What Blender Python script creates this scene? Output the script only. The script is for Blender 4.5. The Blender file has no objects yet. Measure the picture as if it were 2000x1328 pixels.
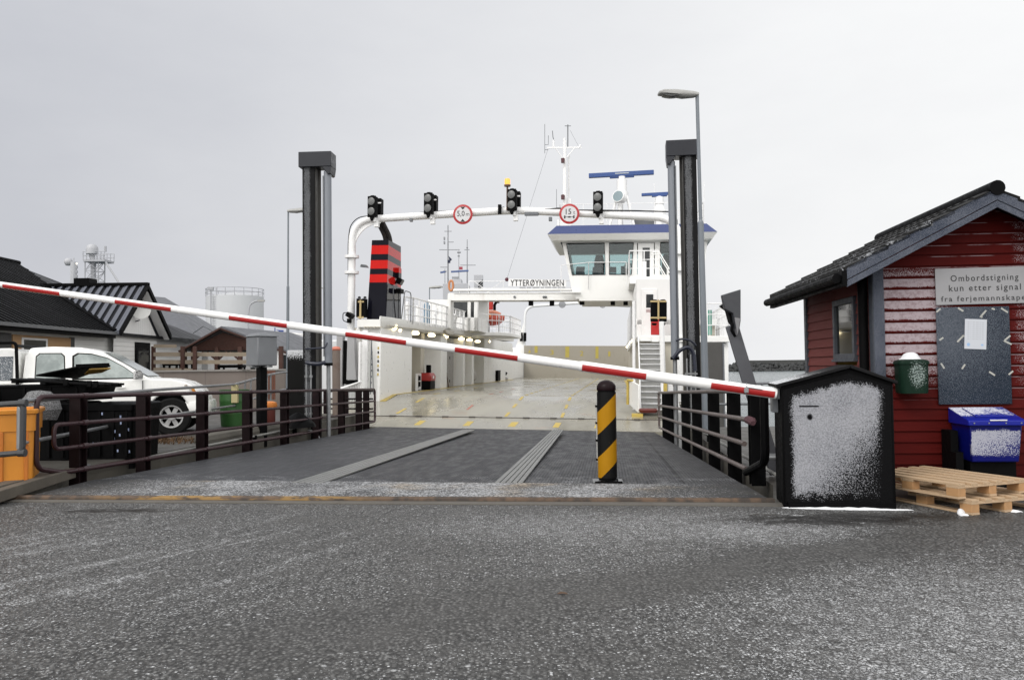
import bpy, bmesh, math, random
from math import sin, cos, pi, atan, radians, sqrt
from mathutils import Vector, Matrix
random.seed(7)
sc = bpy.context.scene
COL = sc.collection
# ------------------------------------------------------------------ camera
V = Vector
FPX = 1600.0                       # focal length in pixels of the 2000 px wide photograph
TH, RO = atan(54/1600), 0.012      # pitch up, slight roll
CAMP = V((0, 0, 1.45))
FW = V((0, cos(TH), sin(TH))); _R0 = V((1, 0, 0)); _U0 = V((0, -sin(TH), cos(TH)))
RT = cos(RO)*_R0 - sin(RO)*_U0; UP = sin(RO)*_R0 + cos(RO)*_U0
cd = bpy.data.cameras.new('camera'); cam = bpy.data.objects.new('camera', cd); COL.objects.link(cam)
cd.sensor_fit = 'HORIZONTAL'; cd.sensor_width = 36.0; cd.lens = 36.0*FPX/2000.0
cd.clip_start = 0.05; cd.clip_end = 9000
cam.matrix_world = Matrix(((RT.x, UP.x, -FW.x, CAMP.x), (RT.y, UP.y, -FW.y, CAMP.y), (RT.z, UP.z, -FW.z, CAMP.z), (0, 0, 0, 1)))
sc.camera = cam
def ray(px, py): return FW + RT*((px-1000)/FPX) - UP*((py-664)/FPX)
def at(px, py, Y):
    d = ray(px, py); return CAMP + d*(Y/d.y)
def onz(px, py, z):
    d = ray(px, py); return CAMP + d*((z-CAMP.z)/d.z)
def onpl(px, py, p0, n):
    d = ray(px, py); return CAMP + d*((p0-CAMP).dot(n)/d.dot(n))
# ------------------------------------------------------------------ exposure, sky, sun
sc.view_settings.view_transform = 'Standard'; sc.view_settings.look = 'None'
sc.view_settings.exposure = 0.0; sc.view_settings.gamma = 1.0
SUN_EL, SUN_AZ = radians(42), radians(222)      # azimuth clockwise from +Y: behind the camera, a little to the left
wd = bpy.data.worlds.new("World"); sc.world = wd; wd.use_nodes = True
def sky_setup():
    nt = wd.node_tree; nt.nodes.clear(); N = nt.nodes.new; Lk = nt.links.new
    out = N('ShaderNodeOutputWorld'); bg = N('ShaderNodeBackground'); Lk(bg.outputs[0], out.inputs[0])
    bg.inputs['Strength'].default_value = 0.1
    sk = N('ShaderNodeTexSky'); sk.sky_type = 'NISHITA'; sk.sun_disc = False
    sk.sun_elevation = SUN_EL; sk.sun_rotation = SUN_AZ; sk.air_density = 2.0; sk.dust_density = 5.0
    tc = N('ShaderNodeTexCoord'); sp = N('ShaderNodeSeparateXYZ'); Lk(tc.outputs['Generated'], sp.inputs[0])
    def mth(op, a, b=None, c=None):
        m = N('ShaderNodeMath'); m.operation = op
        for i, v in enumerate((a, b, c)):
            if v is None: continue
            if isinstance(v, (int, float)): m.inputs[i].default_value = v
            else: Lk(v, m.inputs[i])
        return m.outputs[0]
    X, Y, Z = sp.outputs
    nz = N('ShaderNodeTexNoise'); nz.inputs['Scale'].default_value = 2.2; nz.inputs['Detail'].default_value = 7; nz.inputs['Roughness'].default_value = .58
    mp = N('ShaderNodeMapping'); mp.inputs['Scale'].default_value = (1, 1, 2.6); Lk(tc.outputs['Generated'], mp.inputs[0]); Lk(mp.outputs[0], nz.inputs[0])
    # overcast brightness: thin, bright cloud to the right, thicker cloud to the left; bright cloud behind the viewer
    f = mth('MULTIPLY_ADD', X, 0.95, 0.5)
    f = mth('MULTIPLY_ADD', mth('SUBTRACT', nz.outputs[0], 0.5), 0.52, f)
    f = mth('MULTIPLY_ADD', Z, 0.10, f)
    back = N('ShaderNodeMapRange'); back.interpolation_type = 'SMOOTHSTEP'; Lk(Y, back.inputs[0])
    for i, v in ((1, 0.45), (2, -0.5), (3, 0), (4, 1)): back.inputs[i].default_value = v
    cr = N('ShaderNodeValToRGB'); Lk(f, cr.inputs[0])
    e = cr.color_ramp.elements
    e[0].position = 0.0; e[0].color = (.575, .588, .635, 1); e[1].position = 1.0; e[1].color = (.97, .975, .98, 1)
    m_ = e.new(.5); m_.color = (.770, .778, .805, 1)
    mx = N('ShaderNodeMix'); mx.data_type = 'RGBA'; Lk(back.outputs[0], mx.inputs[0]); Lk(cr.outputs[0], mx.inputs[6]); mx.inputs[7].default_value = (1.95, 1.93, 1.90, 1)
    sc10 = N('ShaderNodeVectorMath'); sc10.operation = 'SCALE'; sc10.inputs['Scale'].default_value = 10.2; Lk(mx.outputs[2], sc10.inputs[0])
    mx2 = N('ShaderNodeMix'); mx2.data_type = 'RGBA'; mx2.inputs[0].default_value = 0.04
    Lk(sc10.outputs[0], mx2.inputs[6]); Lk(sk.outputs[0], mx2.inputs[7]); Lk(mx2.outputs[2], bg.inputs[0])
sky_setup()
sd = bpy.data.lights.new('sun', 'SUN'); sd.energy = 1.5; sd.angle = radians(22); sd.color = (1, .97, .93)
sun = bpy.data.objects.new('sun', sd); COL.objects.link(sun)
_s = V((sin(SUN_AZ)*cos(SUN_EL), cos(SUN_AZ)*cos(SUN_EL), sin(SUN_EL)))
sun.rotation_euler = _s.to_track_quat('Z', 'Y').to_euler()
# ------------------------------------------------------------------ materials
class NT:
    def __init__(s, name):
        s.mat = bpy.data.materials.new(name); s.mat.use_nodes = True
        s.nt = s.mat.node_tree; s.b = s.nt.nodes['Principled BSDF']; s.out = s.nt.nodes['Material Output']
        s._c = {}
    def N(s, t): return s.nt.nodes.new(t)
    def L(s, a, b): s.nt.links.new(a, b)
    def put(s, sock, v):
        if v is None: return
        if isinstance(v, (int, float)): sock.default_value = v
        elif isinstance(v, (tuple, list)): sock.default_value = tuple(v) + ((1,) if len(v) == 3 and len(sock.default_value) == 4 else ())
        else: s.L(v, sock)
    def co(s, kind='Object'):
        if kind not in s._c: s._c[kind] = s.N('ShaderNodeTexCoord').outputs[kind]
        return s._c[kind]
    def map(s, vec, scale=(1, 1, 1), rot=(0, 0, 0), loc=(0, 0, 0)):
        m = s.N('ShaderNodeMapping'); s.L(vec, m.inputs[0]); m.inputs['Scale'].default_value = scale; m.inputs['Rotation'].default_value = rot; m.inputs['Location'].default_value = loc
        return m.outputs[0]
    def noise(s, scale, detail=4, rough=.55, vec=None, dist=0):
        n = s.N('ShaderNodeTexNoise'); s.L(vec or s.co(), n.inputs[0]); n.inputs['Scale'].default_value = scale; n.inputs['Detail'].default_value = detail; n.inputs['Roughness'].default_value = rough; n.inputs['Distortion'].default_value = dist
        return n.outputs[0]
    def vor(s, scale, vec=None, rnd=1):
        n = s.N('ShaderNodeTexVoronoi'); s.L(vec or s.co(), n.inputs['Vector']); n.inputs['Scale'].default_value = scale; n.inputs['Randomness'].default_value = rnd
        return n.outputs['Distance'], s.sep(n.outputs['Color'])[0]
    def sep(s, vec):
        n = s.N('ShaderNodeSeparateXYZ'); s.L(vec, n.inputs[0]); return n.outputs[0], n.outputs[1], n.outputs[2]
    def m(s, op, a, b=None, c=None, clamp=False):
        n = s.N('ShaderNodeMath'); n.operation = op; n.use_clamp = clamp
        for i, v in enumerate((a, b, c)):
            if v is not None: s.put(n.inputs[i], v)
        return n.outputs[0]
    def ss(s, v, lo, hi, a=0., b=1.):
        n = s.N('ShaderNodeMapRange'); n.interpolation_type = 'SMOOTHSTEP'; s.put(n.inputs[0], v)
        for i, x in ((1, lo), (2, hi), (3, a), (4, b)): s.put(n.inputs[i], x)
        return n.outputs[0]
    def band(s, v, lo, hi, w): return s.m('MULTIPLY', s.ss(v, lo-w, lo+w), s.ss(v, hi+w, hi-w))
    def ell(s, cx, cy, rx, ry, soft=.5, X=None, Y=None):
        if X is None: X, Y, _ = s.sep(s.co())
        a = s.m('DIVIDE', s.m('SUBTRACT', X, cx), rx); b = s.m('DIVIDE', s.m('SUBTRACT', Y, cy), ry)
        d = s.m('SQRT', s.m('ADD', s.m('MULTIPLY', a, a), s.m('MULTIPLY', b, b)))
        return s.ss(d, 1+soft, 1-soft)
    def mix(s, f, a, b):
        n = s.N('ShaderNodeMix'); n.data_type = 'RGBA'; s.put(n.inputs[0], f); s.put(n.inputs[6], a); s.put(n.inputs[7], b); return n.outputs[2]
    def bump(s, h, strength=.3, dist=.01):
        n = s.N('ShaderNodeBump'); n.inputs['Strength'].default_value = strength; n.inputs['Distance'].default_value = dist; s.L(h, n.inputs['Height']); s.L(n.outputs[0], s.b.inputs['Normal'])
    def fin(s, col=None, rough=None, metal=None, spec=None):
        s.put(s.b.inputs['Base Color'], col); s.put(s.b.inputs['Roughness'], rough); s.put(s.b.inputs['Metallic'], metal); s.put(s.b.inputs['Specular IOR Level'], spec)
        return s.mat
def hsl(c, k): return tuple(min(1, x*k) for x in c)
def paint(name, col, rough=.45, var=.18, vs=3., metal=0., bump=.15, bs=35., dirt=None, da=.5, ds=2.5, spec=.5, streak=False):
    """coated or bare surface: soft tone variation, optional grime/rust patches, fine bump"""
    t = NT(name); f = t.noise(vs, 5)
    mx_, mn_ = max(col), min(col); k_ = 1. if mn_ > .5 else (.70 if mx_-mn_ < .6*mx_ or mx_ < .2 else .88)   # calibrated against the photograph's mid tones
    col = hsl(col, k_); spec = min(spec, .12) if mx_ < .02 else spec
    if dirt: dirt = hsl(dirt, .75)
    c = t.mix(f, hsl(col, 1-var), hsl(col, 1+var))
    if dirt:
        vec = t.map(t.co(), (1, 1, .12)) if streak else t.co()
        d = t.ss(t.noise(ds, 7, .62, vec), .56, .78, 0, da)
        c = t.mix(d, c, dirt)
    t.bump(t.noise(bs, 3), bump, .004)
    return t.fin(c, t.ss(t.noise(vs*4, 3), .3, .7, max(.03, rough-.08), min(1, rough+.1)), metal, spec)
SNOW = (.74, .76, .79)
def grains(t, dens, s1=55., s2=120., vec=None):
    """0..1 field of wind-blown snow grains, more of them where dens is higher"""
    d1, r1 = t.vor(s1, vec); d2, r2 = t.vor(s2, vec)
    a = t.m('MULTIPLY', t.ss(d1, .5, .22), t.m('LESS_THAN', r1, dens))
    b = t.m('MULTIPLY', t.ss(d2, .55, .25), t.m('LESS_THAN', r2, dens))
    return t.m('MAXIMUM', a, b)
def crust(t, D, s=80.):
    """wind-packed snow: a crust that breaks up into grains where the density falls"""
    n = t.ss(t.noise(s, 3, .75), .30, .70)
    return t.m('MULTIPLY', t.ss(t.m('SUBTRACT', D, n), -.10, .12), t.ss(D, .0, .06))
def frost(name, col, dens_fn, rough=.5, s1=70., s2=150., var=.15, snow=SNOW, metal=0., body=.0, spec=.08):
    t = NT(name); col = hsl(col, .68); snow = hsl(snow, .72); c = t.mix(t.noise(4, 4), hsl(col, 1-var), hsl(col, 1+var))
    D = dens_fn(t); g = crust(t, D, s1)
    t.bump(g, .5, .006)
    return t.fin(t.mix(g, c, snow), t.mix(g, (rough,)*3, (.9,)*3), metal, spec)
# ------------------------------------------------------------------ mesh helpers
class MB:
    def __init__(s, M=None): s.v = []; s.f = []; s.mi = []; s.M = M
    def add(s, vs, fs, m=0):
        o = len(s.v)
        for p in vs:
            p = V(p); s.v.append(s.M @ p if s.M else p)
        for f in fs: s.f.append([i+o for i in f]); s.mi.append(m)
        return s
    def bx(s, x0, x1, y0, y1, z0, z1, m=0):
        return s.add([(x, y, z) for x in (x0, x1) for y in (y0, y1) for z in (z0, z1)],
                     [(0, 1, 3, 2), (4, 6, 7, 5), (0, 4, 5, 1), (2, 3, 7, 6), (0, 2, 6, 4), (1, 5, 7, 3)], m)
    def box(s, c, size, rot=None, m=0):
        c = V(c); h = V(size)*.5; vs = []
        for x in (-1, 1):
            for y in (-1, 1):
                for z in (-1, 1):
                    p = V((x*h.x, y*h.y, z*h.z)); vs.append(c + (rot @ p if rot else p))
        return s.add(vs, [(0, 1, 3, 2), (4, 6, 7, 5), (0, 4, 5, 1), (2, 3, 7, 6), (0, 2, 6, 4), (1, 5, 7, 3)], m)
    def beam(s, a, b, w, h, up=(0, 0, 1), m=0):
        a, b = V(a), V(b); d = (b-a).normalized(); x = d.cross(V(up)).normalized(); u = x.cross(d)
        vs = [p + x*(w*.5*i) + u*(h*.5*j) for p in (a, b) for i, j in ((-1, -1), (1, -1), (1, 1), (-1, 1))]
        return s.add(vs, [(3, 2, 1, 0), (4, 5, 6, 7), (0, 1, 5, 4), (1, 2, 6, 5), (2, 3, 7, 6), (3, 0, 4, 7)], m)
    def cyl(s, a, b, r, r2=None, n=12, m=0, cap=True):
        a, b = V(a), V(b); r2 = r if r2 is None else r2; d = (b-a).normalized()
        x = d.orthogonal().normalized(); y = d.cross(x); vs = []
        for p, q in ((a, r), (b, r2)):
            vs += [p + (x*cos(2*pi*i/n) + y*sin(2*pi*i/n))*q for i in range(n)]
        fs = [(i, (i+1) % n, n+(i+1) % n, n+i) for i in range(n)]
        if cap: fs += [tuple(range(n-1, -1, -1)), tuple(range(n, 2*n))]
        return s.add(vs, fs, m)
    def tube(s, pts, r, n=8, m=0, cap=True):
        pts = [V(p) for p in pts]; k = len(pts); vs = []; x = None
        rs = r if isinstance(r, (list, tuple)) else [r]*k
        for i, p in enumerate(pts):
            d = ((pts[min(i+1, k-1)] - p).normalized() + (p - pts[max(i-1, 0)]).normalized())
            d = d.normalized() if d.length > 1e-6 else V((0, 0, 1))
            x = d.orthogonal().normalized() if x is None else (x - d*x.dot(d)).normalized()
            y = d.cross(x); vs += [p + (x*cos(2*pi*j/n) + y*sin(2*pi*j/n))*rs[i] for j in range(n)]
        fs = [(i*n+j, i*n+(j+1) % n, (i+1)*n+(j+1) % n, (i+1)*n+j) for i in range(k-1) for j in range(n)]
        if cap: fs += [tuple(range(n-1, -1, -1)), tuple(range((k-1)*n, k*n))]
        return s.add(vs, fs, m)
    def prism(s, poly, vec, m=0, m2=None):
        poly = [V(p) for p in poly]; vec = V(vec); n = len(poly); m2 = m if m2 is None else m2
        s.add(poly + [p+vec for p in poly], [], m); o = len(s.v)-2*n
        s.f.append([o+i for i in range(n-1, -1, -1)]); s.mi.append(m)
        s.f.append([o+n+i for i in range(n)]); s.mi.append(m)
        for i in range(n): s.f.append([o+i, o+(i+1) % n, o+n+(i+1) % n, o+n+i]); s.mi.append(m2)
        return s
    def poly(s, pts, m=0): return s.add(pts, [tuple(range(len(pts)))], m)
    def loft(s, rings, m=0, cap=True, closed=True):
        n = len(rings[0]); vs = [p for r in rings for p in r]
        fs = [(i*n+j, i*n+(j+1) % n, (i+1)*n+(j+1) % n, (i+1)*n+j) for i in range(len(rings)-1) for j in range(n if closed else n-1)]
        if cap: fs += [tuple(range(n-1, -1, -1)), tuple(range((len(rings)-1)*n, len(rings)*n))]
        return s.add(vs, fs, m)
    def lathe(s, prof, c=(0, 0, 0), n=20, m=0, M=None, cap=True):
        c = V(c); rings = []
        for r, z in prof:
            ring = [V((r*cos(2*pi*i/n), r*sin(2*pi*i/n), z)) for i in range(n)]
            rings.append([(M @ p if M else p) + c for p in ring])
        return s.loft(rings, m, cap)
    def ball(s, c, r, n=12, m=0, sz=1.):
        return s.lathe([(max(.001, r*sin(pi*i/n)), -r*sz*cos(pi*i/n)) for i in range(n+1)], c, n+4, m)
    def build(s, name, mats, parent=None, smooth=True, bevel=0., ang=35, seg=2, link=True):
        me = bpy.data.meshes.new(name); me.from_pydata([tuple(p) for p in s.v], [], s.f)
        if not isinstance(mats, (list, tuple)): mats = [mats]
        for mt in mats: me.materials.append(mt)
        me.polygons.foreach_set('material_index', s.mi)
        bm = bmesh.new(); bm.from_mesh(me); bmesh.ops.recalc_face_normals(bm, faces=bm.faces); bm.to_mesh(me); bm.free()
        if smooth:
            me.polygons.foreach_set('use_smooth', [True]*len(me.polygons)); me.set_sharp_from_angle(angle=radians(ang))
        o = bpy.data.objects.new(name, me); COL.objects.link(o)
        if parent: o.parent = parent
        if bevel:
            b = o.modifiers.new('bevel', 'BEVEL'); b.width = bevel; b.segments = seg; b.limit_method = 'ANGLE'; b.angle_limit = radians(40); b.harden_normals = False
        return o
def fil(pts, r, n=5):
    """round the inner corners of a polyline"""
    pts = [V(p) for p in pts]; out = [pts[0]]
    for i in range(1, len(pts)-1):
        a, p, b = pts[i-1], pts[i], pts[i+1]; u = (a-p); w = (b-p); k = min(r, u.length*.48, w.length*.48)
        A = p + u.normalized()*k; B = p + w.normalized()*k
        for j in range(n+1):
            q = j/n; out.append(A*(1-q)**2 + p*(2*q*(1-q)) + B*q*q)
    out.append(pts[-1]); return out
def tag(o, label=None, cat=None, group=None, kind=None):
    for k, v in (('label', label), ('category', cat), ('group', group), ('kind', kind)):
        if v: o[k] = v
    return o
def thing(name, label, cat, loc=(0, 0, 0), rz=0., group=None, M=None):
    o = bpy.data.objects.new(name, None); COL.objects.link(o); o.empty_display_size = .3
    if M is not None: o.matrix_basis = M
    else: o.location = loc; o.rotation_euler = (0, 0, rz)
    return tag(o, label, cat, group)
def inv(o): return o.matrix_basis.inverted()
def dup(o, M=None, label=None, parent=None):
    c = o.copy(); COL.objects.link(c)
    if parent: c.parent = parent
    if M is not None: c.matrix_basis = M
    if label: c['label'] = label
    for ch in o.children: dup(ch, parent=c)
    return c
def text(name, body, mat, parent, M, height=None, width=None, depth=.003, spacing=1.0, align='LEFT', bold=0.):
    cu = bpy.data.curves.new(name, 'FONT'); cu.body = body; cu.size = 1; cu.align_x = align; cu.space_character = spacing; cu.extrude = 0; cu.offset = bold; cu.resolution_u = 3
    o = bpy.data.objects.new(name, cu); COL.objects.link(o)
    dg = bpy.context.evaluated_depsgraph_get(); me = bpy.data.meshes.new_from_object(o.evaluated_get(dg))
    bpy.data.objects.remove(o); bpy.data.curves.remove(cu)
    xs = [v.co.x for v in me.vertices]; ys = [v.co.y for v in me.vertices]; x0, x1, y0, y1 = min(xs), max(xs), min(ys), max(ys)
    sy = height/(y1-y0) if height else 1; sx = width/(x1-x0) if width else sy
    if not height: sy = sx
    cx = {'LEFT': x0, 'CENTER': (x0+x1)/2, 'RIGHT': x1}[align]
    for v in me.vertices: v.co = M @ V(((v.co.x-cx)*sx, (v.co.y-y0)*sy, 0))
    me.materials.clear(); me.materials.append(mat)
    r = bpy.data.objects.new(name, me); COL.objects.link(r); r.parent = parent
    return r
def frame(o, x, y, z): # matrix from origin and axes
    x, y, z = V(x), V(y), V(z)
    return Matrix(((x.x, y.x, z.x, o[0]), (x.y, y.y, z.y, o[1]), (x.z, y.z, z.z, o[2]), (0, 0, 0, 1)))
# common paints
W_PAINT = paint('white_ship_paint', (.72, .72, .705), .35, .05, 1.2, dirt=(.46, .36, .25), da=.40, ds=1.6, streak=True)
W_CLEAN = paint('white_paint', (.73, .73, .73), .3, .04, 2)
BLACK = paint('black_paint', (.0045, .0045, .005), .5, .3, 5, spec=.05)
BLACKP = paint('black_plastic', (.0040, .0040, .0045), .55, .3, 5, spec=.05)
GALV = paint('galvanised_steel', (.34, .35, .36), .42, .22, 9, metal=.6, dirt=(.2, .17, .14), da=.4)
GREYP = paint('grey_steel_paint', (.16, .17, .185), .42, .12, 4)
LAMPGL = paint('lamp_lens', (.17, .175, .175), .3, .12, 8, spec=.35)
RUST = paint('rusty_steel', (.19, .075, .035), .8, .35, 6, dirt=(.06, .03, .02), da=.8)
DARKGL = paint('dark_glass', (.02, .024, .026), .06, .1, 1, bump=0)
CONC = paint('concrete', (.27, .255, .225), .85, .2, 2.2, bump=.5, bs=60, dirt=(.11, .1, .085), da=.7, ds=1.7)
RUBBER = paint('rubber', (.010, .010, .010), .75, .3, 8, spec=.15)
def emit(name, col, s):
    t = NT(name); t.fin((.8, .8, .75), .3); t.put(t.b.inputs['Emission Color'], col); t.b.inputs['Emission Strength'].default_value = s; return t.mat
LIT = emit('lit_lamp', (1, .84, .5), 4.0)
# ================================================================== GROUND, SEA, RAMP
def ground_mat():
    t = NT('snow_dusted_asphalt'); X, Y, Z = t.sep(t.co())
    big = t.noise(.45, 4); mid = t.noise(2.2, 5); fine = t.noise(55, 4, .7)
    vs_ = t.map(t.co(), (1, .8, 1)); da_, ra_ = t.vor(43, vs_); db_, rb_ = t.vor(95, vs_)
    base = t.mix(t.ss(fine, .3, .7), (.057, .0565, .056), (.100, .0995, .098))
    base = t.mix(t.m('MULTIPLY', t.ss(ra_, .15, .9), t.ss(da_, .52, .22, 0, .85)), base, (.235, .235, .233))     # pale stone tops
    base = t.mix(t.m('MULTIPLY', t.ss(rb_, .55, 1.), t.ss(db_, .5, .25, 0, .7)), base, (0.1728, 0.1728, 0.1692))
    base = t.mix(t.ss(da_, .50, .72, 0, .6), base, (.017, .017, .017))                                          # gaps between stones
    base = t.mix(t.ss(mid, .42, .7, 0, .45), base, (.090, .0885, .086))
    # snow density: thin everywhere, blown into patches, wiped off along the wheel paths
    D = t.m('MULTIPLY_ADD', t.ss(big, .30, .72), .14, .05)
    for cx, cy, rx, ry, k in ((3.1, 4.2, 1.9, 1.5, .74), (1.1, 7.5, 1.7, .70, .50), (2.2, 7.1, .6, .45, .35), (-4.2, 6.6, 1.6, 1.2, .10), (2.9, 3.1, 1.6, .9, .25), (.8, 6.3, 1.0, .5, .12)):
        D = t.m('MULTIPLY_ADD', t.ell(cx, cy, rx, ry, .55, X, Y), k, D)
    wob = t.m('MULTIPLY_ADD', t.noise(.7, 2), .9, -.45)
    # a wheel path wiped almost clean, swinging across the foreground
    lin = t.m('SUBTRACT', t.m('SUBTRACT', Y, t.m('MULTIPLY_ADD', X, .50, 5.12)), t.m('MULTIPLY', wob, .45))
    for off, w, k in ((0., .34, .26), (-1.35, .34, .08)):
        track = t.m('MULTIPLY', t.ss(t.m('ABSOLUTE', t.m('SUBTRACT', lin, off)), w*1.9, w*.2), t.ss(X, -2.2, -.6))
        D = t.m('SUBTRACT', D, t.m('MULTIPLY', track, k))
        base = t.mix(t.m('MULTIPLY', track,   .22 if off == 0 else .12), base, (.083, .081, .079))
    # snow pressed into thin streaks by tyres heading for the ramp, at the left
    q = t.m('MULTIPLY_ADD', X, .86, t.m('MULTIPLY', Y, -.51)); cq = t.N('ShaderNodeCombineXYZ'); t.put(cq.inputs[0], q); t.put(cq.inputs[1], t.m('MULTIPLY', Y, .12))
    sk_ = t.ss(t.noise(5.5, 4, .6, cq.outputs[0]), .50, .66); lft = t.ell(-3.9, 6.6, 2.6, 2.0, .45, X, Y)
    D = t.m('MULTIPLY_ADD', t.m('MULTIPLY', sk_, lft), .55, D)
    D = t.m('MULTIPLY', D, t.ss(t.noise(7, 4, .65), .22, .60, .35, 1.2))
    # damp patch by the barrier
    wet = t.m('MULTIPLY', t.ell(3.2, t.m('MULTIPLY_ADD', t.noise(1.6, 4), .5, 7.45), 1.1, .24, .6, X, Y), t.ss(mid, .25, .5, .35, 1))
    wet2 = t.m('MULTIPLY', t.ell(-4.1, t.m('MULTIPLY_ADD', t.noise(2.5, 4), .4, 8.46), .6, .10, .6, X, Y), t.ss(t.noise(7, 5), .40, .52))
    wet = t.m('MULTIPLY', t.m('MAXIMUM', wet, wet2), t.ss(t.noise(5, 5, .65), .34, .5, .15, 1))
    D = t.m('SUBTRACT', D, t.m('MULTIPLY', wet, .8))
    pud = t.m('MULTIPLY', t.m('MAXIMUM', t.ell(2.42, 7.98, .16, .05, .25, X, Y), t.ell(2.72, 7.93, .08, .035, .3, X, Y)), t.ss(t.noise(9, 3), .35, .45))
    base = t.mix(wet, base, (0.0175, 0.0165, 0.0155))
    g = grains(t, D, 48, 105)
    d3, r3 = t.vor(17); flakes = t.m('MULTIPLY', t.ss(d3, .36, .2), t.m('LESS_THAN', r3, t.m('MULTIPLY', D, .16)))
    d4, r4 = t.vor(230); pin = t.m('MULTIPLY', t.ss(d4, .5, .2), t.m('LESS_THAN', r4, t.m('MULTIPLY_ADD', D, .35, .03)))
    g2 = t.m('MAXIMUM', g, flakes)
    lev = t.m('MULTIPLY', t.ss(r3, 0, 1, .45, .95), g2)
    c = t.mix(t.m('MULTIPLY', pin, .35), base, (0.35, 0.35, 0.35)); c = t.mix(lev, c, (.60, .61, .625))
    slush = t.m('MULTIPLY', t.ss(D, .3, .95), .12); c = t.mix(slush, c, (0.252, 0.255, 0.258))
    h = t.m('ADD', t.m('MULTIPLY_ADD', da_, -1.1, t.m('MULTIPLY', fine, .5)), t.m('MULTIPLY', g2, .4))
    t.bump(h, .9, .022)
    return t.fin(t.mix(pud, c, (.012, .012, .012)), t.mix(pud, t.mix(wet, t.mix(g2, (.50,)*3, (.8,)*3), (.30,)*3), (.02,)*3), 0, t.ss(pud, 0, 1, .12, 1.0))
ASPH = ground_mat()
QUAY = paint('wet_quay_concrete', (.078, .073, .064), .55, .3, .9, bump=.6, bs=45, dirt=(.05, .045, .04), da=.8, ds=.9)
RL0, RL1 = V((-5.65, 11.10, 0)), V((-4.05, 24.9, -.29))      # ramp edge lines: shore end, ship end
RR0, RR1 = V((2.78, 9.91, 0)), V((4.10, 23.9, -.47))
def rl(k, dz=0, dx=0): return RL0.lerp(RL1, k) + V((dx, 0, dz))
def rr(k, dz=0, dx=0): return RR0.lerp(RR1, k) + V((dx, 0, dz))
KL, KR = V((-5.62, 9.42, 0)), V((2.69, 8.55, 0))
mb = MB(); zz = 0.0
gl = [V((rl(k).x-.42, rl(k).y, 0)) for k in (0, .4, 1)]; gr_ = [V((rr(k).x+.34, rr(k).y, 0)) for k in (0, .35, .72)]
mb.poly([(-90, -40, 0), (90, -40, 0), (90, 8.0, 0), KR, KL, (-90, 9.42, 0)], 0)
QZ = .12   # the left quay is one step higher
qf = [V((-90, 9.1, QZ)), V((-5.78, 9.1, QZ)), V((-5.92, 10.7, QZ)), gl[0]+V((-.06, .1, QZ)), gl[1]+V((0, 0, QZ)), V((gl[2].x, 24.6, QZ)), V((-7.0, 25.2, QZ)), V((-8.2, 75, QZ)), V((-90, 75, QZ))]
mb.poly(qf, 1)
mb.poly([KR, (90, 8.0, 0), (90, 19.3, 0), (gr_[2].x, 19.3, 0), gr_[1], gr_[0]], 1)
edge = qf[:-1]
for a, b in zip(edge, edge[1:]): mb.poly([a, b, b-V((0, 0, 3.4)), a-V((0, 0, 3.4))], 2)
edge = [KR, gr_[0], gr_[1], V((gr_[2].x, 19.3, 0)), V((90, 19.3, 0))]
for a, b in zip(edge, edge[1:]): mb.poly([a, b, b-V((0, 0, 3.4)), a-V((0, 0, 3.4))], 2)
mb.poly([KL, KR, KR-V((0, 0, 3.4)), KL-V((0, 0, 3.4))], 2)
tag(mb.build('ground', [ASPH, QUAY, paint('quay_wall', (.13, .12, .10), .85, .3, 1.2, bump=.5, dirt=(.05, .045, .035), da=.8, streak=True)], smooth=False), kind='structure')

def water_mat():
    t = NT('sea_water'); n = t.noise(.35, 6, .6, t.map(t.co(), (.55, 1.6, 1), (0, 0, .35))); n2 = t.noise(2.2, 4, .6, t.map(t.co(), (.6, 1.5, 1), (0, 0, .3)))
    t.bump(t.m('MULTIPLY_ADD', n2, .35, n), .9, .5)
    return t.fin(t.mix(t.ss(n, .35, .7), (.030, .050, .055), (.085, .115, .12)), .16, 0, .45)
tag(MB().poly([(-4000, -60, -2.5), (4000, -60, -2.5), (6000, 7000, -2.5), (-6000, 7000, -2.5)]).build('sea', water_mat(), smooth=False), kind='structure')

# ---- kerb: concrete strip and worn yellow steel rail in front of the ramp
kd = (KR-KL).normalized(); kn = V((-kd.y, kd.x, 0))
mb = MB(); a, b = KL - kd*.5, KR + kd*.12
mb.prism([a+kn*.0+V((0, 0, -.05)), a-kn*.13+V((0, 0, -.05)), a-kn*.13+V((0, 0, .012)), a+V((0, 0, .022))], b-a)
KERBM = paint('kerb_concrete', (.13, .12, .105), .7, .3, 3, bump=.5, dirt=(.07, .05, .03), da=.8, ds=4)
tag(mb.build('kerb', KERBM), kind='structure')
def rail_mat():
    t = NT('worn_yellow_rail'); X, Y, Z = t.sep(t.co())
    n = t.noise(3, 6, .7, t.map(t.co(), (1, 4, 4)))
    yel = t.m('MULTIPLY', t.band(X, -2.9, -.2, .5), t.ss(n, .44, .56))
    c = t.mix(t.ss(t.noise(9, 5), .35, .65), (.025, .017, .012), (.085, .05, .028))
    t.bump(n, .3, .01); return t.fin(t.mix(yel, c, (.21, .12, .03)), .6, 0)
TRX = thing('loading_ramp', 'grey ribbed steel loading ramp leading down from the quay to the ferry', 'ramp', (-1.4, 10.5, 0), radians(-6.6))
Mi = inv(TRX)
mb = MB(Mi); mb.tube([KL+V((-.3, .03, .03)), KR+V((.02, .03, .03))], .034, 10); mb.build('edge_rail', rail_mat(), TRX)
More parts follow.
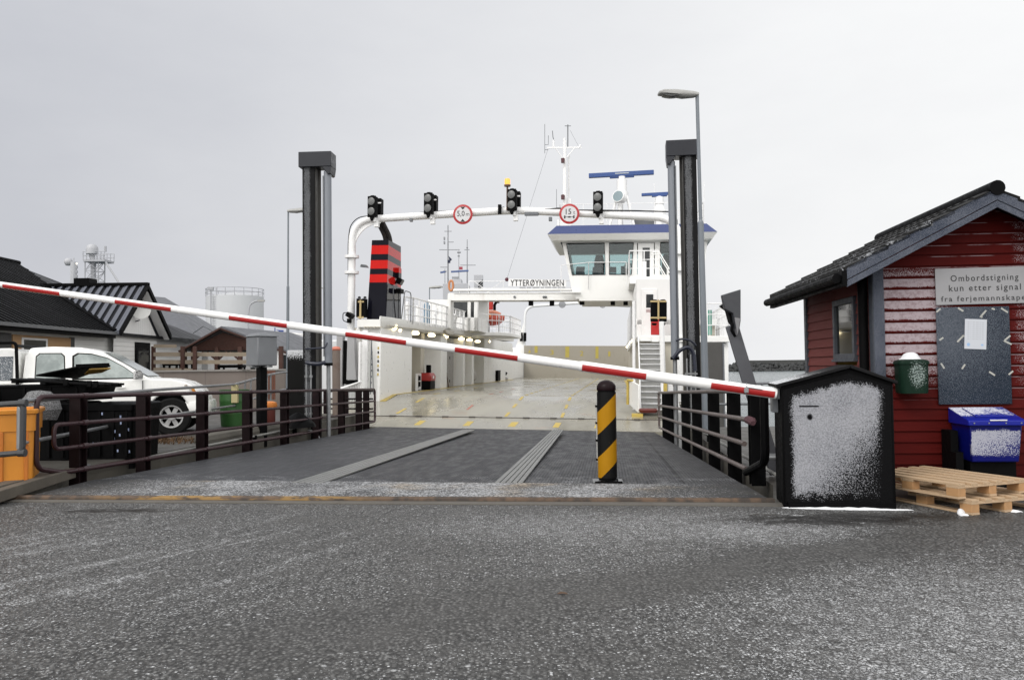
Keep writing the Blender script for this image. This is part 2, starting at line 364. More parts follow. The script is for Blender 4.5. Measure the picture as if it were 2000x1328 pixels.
def flap_mat():
    t = NT('snowy_flap_plate'); X, Y, Z = t.sep(t.co())
    c = t.mix(t.ss(t.noise(1.3, 5), .35, .7), (0.0175, 0.018, 0.02), (0.0375, 0.036, 0.033))
    side = t.m('MULTIPLY', t.ss(X, -4.2, -2.3), t.ss(X, 4.2, 2.4))
    D = t.m('MULTIPLY_ADD', t.m('MULTIPLY', side, t.m('MULTIPLY', t.ss(t.noise(1.1, 4), .3, .62, .35, 1), t.ss(t.noise(9, 4, .7), .25, .6, .5, 1))), .70, .03)
    sand = t.ss(t.noise(.9, 4), .52, .72); g = t.m('MAXIMUM', crust(t, t.m('MULTIPLY', D, .68), 34), t.m('MULTIPLY', grains(t, D, 36, 80), .8))
    t.bump(g, .5, .008); return t.fin(t.mix(t.m('MULTIPLY', g, .85), c, t.mix(sand, (0.465, 0.4725, 0.4875), (0.39, 0.3225, 0.24))), .7)
mb = MB(Mi); f0, f1, f2, f3 = KL+V((.05, .07, 0)), RL0+V((-.0, .0, 0)), RR0.copy(), KR+V((-.02, .07, 0))
for p, z in ((f0, .045), (f3, .045), (f1, .012), (f2, .012)): p.z = z
mb.prism([f0, f3, f2, f1], (0, 0, -.03)); mb.build('flap', flap_mat(), TRX)
def deck_mat():
    t = NT('ribbed_ramp_plate'); X, Y, Z = t.sep(t.co())
    rib = t.m('FRACT', t.m('MULTIPLY', X, 24)); ribl = t.m('MULTIPLY', t.ss(rib, .62, .72), t.ss(rib, 1., .92))
    seam = t.m('FRACT', t.m('MULTIPLY_ADD', Y, .46, .1)); seaml = t.ss(t.m('ABSOLUTE', t.m('SUBTRACT', seam, .5)), .008, .003)
    n = t.noise(.7, 5); n2 = t.noise(6, 6, .7, t.map(t.co(), (1, .25, 1)))
    c = t.mix(t.ss(n, .3, .7), (.053, .0545, .060), (.071, .073, .079))
    c = t.mix(t.ss(n2, .5, .8, 0, .22), c, (0.075, 0.075, 0.075))
    c = t.mix(t.ss(X, -1.7, -1.4, 0, .22), c, (.012, .012, .013)); lft = t.ss(X, -1.6, -2.6); c = t.mix(t.m('MULTIPLY', lft, .5), c, (0.0625, 0.065, 0.07))
    rgt = t.ss(X, 3.52, 3.60); c = t.mix(t.m('MULTIPLY', rgt, .5), c, (0.07, 0.07, 0.071))
    c = t.mix(t.m('MULTIPLY', ribl, .85), c, (0.015, 0.015, 0.016)); c = t.mix(t.m('MULTIPLY', seaml, .7), c, (0.0125, 0.0125, 0.0125))
    ed = t.band(X, 3.50, 3.54, .01); c = t.mix(t.m('MULTIPLY', ed, .7), c, (0.01, 0.01, 0.01))
    ice = t.m('MULTIPLY', t.ss(Y, 1.6, .2), grains(t, t.ss(t.noise(2.5, 4), .45, .7, 0, .25), 60, 120)); c = t.mix(ice, c, (.55, .56, .58))
    t.bump(t.m('MULTIPLY_ADD', n2, .3, t.m('MULTIPLY', ribl, -1)), .35, .006)
    return t.fin(c, t.ss(n2, .3, .7, .40, .65), 0, .10)
DECKM = deck_mat()
mb = MB(Mi); K = 24
for i in range(K):
    a, b = i/K, (i+1)/K
    mb.poly([rl(a), rr(a), rr(b), rl(b)])
    mb.poly([rl(a, -.14), rr(a, -.14), rr(b, -.14), rl(b, -.14)])
for f in (rl, rr):
    mb.poly([f(0), f(1), f(1, -.14), f(0, -.14)])
mb.poly([rl(1), rr(1), rr(1, -.14), rl(1, -.14)]); mb.poly([rl(0), rr(0), rr(0, -.14), rl(0, -.14)])
mb.build('deck_plate', DECKM, TRX, smooth=False)
def strip_mat():
    t = NT('tread_strip_metal'); X, Y, Z = t.sep(t.co()); n = t.noise(4, 6, .7, t.map(t.co(), (1, .2, 1)))
    t.bump(n, .3, .01); return t.fin(t.mix(n, (.11, .112, .11), (.22, .223, .217)), .5, .15)
STRIP = strip_mat()
def on_ramp(px, py):  # point of the ramp plane seen at a pixel
    n = (RR0-RL0).cross(RL1-RL0).normalized(); return onpl(px, py, RL0, n)
for (x0, x1, xf0, xf1) in ((570, 632, 905, 928), (966, 1022, 1080, 1101)):
    mb = MB(Mi); A, B = on_ramp(x0, 944.5), on_ramp(x1, 945); C, D = on_ramp(xf1, 840.5), on_ramp(xf0, 840)
    for q in range(5):     # five raised ribs
        u, w = q/5+.012, (q+1)/5-.025
        mb.prism([A.lerp(B, u), A.lerp(B, w), D.lerp(C, w), D.lerp(C, u)], (0, 0, .022))
    mb.build('tread_strip', STRIP, TRX, bevel=.004)
GIRD = paint('ramp_girder', (.05, .05, .052), .6, .3, 3, dirt=(.1, .06, .04), da=.6)
for f, s_ in ((rl, -1), (rr, 1)):
    mb = MB(Mi); mb.beam(f(0.02, -.45, s_*-.12), f(1, -.45, s_*-.12), .1, .6); mb.build('side_girder', GIRD, TRX)
# dark timber and pipe along the quay edge beside the ramp
# ---- ramp railings
MAROON = paint('maroon_rail_paint', (.042, .016, .020), .42, .25, 6, dirt=(.075, .055, .055), da=.5, ds=8, spec=.35)
BROWNR = paint('weathered_rail_paint', (.135, .105, .098), .45, .3, 5, dirt=(.25, .23, .22), da=.6, ds=6)
def k_of(f, px):  # parameter along a ramp edge for a pixel column
    lo, hi = -.2, 1.2
    for _ in range(50):
        k = (lo+hi)/2; q = f(k) - CAMP; x = 1000+FPX*q.dot(RT)/q.dot(FW)
        if (x < px) == (f is rl): lo = k
        else: hi = k
    return k
ZR = (1.14, .78, .47, .16)
rg = thing('ramp_railing', 'maroon pipe railing with rounded ends along the orange tub side of the ramp', 'railing', RL0, radians(-6.6), 'railings of the loading ramp'); Mg = inv(rg)
e = -.10
def P(f, k, z, ex=0): p = f(k); p.x += ex; p.z += z; return p
kn_, kf = k_of(rl, 86), k_of(rl, 739)
def clamps(mb, zs):     # pipe collars and bolt heads at the posts
    for px in (180, 304, 416, 502, 573, 634):
        k = k_of(rl, px)
        for z in zs: mb.cyl(P(rl, k-.004, z, e), P(rl, k+.004, z, e), .038, n=10); mb.ball(P(rl, k-.012, z+.010, e+.027), .010, 5)
mb = MB(Mg); k2 = k_of(rl, 120); k3 = k_of(rl, 137)
sub = lambda a, b, z, n=6: [P(rl, a+(b-a)*i/n, z, e) for i in range(n+1)]
loop = [P(rl, kf, .55, e), P(rl, kf, ZR[0], e)] + sub(.7, kn_, ZR[0], 5)[0:] + [P(rl, kn_, .26, e), P(rl, k3, ZR[3], e)] + sub(k3+.05, .9, ZR[3], 6) + [P(rl, kf, ZR[3], e), P(rl, kf, .55, e)]
mb.tube(fil(loop, .14), .032, 10); clamps(mb, (ZR[0], ZR[3])); mb.build('outer_pipe', MAROON, rg)
mb = MB(Mg); lp = [P(rl, kf, ZR[1], e)] + sub(.8, .1, ZR[1]) + [P(rl, k2, ZR[1], e), P(rl, k2, ZR[2], e)] + sub(.1, .8, ZR[2]) + [P(rl, kf, ZR[2], e)]
mb.tube(fil(lp, .1), .028, 10); clamps(mb, (ZR[1], ZR[2])); mb.build('inner_pipe', MAROON, rg)
def post(M, p, top, bot, w=.15, mat=None, parent=None, sx=1):
    q = MB(M); d = (RL1-RL0).normalized(); x = d.cross(V((0, 0, 1))).normalized(); R3 = Matrix((x, V((d.x, d.y, 0)).normalized(), V((0, 0, 1)))).transposed()
    h = top-bot; c = p + V((0, 0, (top+bot)/2))
    q.box(c, (.012, w, h), R3)
    for s_ in (-1, 1): q.box(c + R3 @ V((0, s_*w/2, 0)), (w, .013, h), R3)
    return q.build('post', mat, parent)
POSTM = paint('dark_maroon_steel', (.012, .006, .007), .5, .3, 5, spec=.15, dirt=(.07, .03, .03), da=.4)
for px in (180, 304, 416, 502, 573, 634, 681, 714, 728):
    k = k_of(rl, px); post(Mg, P(rl, k, 0, e-.09), ZR[0]-.02, -.16, .15, POSTM, rg)
mb = MB(Mg)   # short return at the ship end
ce = P(rl, kf, 0, e)
for z in (.55, .18, .85, 1.08): mb.cyl(ce+V((-.05, -.05, z)), ce+V((-1.65, .45, z)), .026, n=8)
for q in (-.9, -1.6): mb.box(ce+V((q, -q*.28, .5)), (.1, .1, 1.2))
mb.build('return_rail', POSTM, rg)
rg2 = thing('ramp_railing', 'brown pipe railing with black posts on the barrier cabinet side of the ramp', 'railing', RR0, radians(-6.6), 'railings of the loading ramp'); Mg = inv(rg2)
e = .10; kn_ = k_of(rr, 1447); kf = k_of(rr, 1281)
subr = lambda a, b, z, n=5, q=None: [P(rr, a+(b-a)*i/n, z+(.10*0), e) for i in range(n+1)]
mb = MB(Mg); lp = [P(rr, kf, ZR[3]+.02, e)] + subr(kf+.02, kf, ZR[0], 1)[1:] + subr(.8, .0, ZR[0]) + [P(rr, -.052, ZR[0], e)]
mb.tube(fil(lp, .08), .034, 10); mb.build('top_pipe', BROWNR, rg2)
for z, kk in ((ZR[1], .0), (ZR[2], .035), (ZR[3], .03)):
    mb = MB(Mg); mb.tube([P(rr, kf, z, e)] + subr(.8, kk, z), .032, 10); mb.build('pipe', BROWNR, rg2)
mb = MB(Mg); mb.tube(fil([P(rr, -.052, ZR[0]+.03, e), P(rr, -.052, .34, e), P(rr, .03, .12, e)], .16), .048, 10); mb.build('end_post', BLACK, rg2)
mb = MB(Mg); mb.tube([P(rr, .018, ZR[1], e), P(rr, .0, ZR[1]-.01, e), P(rr, -.006, ZR[1]-.03, e)], [.05, .055, .03], 8); mb.build('rag', paint('maroon_rag', (.10, .04, .05), .8, .3, 20), rg2)
for px in (1286, 1291, 1302, 1322, 1342, 1372, 1408, 1448):
    k = k_of(rr, px); post(Mg, P(rr, k, 0, e+.1), ZR[0]-.02, -.25 if px < 1440 else -.02, .17, BLACK, rg2)

# ---- bollard on the shore end of the ramp
bp = onz(1187, 941, 0.0); bp.z = .0
bo = thing('bollard', 'black steel bollard with yellow and black diagonal stripes on the ramp', 'bollard', bp, radians(-4))
BR = .112
def stripe_mat():
    t = NT('hazard_stripes'); X, Y, Z = t.sep(t.co())
    v = t.m('FRACT', t.m('MULTIPLY', t.m('SUBTRACT', t.m('MULTIPLY_ADD', X, -1.0, Z), .147), 1/.565))
    f = t.ss(v, .49, .51); n = t.noise(7, 5)
    c = t.mix(f, t.mix(n, (.29, .135, .003), (.37, .18, .006)), (.005, .005, .005)); d = t.ss(t.noise(14, 6, .7), .6, .8, 0, .5)
    return t.fin(t.mix(d, c, (.12, .07, .02)), .45, 0, .12)
mb = MB(); mb.lathe([(BR, .03), (BR, 1.165)], n=28); mb.build('post', BLACK, bo)
mb = MB(); mb.lathe([(BR+.006, 1.150), (BR+.009, 1.160), (BR+.008, 1.205), (BR*.92, 1.235), (BR*.66, 1.262), (BR*.33, 1.276), (.005, 1.281)], n=28); mb.build('cap', paint('maroon_cap', (.012, .004, .006), .4, .2, 6), bo)
mb = MB(); R1 = BR+.004; an = [pi*1.5 + (i/20-.5)*radians(178) for i in range(21)]
mb.loft([[V((R1*cos(a), R1*sin(a), z)) for a in an] + [V(((R1+.004)*cos(a), (R1+.004)*sin(a), z)) for a in reversed(an)] for z in (.06, 1.13)]); mb.build('stripe_sleeve', stripe_mat(), bo)
mb = MB(); mb.bx(-.185, .185, -.14, .14, .0, .022); mb.build('base_plate', GALV, bo, bevel=.004)
mb = MB(); mb.bx(-.165, .175, -.18, -.142, -.0, .03); mb.bx(.10, .12, -.17, -.15, -.02, .06); mb.build('hinge_bar', BLACK, bo)
mb = MB(); mb.cyl((-.122, .03, .25), (-.122, .03, 1.0), .012, n=8)
for z in (.28, .52, .74, .95): mb.box((-.124, .03, z), (.04, .03, .025), m=1)
mb.build('lock_rod', [paint('pale_rod', (.5, .5, .48), .4), BLACK], bo)
# ---- breakwater far out
bw = thing('breakwater', 'long dark stone breakwater with a concrete wall far out on the sea', 'breakwater', (170, 500, -2.5))
Mb = inv(bw); mb = MB(Mb); x0 = at(1408, 716, 480).x
for i in range(900):
    u = random.random(); x = x0+2+u*175; w = min(1, (x-x0)/14); r = random.uniform(.8, 1.9); zz = random.uniform(-.3, 4.6)*w; y = 492 + zz*1.6 + random.uniform(-1.5, 1.5)
    c = V((x, y, -2.5+zz)); vs = []
    R3 = Matrix.Rotation(random.random()*6, 3, V((random.random(), random.random(), random.random()+.1)).normalized())
    o = bmesh.new(); bmesh.ops.create_icosphere(o, subdivisions=1, radius=r)
    vs = [c + R3 @ V((p.co.x*1.2, p.co.y, p.co.z*.8))*random.uniform(.8, 1.15) for p in o.verts]; fs = [[q.index for q in f.verts] for f in o.faces]; o.free(); mb.add(vs, fs)
mb.prism([(x0+4, 494, -2.6), (x0+180, 494, -2.6), (x0+180, 499, 2.2), (x0+16, 499, 2.2)], (0, 10, 0))
mb.build('rock_armour', paint('breakwater_rock', (.045, .047, .048), .9, .4, .4, bump=.4, bs=3), bw, smooth=False)
mb = MB(Mb); xw = at(1462, 709, 500).x; mb.bx(xw, xw+150, 499, 502, 1.0, 4.1); mb.build('sea_wall', paint('breakwater_concrete', (.07, .072, .07), .9, .2, .3), bw)
bc = thing('beacon', 'thin beacon mast standing on the end of the stone breakwater', 'beacon', (at(1441, 712, 500).x, 500, 1.5))
mb = MB(); mb.cyl((0, 0, 0), (0, 0, 7.5), .22, .12, 8); mb.build('mast', GREYP, bc); mb = MB(); mb.bx(-1.0, 1.0, -.3, .3, 4.2, 4.5); mb.cyl((0, 0, 7.5), (0, 0, 8.6), .5, n=8); mb.build('lantern', GREYP, bc)
# ================================================================== RIGHT FOREGROUND
# ---- road barrier: cabinet + boom
F0, F1 = onz(1531, 991, 0), onz(1751, 995, 0)
ayaw = math.atan2(F1.y-F0.y, F1.x-F0.x); CW = (F1-F0).length; CDp = .56
ba = thing('boom_barrier', 'black barrier cabinet plastered with snow and its red and white boom', 'barrier', F0, ayaw)
Mba = inv(ba)
EZ, PZ, PX = 1.235, 1.405, CW*.62
def cab_front():
    t = NT('snow_plastered_black'); X, Y, Z = t.sep(t.co())
    n = t.m('MULTIPLY_ADD', t.noise(9, 5, .65), .26, -.13)
    top = t.m('ADD', t.m('MULTIPLY_ADD', t.m('ABSOLUTE', t.m('SUBTRACT', X, PX)), -.26, 1.30), 0)
    e1 = t.ss(t.m('ADD', X, t.m('MULTIPLY', n, .3)), .06, .15); e2 = t.ss(t.m('SUBTRACT', t.m('MULTIPLY_ADD', Z, .05, .93), X), -.02, .10)
    e3 = t.ss(t.m('ADD', Z, n), .06, .17); e4 = t.ss(t.m('SUBTRACT', top, t.m('MULTIPLY_ADD', n, .6, Z)), -.01, .08)
    edge = t.m('MULTIPLY', t.m('MULTIPLY', e1, e2), t.m('MULTIPLY', e3, e4))
    low = t.m('ADD', t.m('MULTIPLY', t.m('SUBTRACT', X, .30), -1.1), t.m('MULTIPLY', Z, 1.0))   # thins out towards the lower right
    thin = t.ss(t.m('ADD', low, n), -.42, .62, .18, 1.12)
    D = t.m('MULTIPLY', edge, thin); s = crust(t, D, 85)
    hole = t.m('MULTIPLY', t.ell(.27, .915, .025, .03, .4, X, Z), 1); slot = t.m('MULTIPLY', t.band(X, .17, .36, .01), t.band(Z, 1.015, 1.030, .004))
    s = t.m('MULTIPLY', s, t.m('SUBTRACT', 1, t.m('MAXIMUM', hole, slot), None, True))
    t.bump(t.m('MULTIPLY_ADD', s, 1, t.m('MULTIPLY', t.noise(60, 4, .7), .6)), .55, .02)
    tone = t.mix(t.ss(t.noise(60, 4, .85), .36, .62), (.13, .135, .15), (.30, .305, .33)); tone = t.mix(t.ss(t.noise(3, 4), .3, .7, 0, .30), tone, (.36, .365, .385))
    return t.fin(t.mix(s, (.004, .004, .0045), tone), t.mix(s, (.5,)*3, (.9,)*3), 0, .05)
prof = [(0, 0), (CW, 0), (CW, EZ+.03), (PX, PZ), (0, EZ)]
mb = MB(); mb.prism([(x, 0, z) for x, z in prof], (0, CDp, 0)); mb.build('cabinet', BLACKP, ba, bevel=.012)
mb = MB(); ins = [(.018, .05), (CW-.03, .05), (CW-.03, EZ-.01), (PX, PZ-.055), (.018, EZ-.045)]
mb.prism([(x, -.014, z) for x, z in ins], (0, .012, 0)); dr = mb.build('door', cab_front(), ba, bevel=.004)
mb = MB(); mb.cyl((.27, -.03, .915), (.27, -.014, .915), .014, n=12); mb.build('lock', BLACK, dr)
mb = MB()
for a, b in (((-.05, EZ-.02), (PX, PZ)), ((PX, PZ), (CW+.035, EZ+.005))):
    d = V((b[0]-a[0], 0, b[1]-a[1])); n = V((-d.z, 0, d.x)).normalized()*.035
    mb.prism([(a[0], -.045, a[1]), (b[0], -.045, b[1]), (b[0]+n.x*0, -.045, b[1]+n.z), (a[0]+n.x, -.045, a[1]+n.z)], (0, CDp+.09, 0))
ro = mb.build('roof', frost('frosted_black_lid', (.012, .012, .013), lambda t: t.m('MULTIPLY', t.ss(t.sep(t.co())[0], .5, .0), t.ss(t.sep(t.co('Normal'))[2], .6, .8, 0, .8)), .5), ba, bevel=.006)
mb = MB(); mb.box((-.02, .10, EZ-.085), (.035, .07, .11)); mb.box((-.035, .28, EZ-.2), (.06, .18, .17)); mb.build('boom_bracket', GREYP, ba, bevel=.006)
mb = MB(); mb.box((.55, -.016, .035), (CW*.95, .04, .06)); mb.build('plinth', BLACK, ba)
# boom
BA, BB = at(1516, 768.5, 8.45), at(-4, 555.5, 9.55)
bd = (BB-BA).normalized()
def bk(px):
    lo, hi = 0., 1.
    for _ in range(40):
        k = (lo+hi)/2; q = BA.lerp(BB, k)-CAMP
        if 1000+FPX*q.dot(RT)/q.dot(FW) > px: lo = k
        else: hi = k
    return k
kstep = bk(1136)
def brad(k): return .057 if k < kstep else .047 - .011*(k-kstep)/(1-kstep)
bx_ = bd.cross(V((0, 0, 1))).normalized(); bu = bx_.cross(bd)          # bx_ towards or away from camera
if bx_.y > 0: bx_ = -bx_
mb = MB(Mba); ks = [0, kstep-.0015, kstep, kstep+.004, .35, .5, .65, .8, .94, 1.0]; rs = [.057, .057, .056, .048] + [brad(k) for k in (.35, .5, .65, .8, .94, 1.)]
mb.tube([BA.lerp(BB, k) for k in ks], rs, 28, 0)
e_ = BB-BA
mb.cyl(BB - bd*.02, BB + bd*.05, .034, n=20, m=2)
for pa, pb in ((9, 120), (228, 337), (450, 563), (677, 795), (890, 1012), (1137.5, 1262), (1388, 1512)):
    k0, k1 = bk(pb), bk(pa); rings = []
    for j in range(7):
        k = k0+(k1-k0)*j/6; r = brad(k)+.0022; c = BA.lerp(BB, k)
        rings.append([c + (bx_*cos(a) + bu*sin(a))*r for a in [radians(-36+72*i/10)-.30 for i in range(11)]] + [c + (bx_*cos(a) + bu*sin(a))*(r-.004) for a in [radians(36-72*i/10)-.30 for i in range(11)]])
    mb.loft(rings, 1)
def boom_white():
    t = NT('boom_white'); n = t.noise(3, 6, .65); sp = t.ss(t.noise(60, 3), .70, .78, 0, .35)
    c = t.mix(n, (.66, .66, .655), (.80, .80, .795)); return t.fin(t.mix(sp, c, (.3, .29, .27)), .32)
REDB = paint('boom_red', (.36, .012, .012), .4, .12, 3, dirt=(.22, .02, .02), da=.5, ds=4)
boom = mb.build('boom', [boom_white(), REDB, GALV], ba, ang=50)
mb = MB(Mba); c = BA.lerp(BB, bk(1456)); mb.tube([c + bu*.060, c + bx_*.064 + bu*.01, c + bx_*.062 - bu*.02, c+bx_*.04-bu*.045], .010, 8)
mb.tube([c+bx_*.060-bd*.16+bu*.02, c+bx_*.064+bu*.022], .006, 6); mb.box(c+bx_*.062-bu*.01, (.045, .02, .05)); mb.build('clamp', GALV, boom, bevel=.003)
# snow drift at the cabinet's foot
mb = MB(); rings = []
for i in range(25):
    u = i/24; p = F0.lerp(F1, u*1.16-.02) + V((0, -.02, 0)); w = .055*math.sin(pi*min(1, u*1.02))**.5*(.8+.4*random.random()) + .004; h = .022*sin(pi*u)**.6*(.7+.5*random.random())+.002
    rings.append([p+V((0, -w, .001)), p+V((0, -w*.6, h*.8)), p+V((0, 0, h)), p+V((0, .02, h*.8)), p+V((0, .03, .001))])
mb.loft(rings, closed=False)
SNOWM = NT('snow'); SNOWM.bump(SNOWM.noise(60, 4), .4, .01); SNOWM = SNOWM.fin((.62, .63, .65), .85)
tag(mb.build('snow_drift', SNOWM), 'thin strip of white snow drifted along the foot of the barrier cabinet', 'snow', kind='stuff')
# ---- hut
HC = V((4.27, 9.6, 0)); hyaw = radians(-5)
hu = thing('ticket_hut', 'small dark red clapboard hut with tiled gable roof beside the ramp', 'hut', HC, hyaw)
Mh = inv(hu); _n = hu.matrix_basis.to_3x3() @ V((0, 1, 0))
def H(px, py, y=0.):
    p0 = hu.matrix_basis @ V((0, y, 0)); return Mh @ onpl(px, py, p0, _n)
_nx = hu.matrix_basis.to_3x3() @ V((1, 0, 0))
def HS(px, py, x=0.): return Mh @ onpl(px, py, hu.matrix_basis @ V((x, 0, 0)), _nx)
pk = H(1948, 385, -.36); el = H(1654, 541, -.36)
slope = (pk.z-el.z)/(pk.x-el.x); HW = 2*pk.x; HD = HS(1577, 640).y
EAVE = el.z + slope*(0-el.x)       # roof underside height over the wall's outer face
BH = .128
def redwood(snow):
    t = NT('red_boards_snowy' if snow else 'red_boards'); X, Y, Z = t.sep(t.co())
    n = t.noise(5, 5, .6, t.map(t.co(), (.5, .5, 6))); row = t.noise(1, 0, 0, t.map(t.co(), (0, 0, 4.7)))
    c = t.mix(n, (.040, .0028, .0024), (.078, .0060, .0050)) if snow else t.mix(n, (.125, .034, .030), (.20, .062, .056)); c = t.mix(t.ss(t.noise(2, 6, .7), .58, .8, 0, .5), c, (.045, .004, .004) if snow else (.11, .03, .028))  # side boards get a paler red that carries the brighter light on that wall
    if snow:
        fz = t.m('FRACT', t.m('MULTIPLY', Z, 1/BH))
        face = t.m('MULTIPLY', t.ss(t.m('ADD', fz, t.m('MULTIPLY_ADD', t.noise(14, 3), .3, -.15)), .16, .36), 1)
        reg = t.m('MULTIPLY', t.ss(X, .95, .55), t.ss(t.m('ADD', Z, t.m('MULTIPLY_ADD', t.noise(3, 4), .5, -.25)), 1.02, 1.62))
        reg = t.m('MULTIPLY', reg, t.ss(Z, 2.62, 2.38)); reg = t.m('MAXIMUM', reg, t.m('MULTIPLY', t.ss(X, 1.50, 1.62), t.ss(Z, .9, 1.5, 0, .32)))
        D = t.m('MULTIPLY', t.m('MULTIPLY', face, reg), 1.0); g = body = t.m('MULTIPLY', crust(t, D, 90), t.ss(t.noise(22, 4, .7), .25, .6, .55, 1))
        ledge = t.m('MULTIPLY', t.ss(fz, .90, .97), t.m('MULTIPLY', t.ss(Z, .95, 1.2), t.ss(t.noise(3.5, 4), .42, .55)))
        s = t.m('MAXIMUM', t.m('MAXIMUM', t.m('MULTIPLY', g, .75), body), t.m('MULTIPLY', ledge, .7)); c = t.mix(s, c, (.29, .245, .262))
    t.bump(n, .25, .004); return t.fin(c, .6, 0, .06)
def boards(mb, f, x0, x1, z0, z1fn, n0=0):
    """lapped boards: f(u, out, z) -> point; x range may narrow with height"""
    z = z0
    while True:
        a, b = x0, x1
        zt = z+BH
        aa, bb = z1fn(zt)
        if bb-aa < .05: break
        a0, b0 = z1fn(z); a0, b0 = max(a, a0), min(b, b0); a1, b1 = max(a, aa), min(b, bb)
        q = [f(a0, .026, z), f(b0, .026, z), f(b1, .004, zt), f(a1, .004, zt), f(a0, 0, z), f(b0, 0, z), f(b1, -.004, zt), f(a1, -.004, zt)]
        mb.add(q, [(0, 1, 2, 3), (4, 7, 6, 5), (0, 4, 5, 1), (1, 5, 6, 2), (2, 6, 7, 3), (3, 7, 4, 0)])
        z = zt
gab = lambda z: (0, HW) if z <= EAVE else ((z-EAVE)/slope, HW-(z-EAVE)/slope)
mb = MB(); boards(mb, lambda u, o, z: V((u, -o, z)), 0, HW, .02, gab); mb.build('front_wall', redwood(True), hu, smooth=False)
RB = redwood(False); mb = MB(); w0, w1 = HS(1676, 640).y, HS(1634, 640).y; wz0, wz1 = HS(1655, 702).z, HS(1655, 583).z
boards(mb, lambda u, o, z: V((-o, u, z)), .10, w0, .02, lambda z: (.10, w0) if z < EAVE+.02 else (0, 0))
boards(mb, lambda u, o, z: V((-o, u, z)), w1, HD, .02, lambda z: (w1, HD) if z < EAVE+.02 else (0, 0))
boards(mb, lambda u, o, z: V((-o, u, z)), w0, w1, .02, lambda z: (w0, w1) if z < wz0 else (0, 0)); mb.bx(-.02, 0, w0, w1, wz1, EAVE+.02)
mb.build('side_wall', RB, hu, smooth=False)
mb = MB()   # inner shell: back, right side, ceiling, floor so the hut is closed
mb.bx(.02, HW-.02, HD-.05, HD, 0, EAVE); mb.bx(HW-.05, HW, .02, HD, 0, EAVE); mb.bx(.04, .06, 1.9, HD-.05, 0, EAVE); mb.bx(.0, HW, .03, .06, 0, EAVE)
mb.bx(.06, HW-.05, .06, HD-.05, EAVE-.05, EAVE-.02); mb.build('inner_lining', paint('lining', (.30, .26, .18), .7), hu, smooth=False)
BLUEG = frost('frosted_blue_trim', (.030, .042, .070), lambda t: t.ss(t.noise(2.2, 4), .25, .75, .34, .72), .5, 180, 190, snow=(.165, .178, .215), body=.7)
BLUET = paint('blue_grey_trim', (.075, .085, .105), .5, .15, 4)
mb = MB(); mb.bx(-.035, .085, -.045, -.028, 0, EAVE+.06); mb.build('corner_board', BLUEG, hu, bevel=.003)
mb = MB(); mb.bx(-.042, -.029, -.028, .10, 0, EAVE-.02); mb.build('corner_board', BLUET, hu, bevel=.003); mb = MB(); mb.bx(-.045, -.0, HD-.09, HD+.02, 0, EAVE-.0); mb.build('corner_board', BLUET, hu, bevel=.003)
# window on the side wall
wf = MB(); T = .075
wf.bx(-.055, .01, w0, w1, wz0, wz0+T); wf.bx(-.055, .01, w0, w1, wz1-T, wz1); wf.bx(-.055, .01, w0, w0+T, wz0+T, wz1-T); wf.bx(-.055, .01, w1-T, w1, wz0+T, wz1-T); wf.bx(-.075, -.0, w0-.02, w1+.02, wz0-.03, wz0)
win = wf.build('window', BLUET, hu, bevel=.004)
def glass(name, tint, refl=.5, rough=.03):
    t = NT(name); tr = t.N('ShaderNodeBsdfTransparent'); tr.inputs[0].default_value = (*tint, 1); gl = t.N('ShaderNodeBsdfGlossy'); gl.inputs['Roughness'].default_value = rough
    fr = t.N('ShaderNodeFresnel'); fr.inputs[0].default_value = 1.5; mx = t.N('ShaderNodeMixShader')
    t.L(t.m('ADD', t.m('MULTIPLY', fr.outputs[0], 1.0), refl*.1, None, True), mx.inputs[0]); t.L(tr.outputs[0], mx.inputs[1]); t.L(gl.outputs[0], mx.inputs[2]); t.L(mx.outputs[0], t.out.inputs[0]); return t.mat
GLASS = glass('window_glass', (.75, .8, .78), 1.2)
mb = MB(); mb.bx(-.022, -.016, w0+T, w1-T, wz0+T, wz1-T); mb.build('pane', GLASS, win)
mb = MB(); zl = HS(1655, 641).z; mb.cyl((.55, w0-.2, zl+.08), (.55, w1+.9, zl+.08), .025); mb.build('ceiling_lamp', emit('hut_lamp', (1, .75, .25), 6.), hu)
mb = MB(); mb.tube(fil([(-.06, .50, EAVE+.05), (-.06, .30, EAVE-.06), (-.085, .18, EAVE-.22), (-.085, .18, 0)], .1), .055, 12); mb.build('drainpipe', BLACK, hu)
# roof
RY0, RY1 = -.36, HD+.34; xl = el.x-.02; th = .06; ca = math.atan(slope)
def roofz(x): return EAVE + slope*(x if x <= pk.x else 2*pk.x-x)
mb = MB()
for a, b in ((xl+.06, pk.x), (pk.x, 2*pk.x-xl-.06)): mb.prism([(a, RY0+.03, roofz(a)), (b, RY0+.03, roofz(b)), (b, RY0+.03, roofz(b)+.09), (a, RY0+.03, roofz(a)+.09)], (0, RY1-RY0-.03, 0))
roof = mb.build('roof', BLACK, hu, smooth=False)
def tile_mat():
    t = NT('snowy_roof_tiles'); X, Y, Z = t.sep(t.co())
    D = t.m('MULTIPLY', t.m('MULTIPLY', t.ss(X, 1.0, .3), t.ss(Y, 2.6, -.3, .25, .6)), t.ss(t.noise(5, 4), .45, .7)); g = crust(t, D, 30)
    t.bump(t.noise(30, 4), .3, .01); return t.fin(t.mix(t.m('MULTIPLY', g, .8), t.mix(t.noise(3), (.004, .004, .004), (.010, .010, .0095)), (.30, .31, .33)), .55, 0, .12)
mb = MB(); nc = 7; L_ = (pk.x-xl)
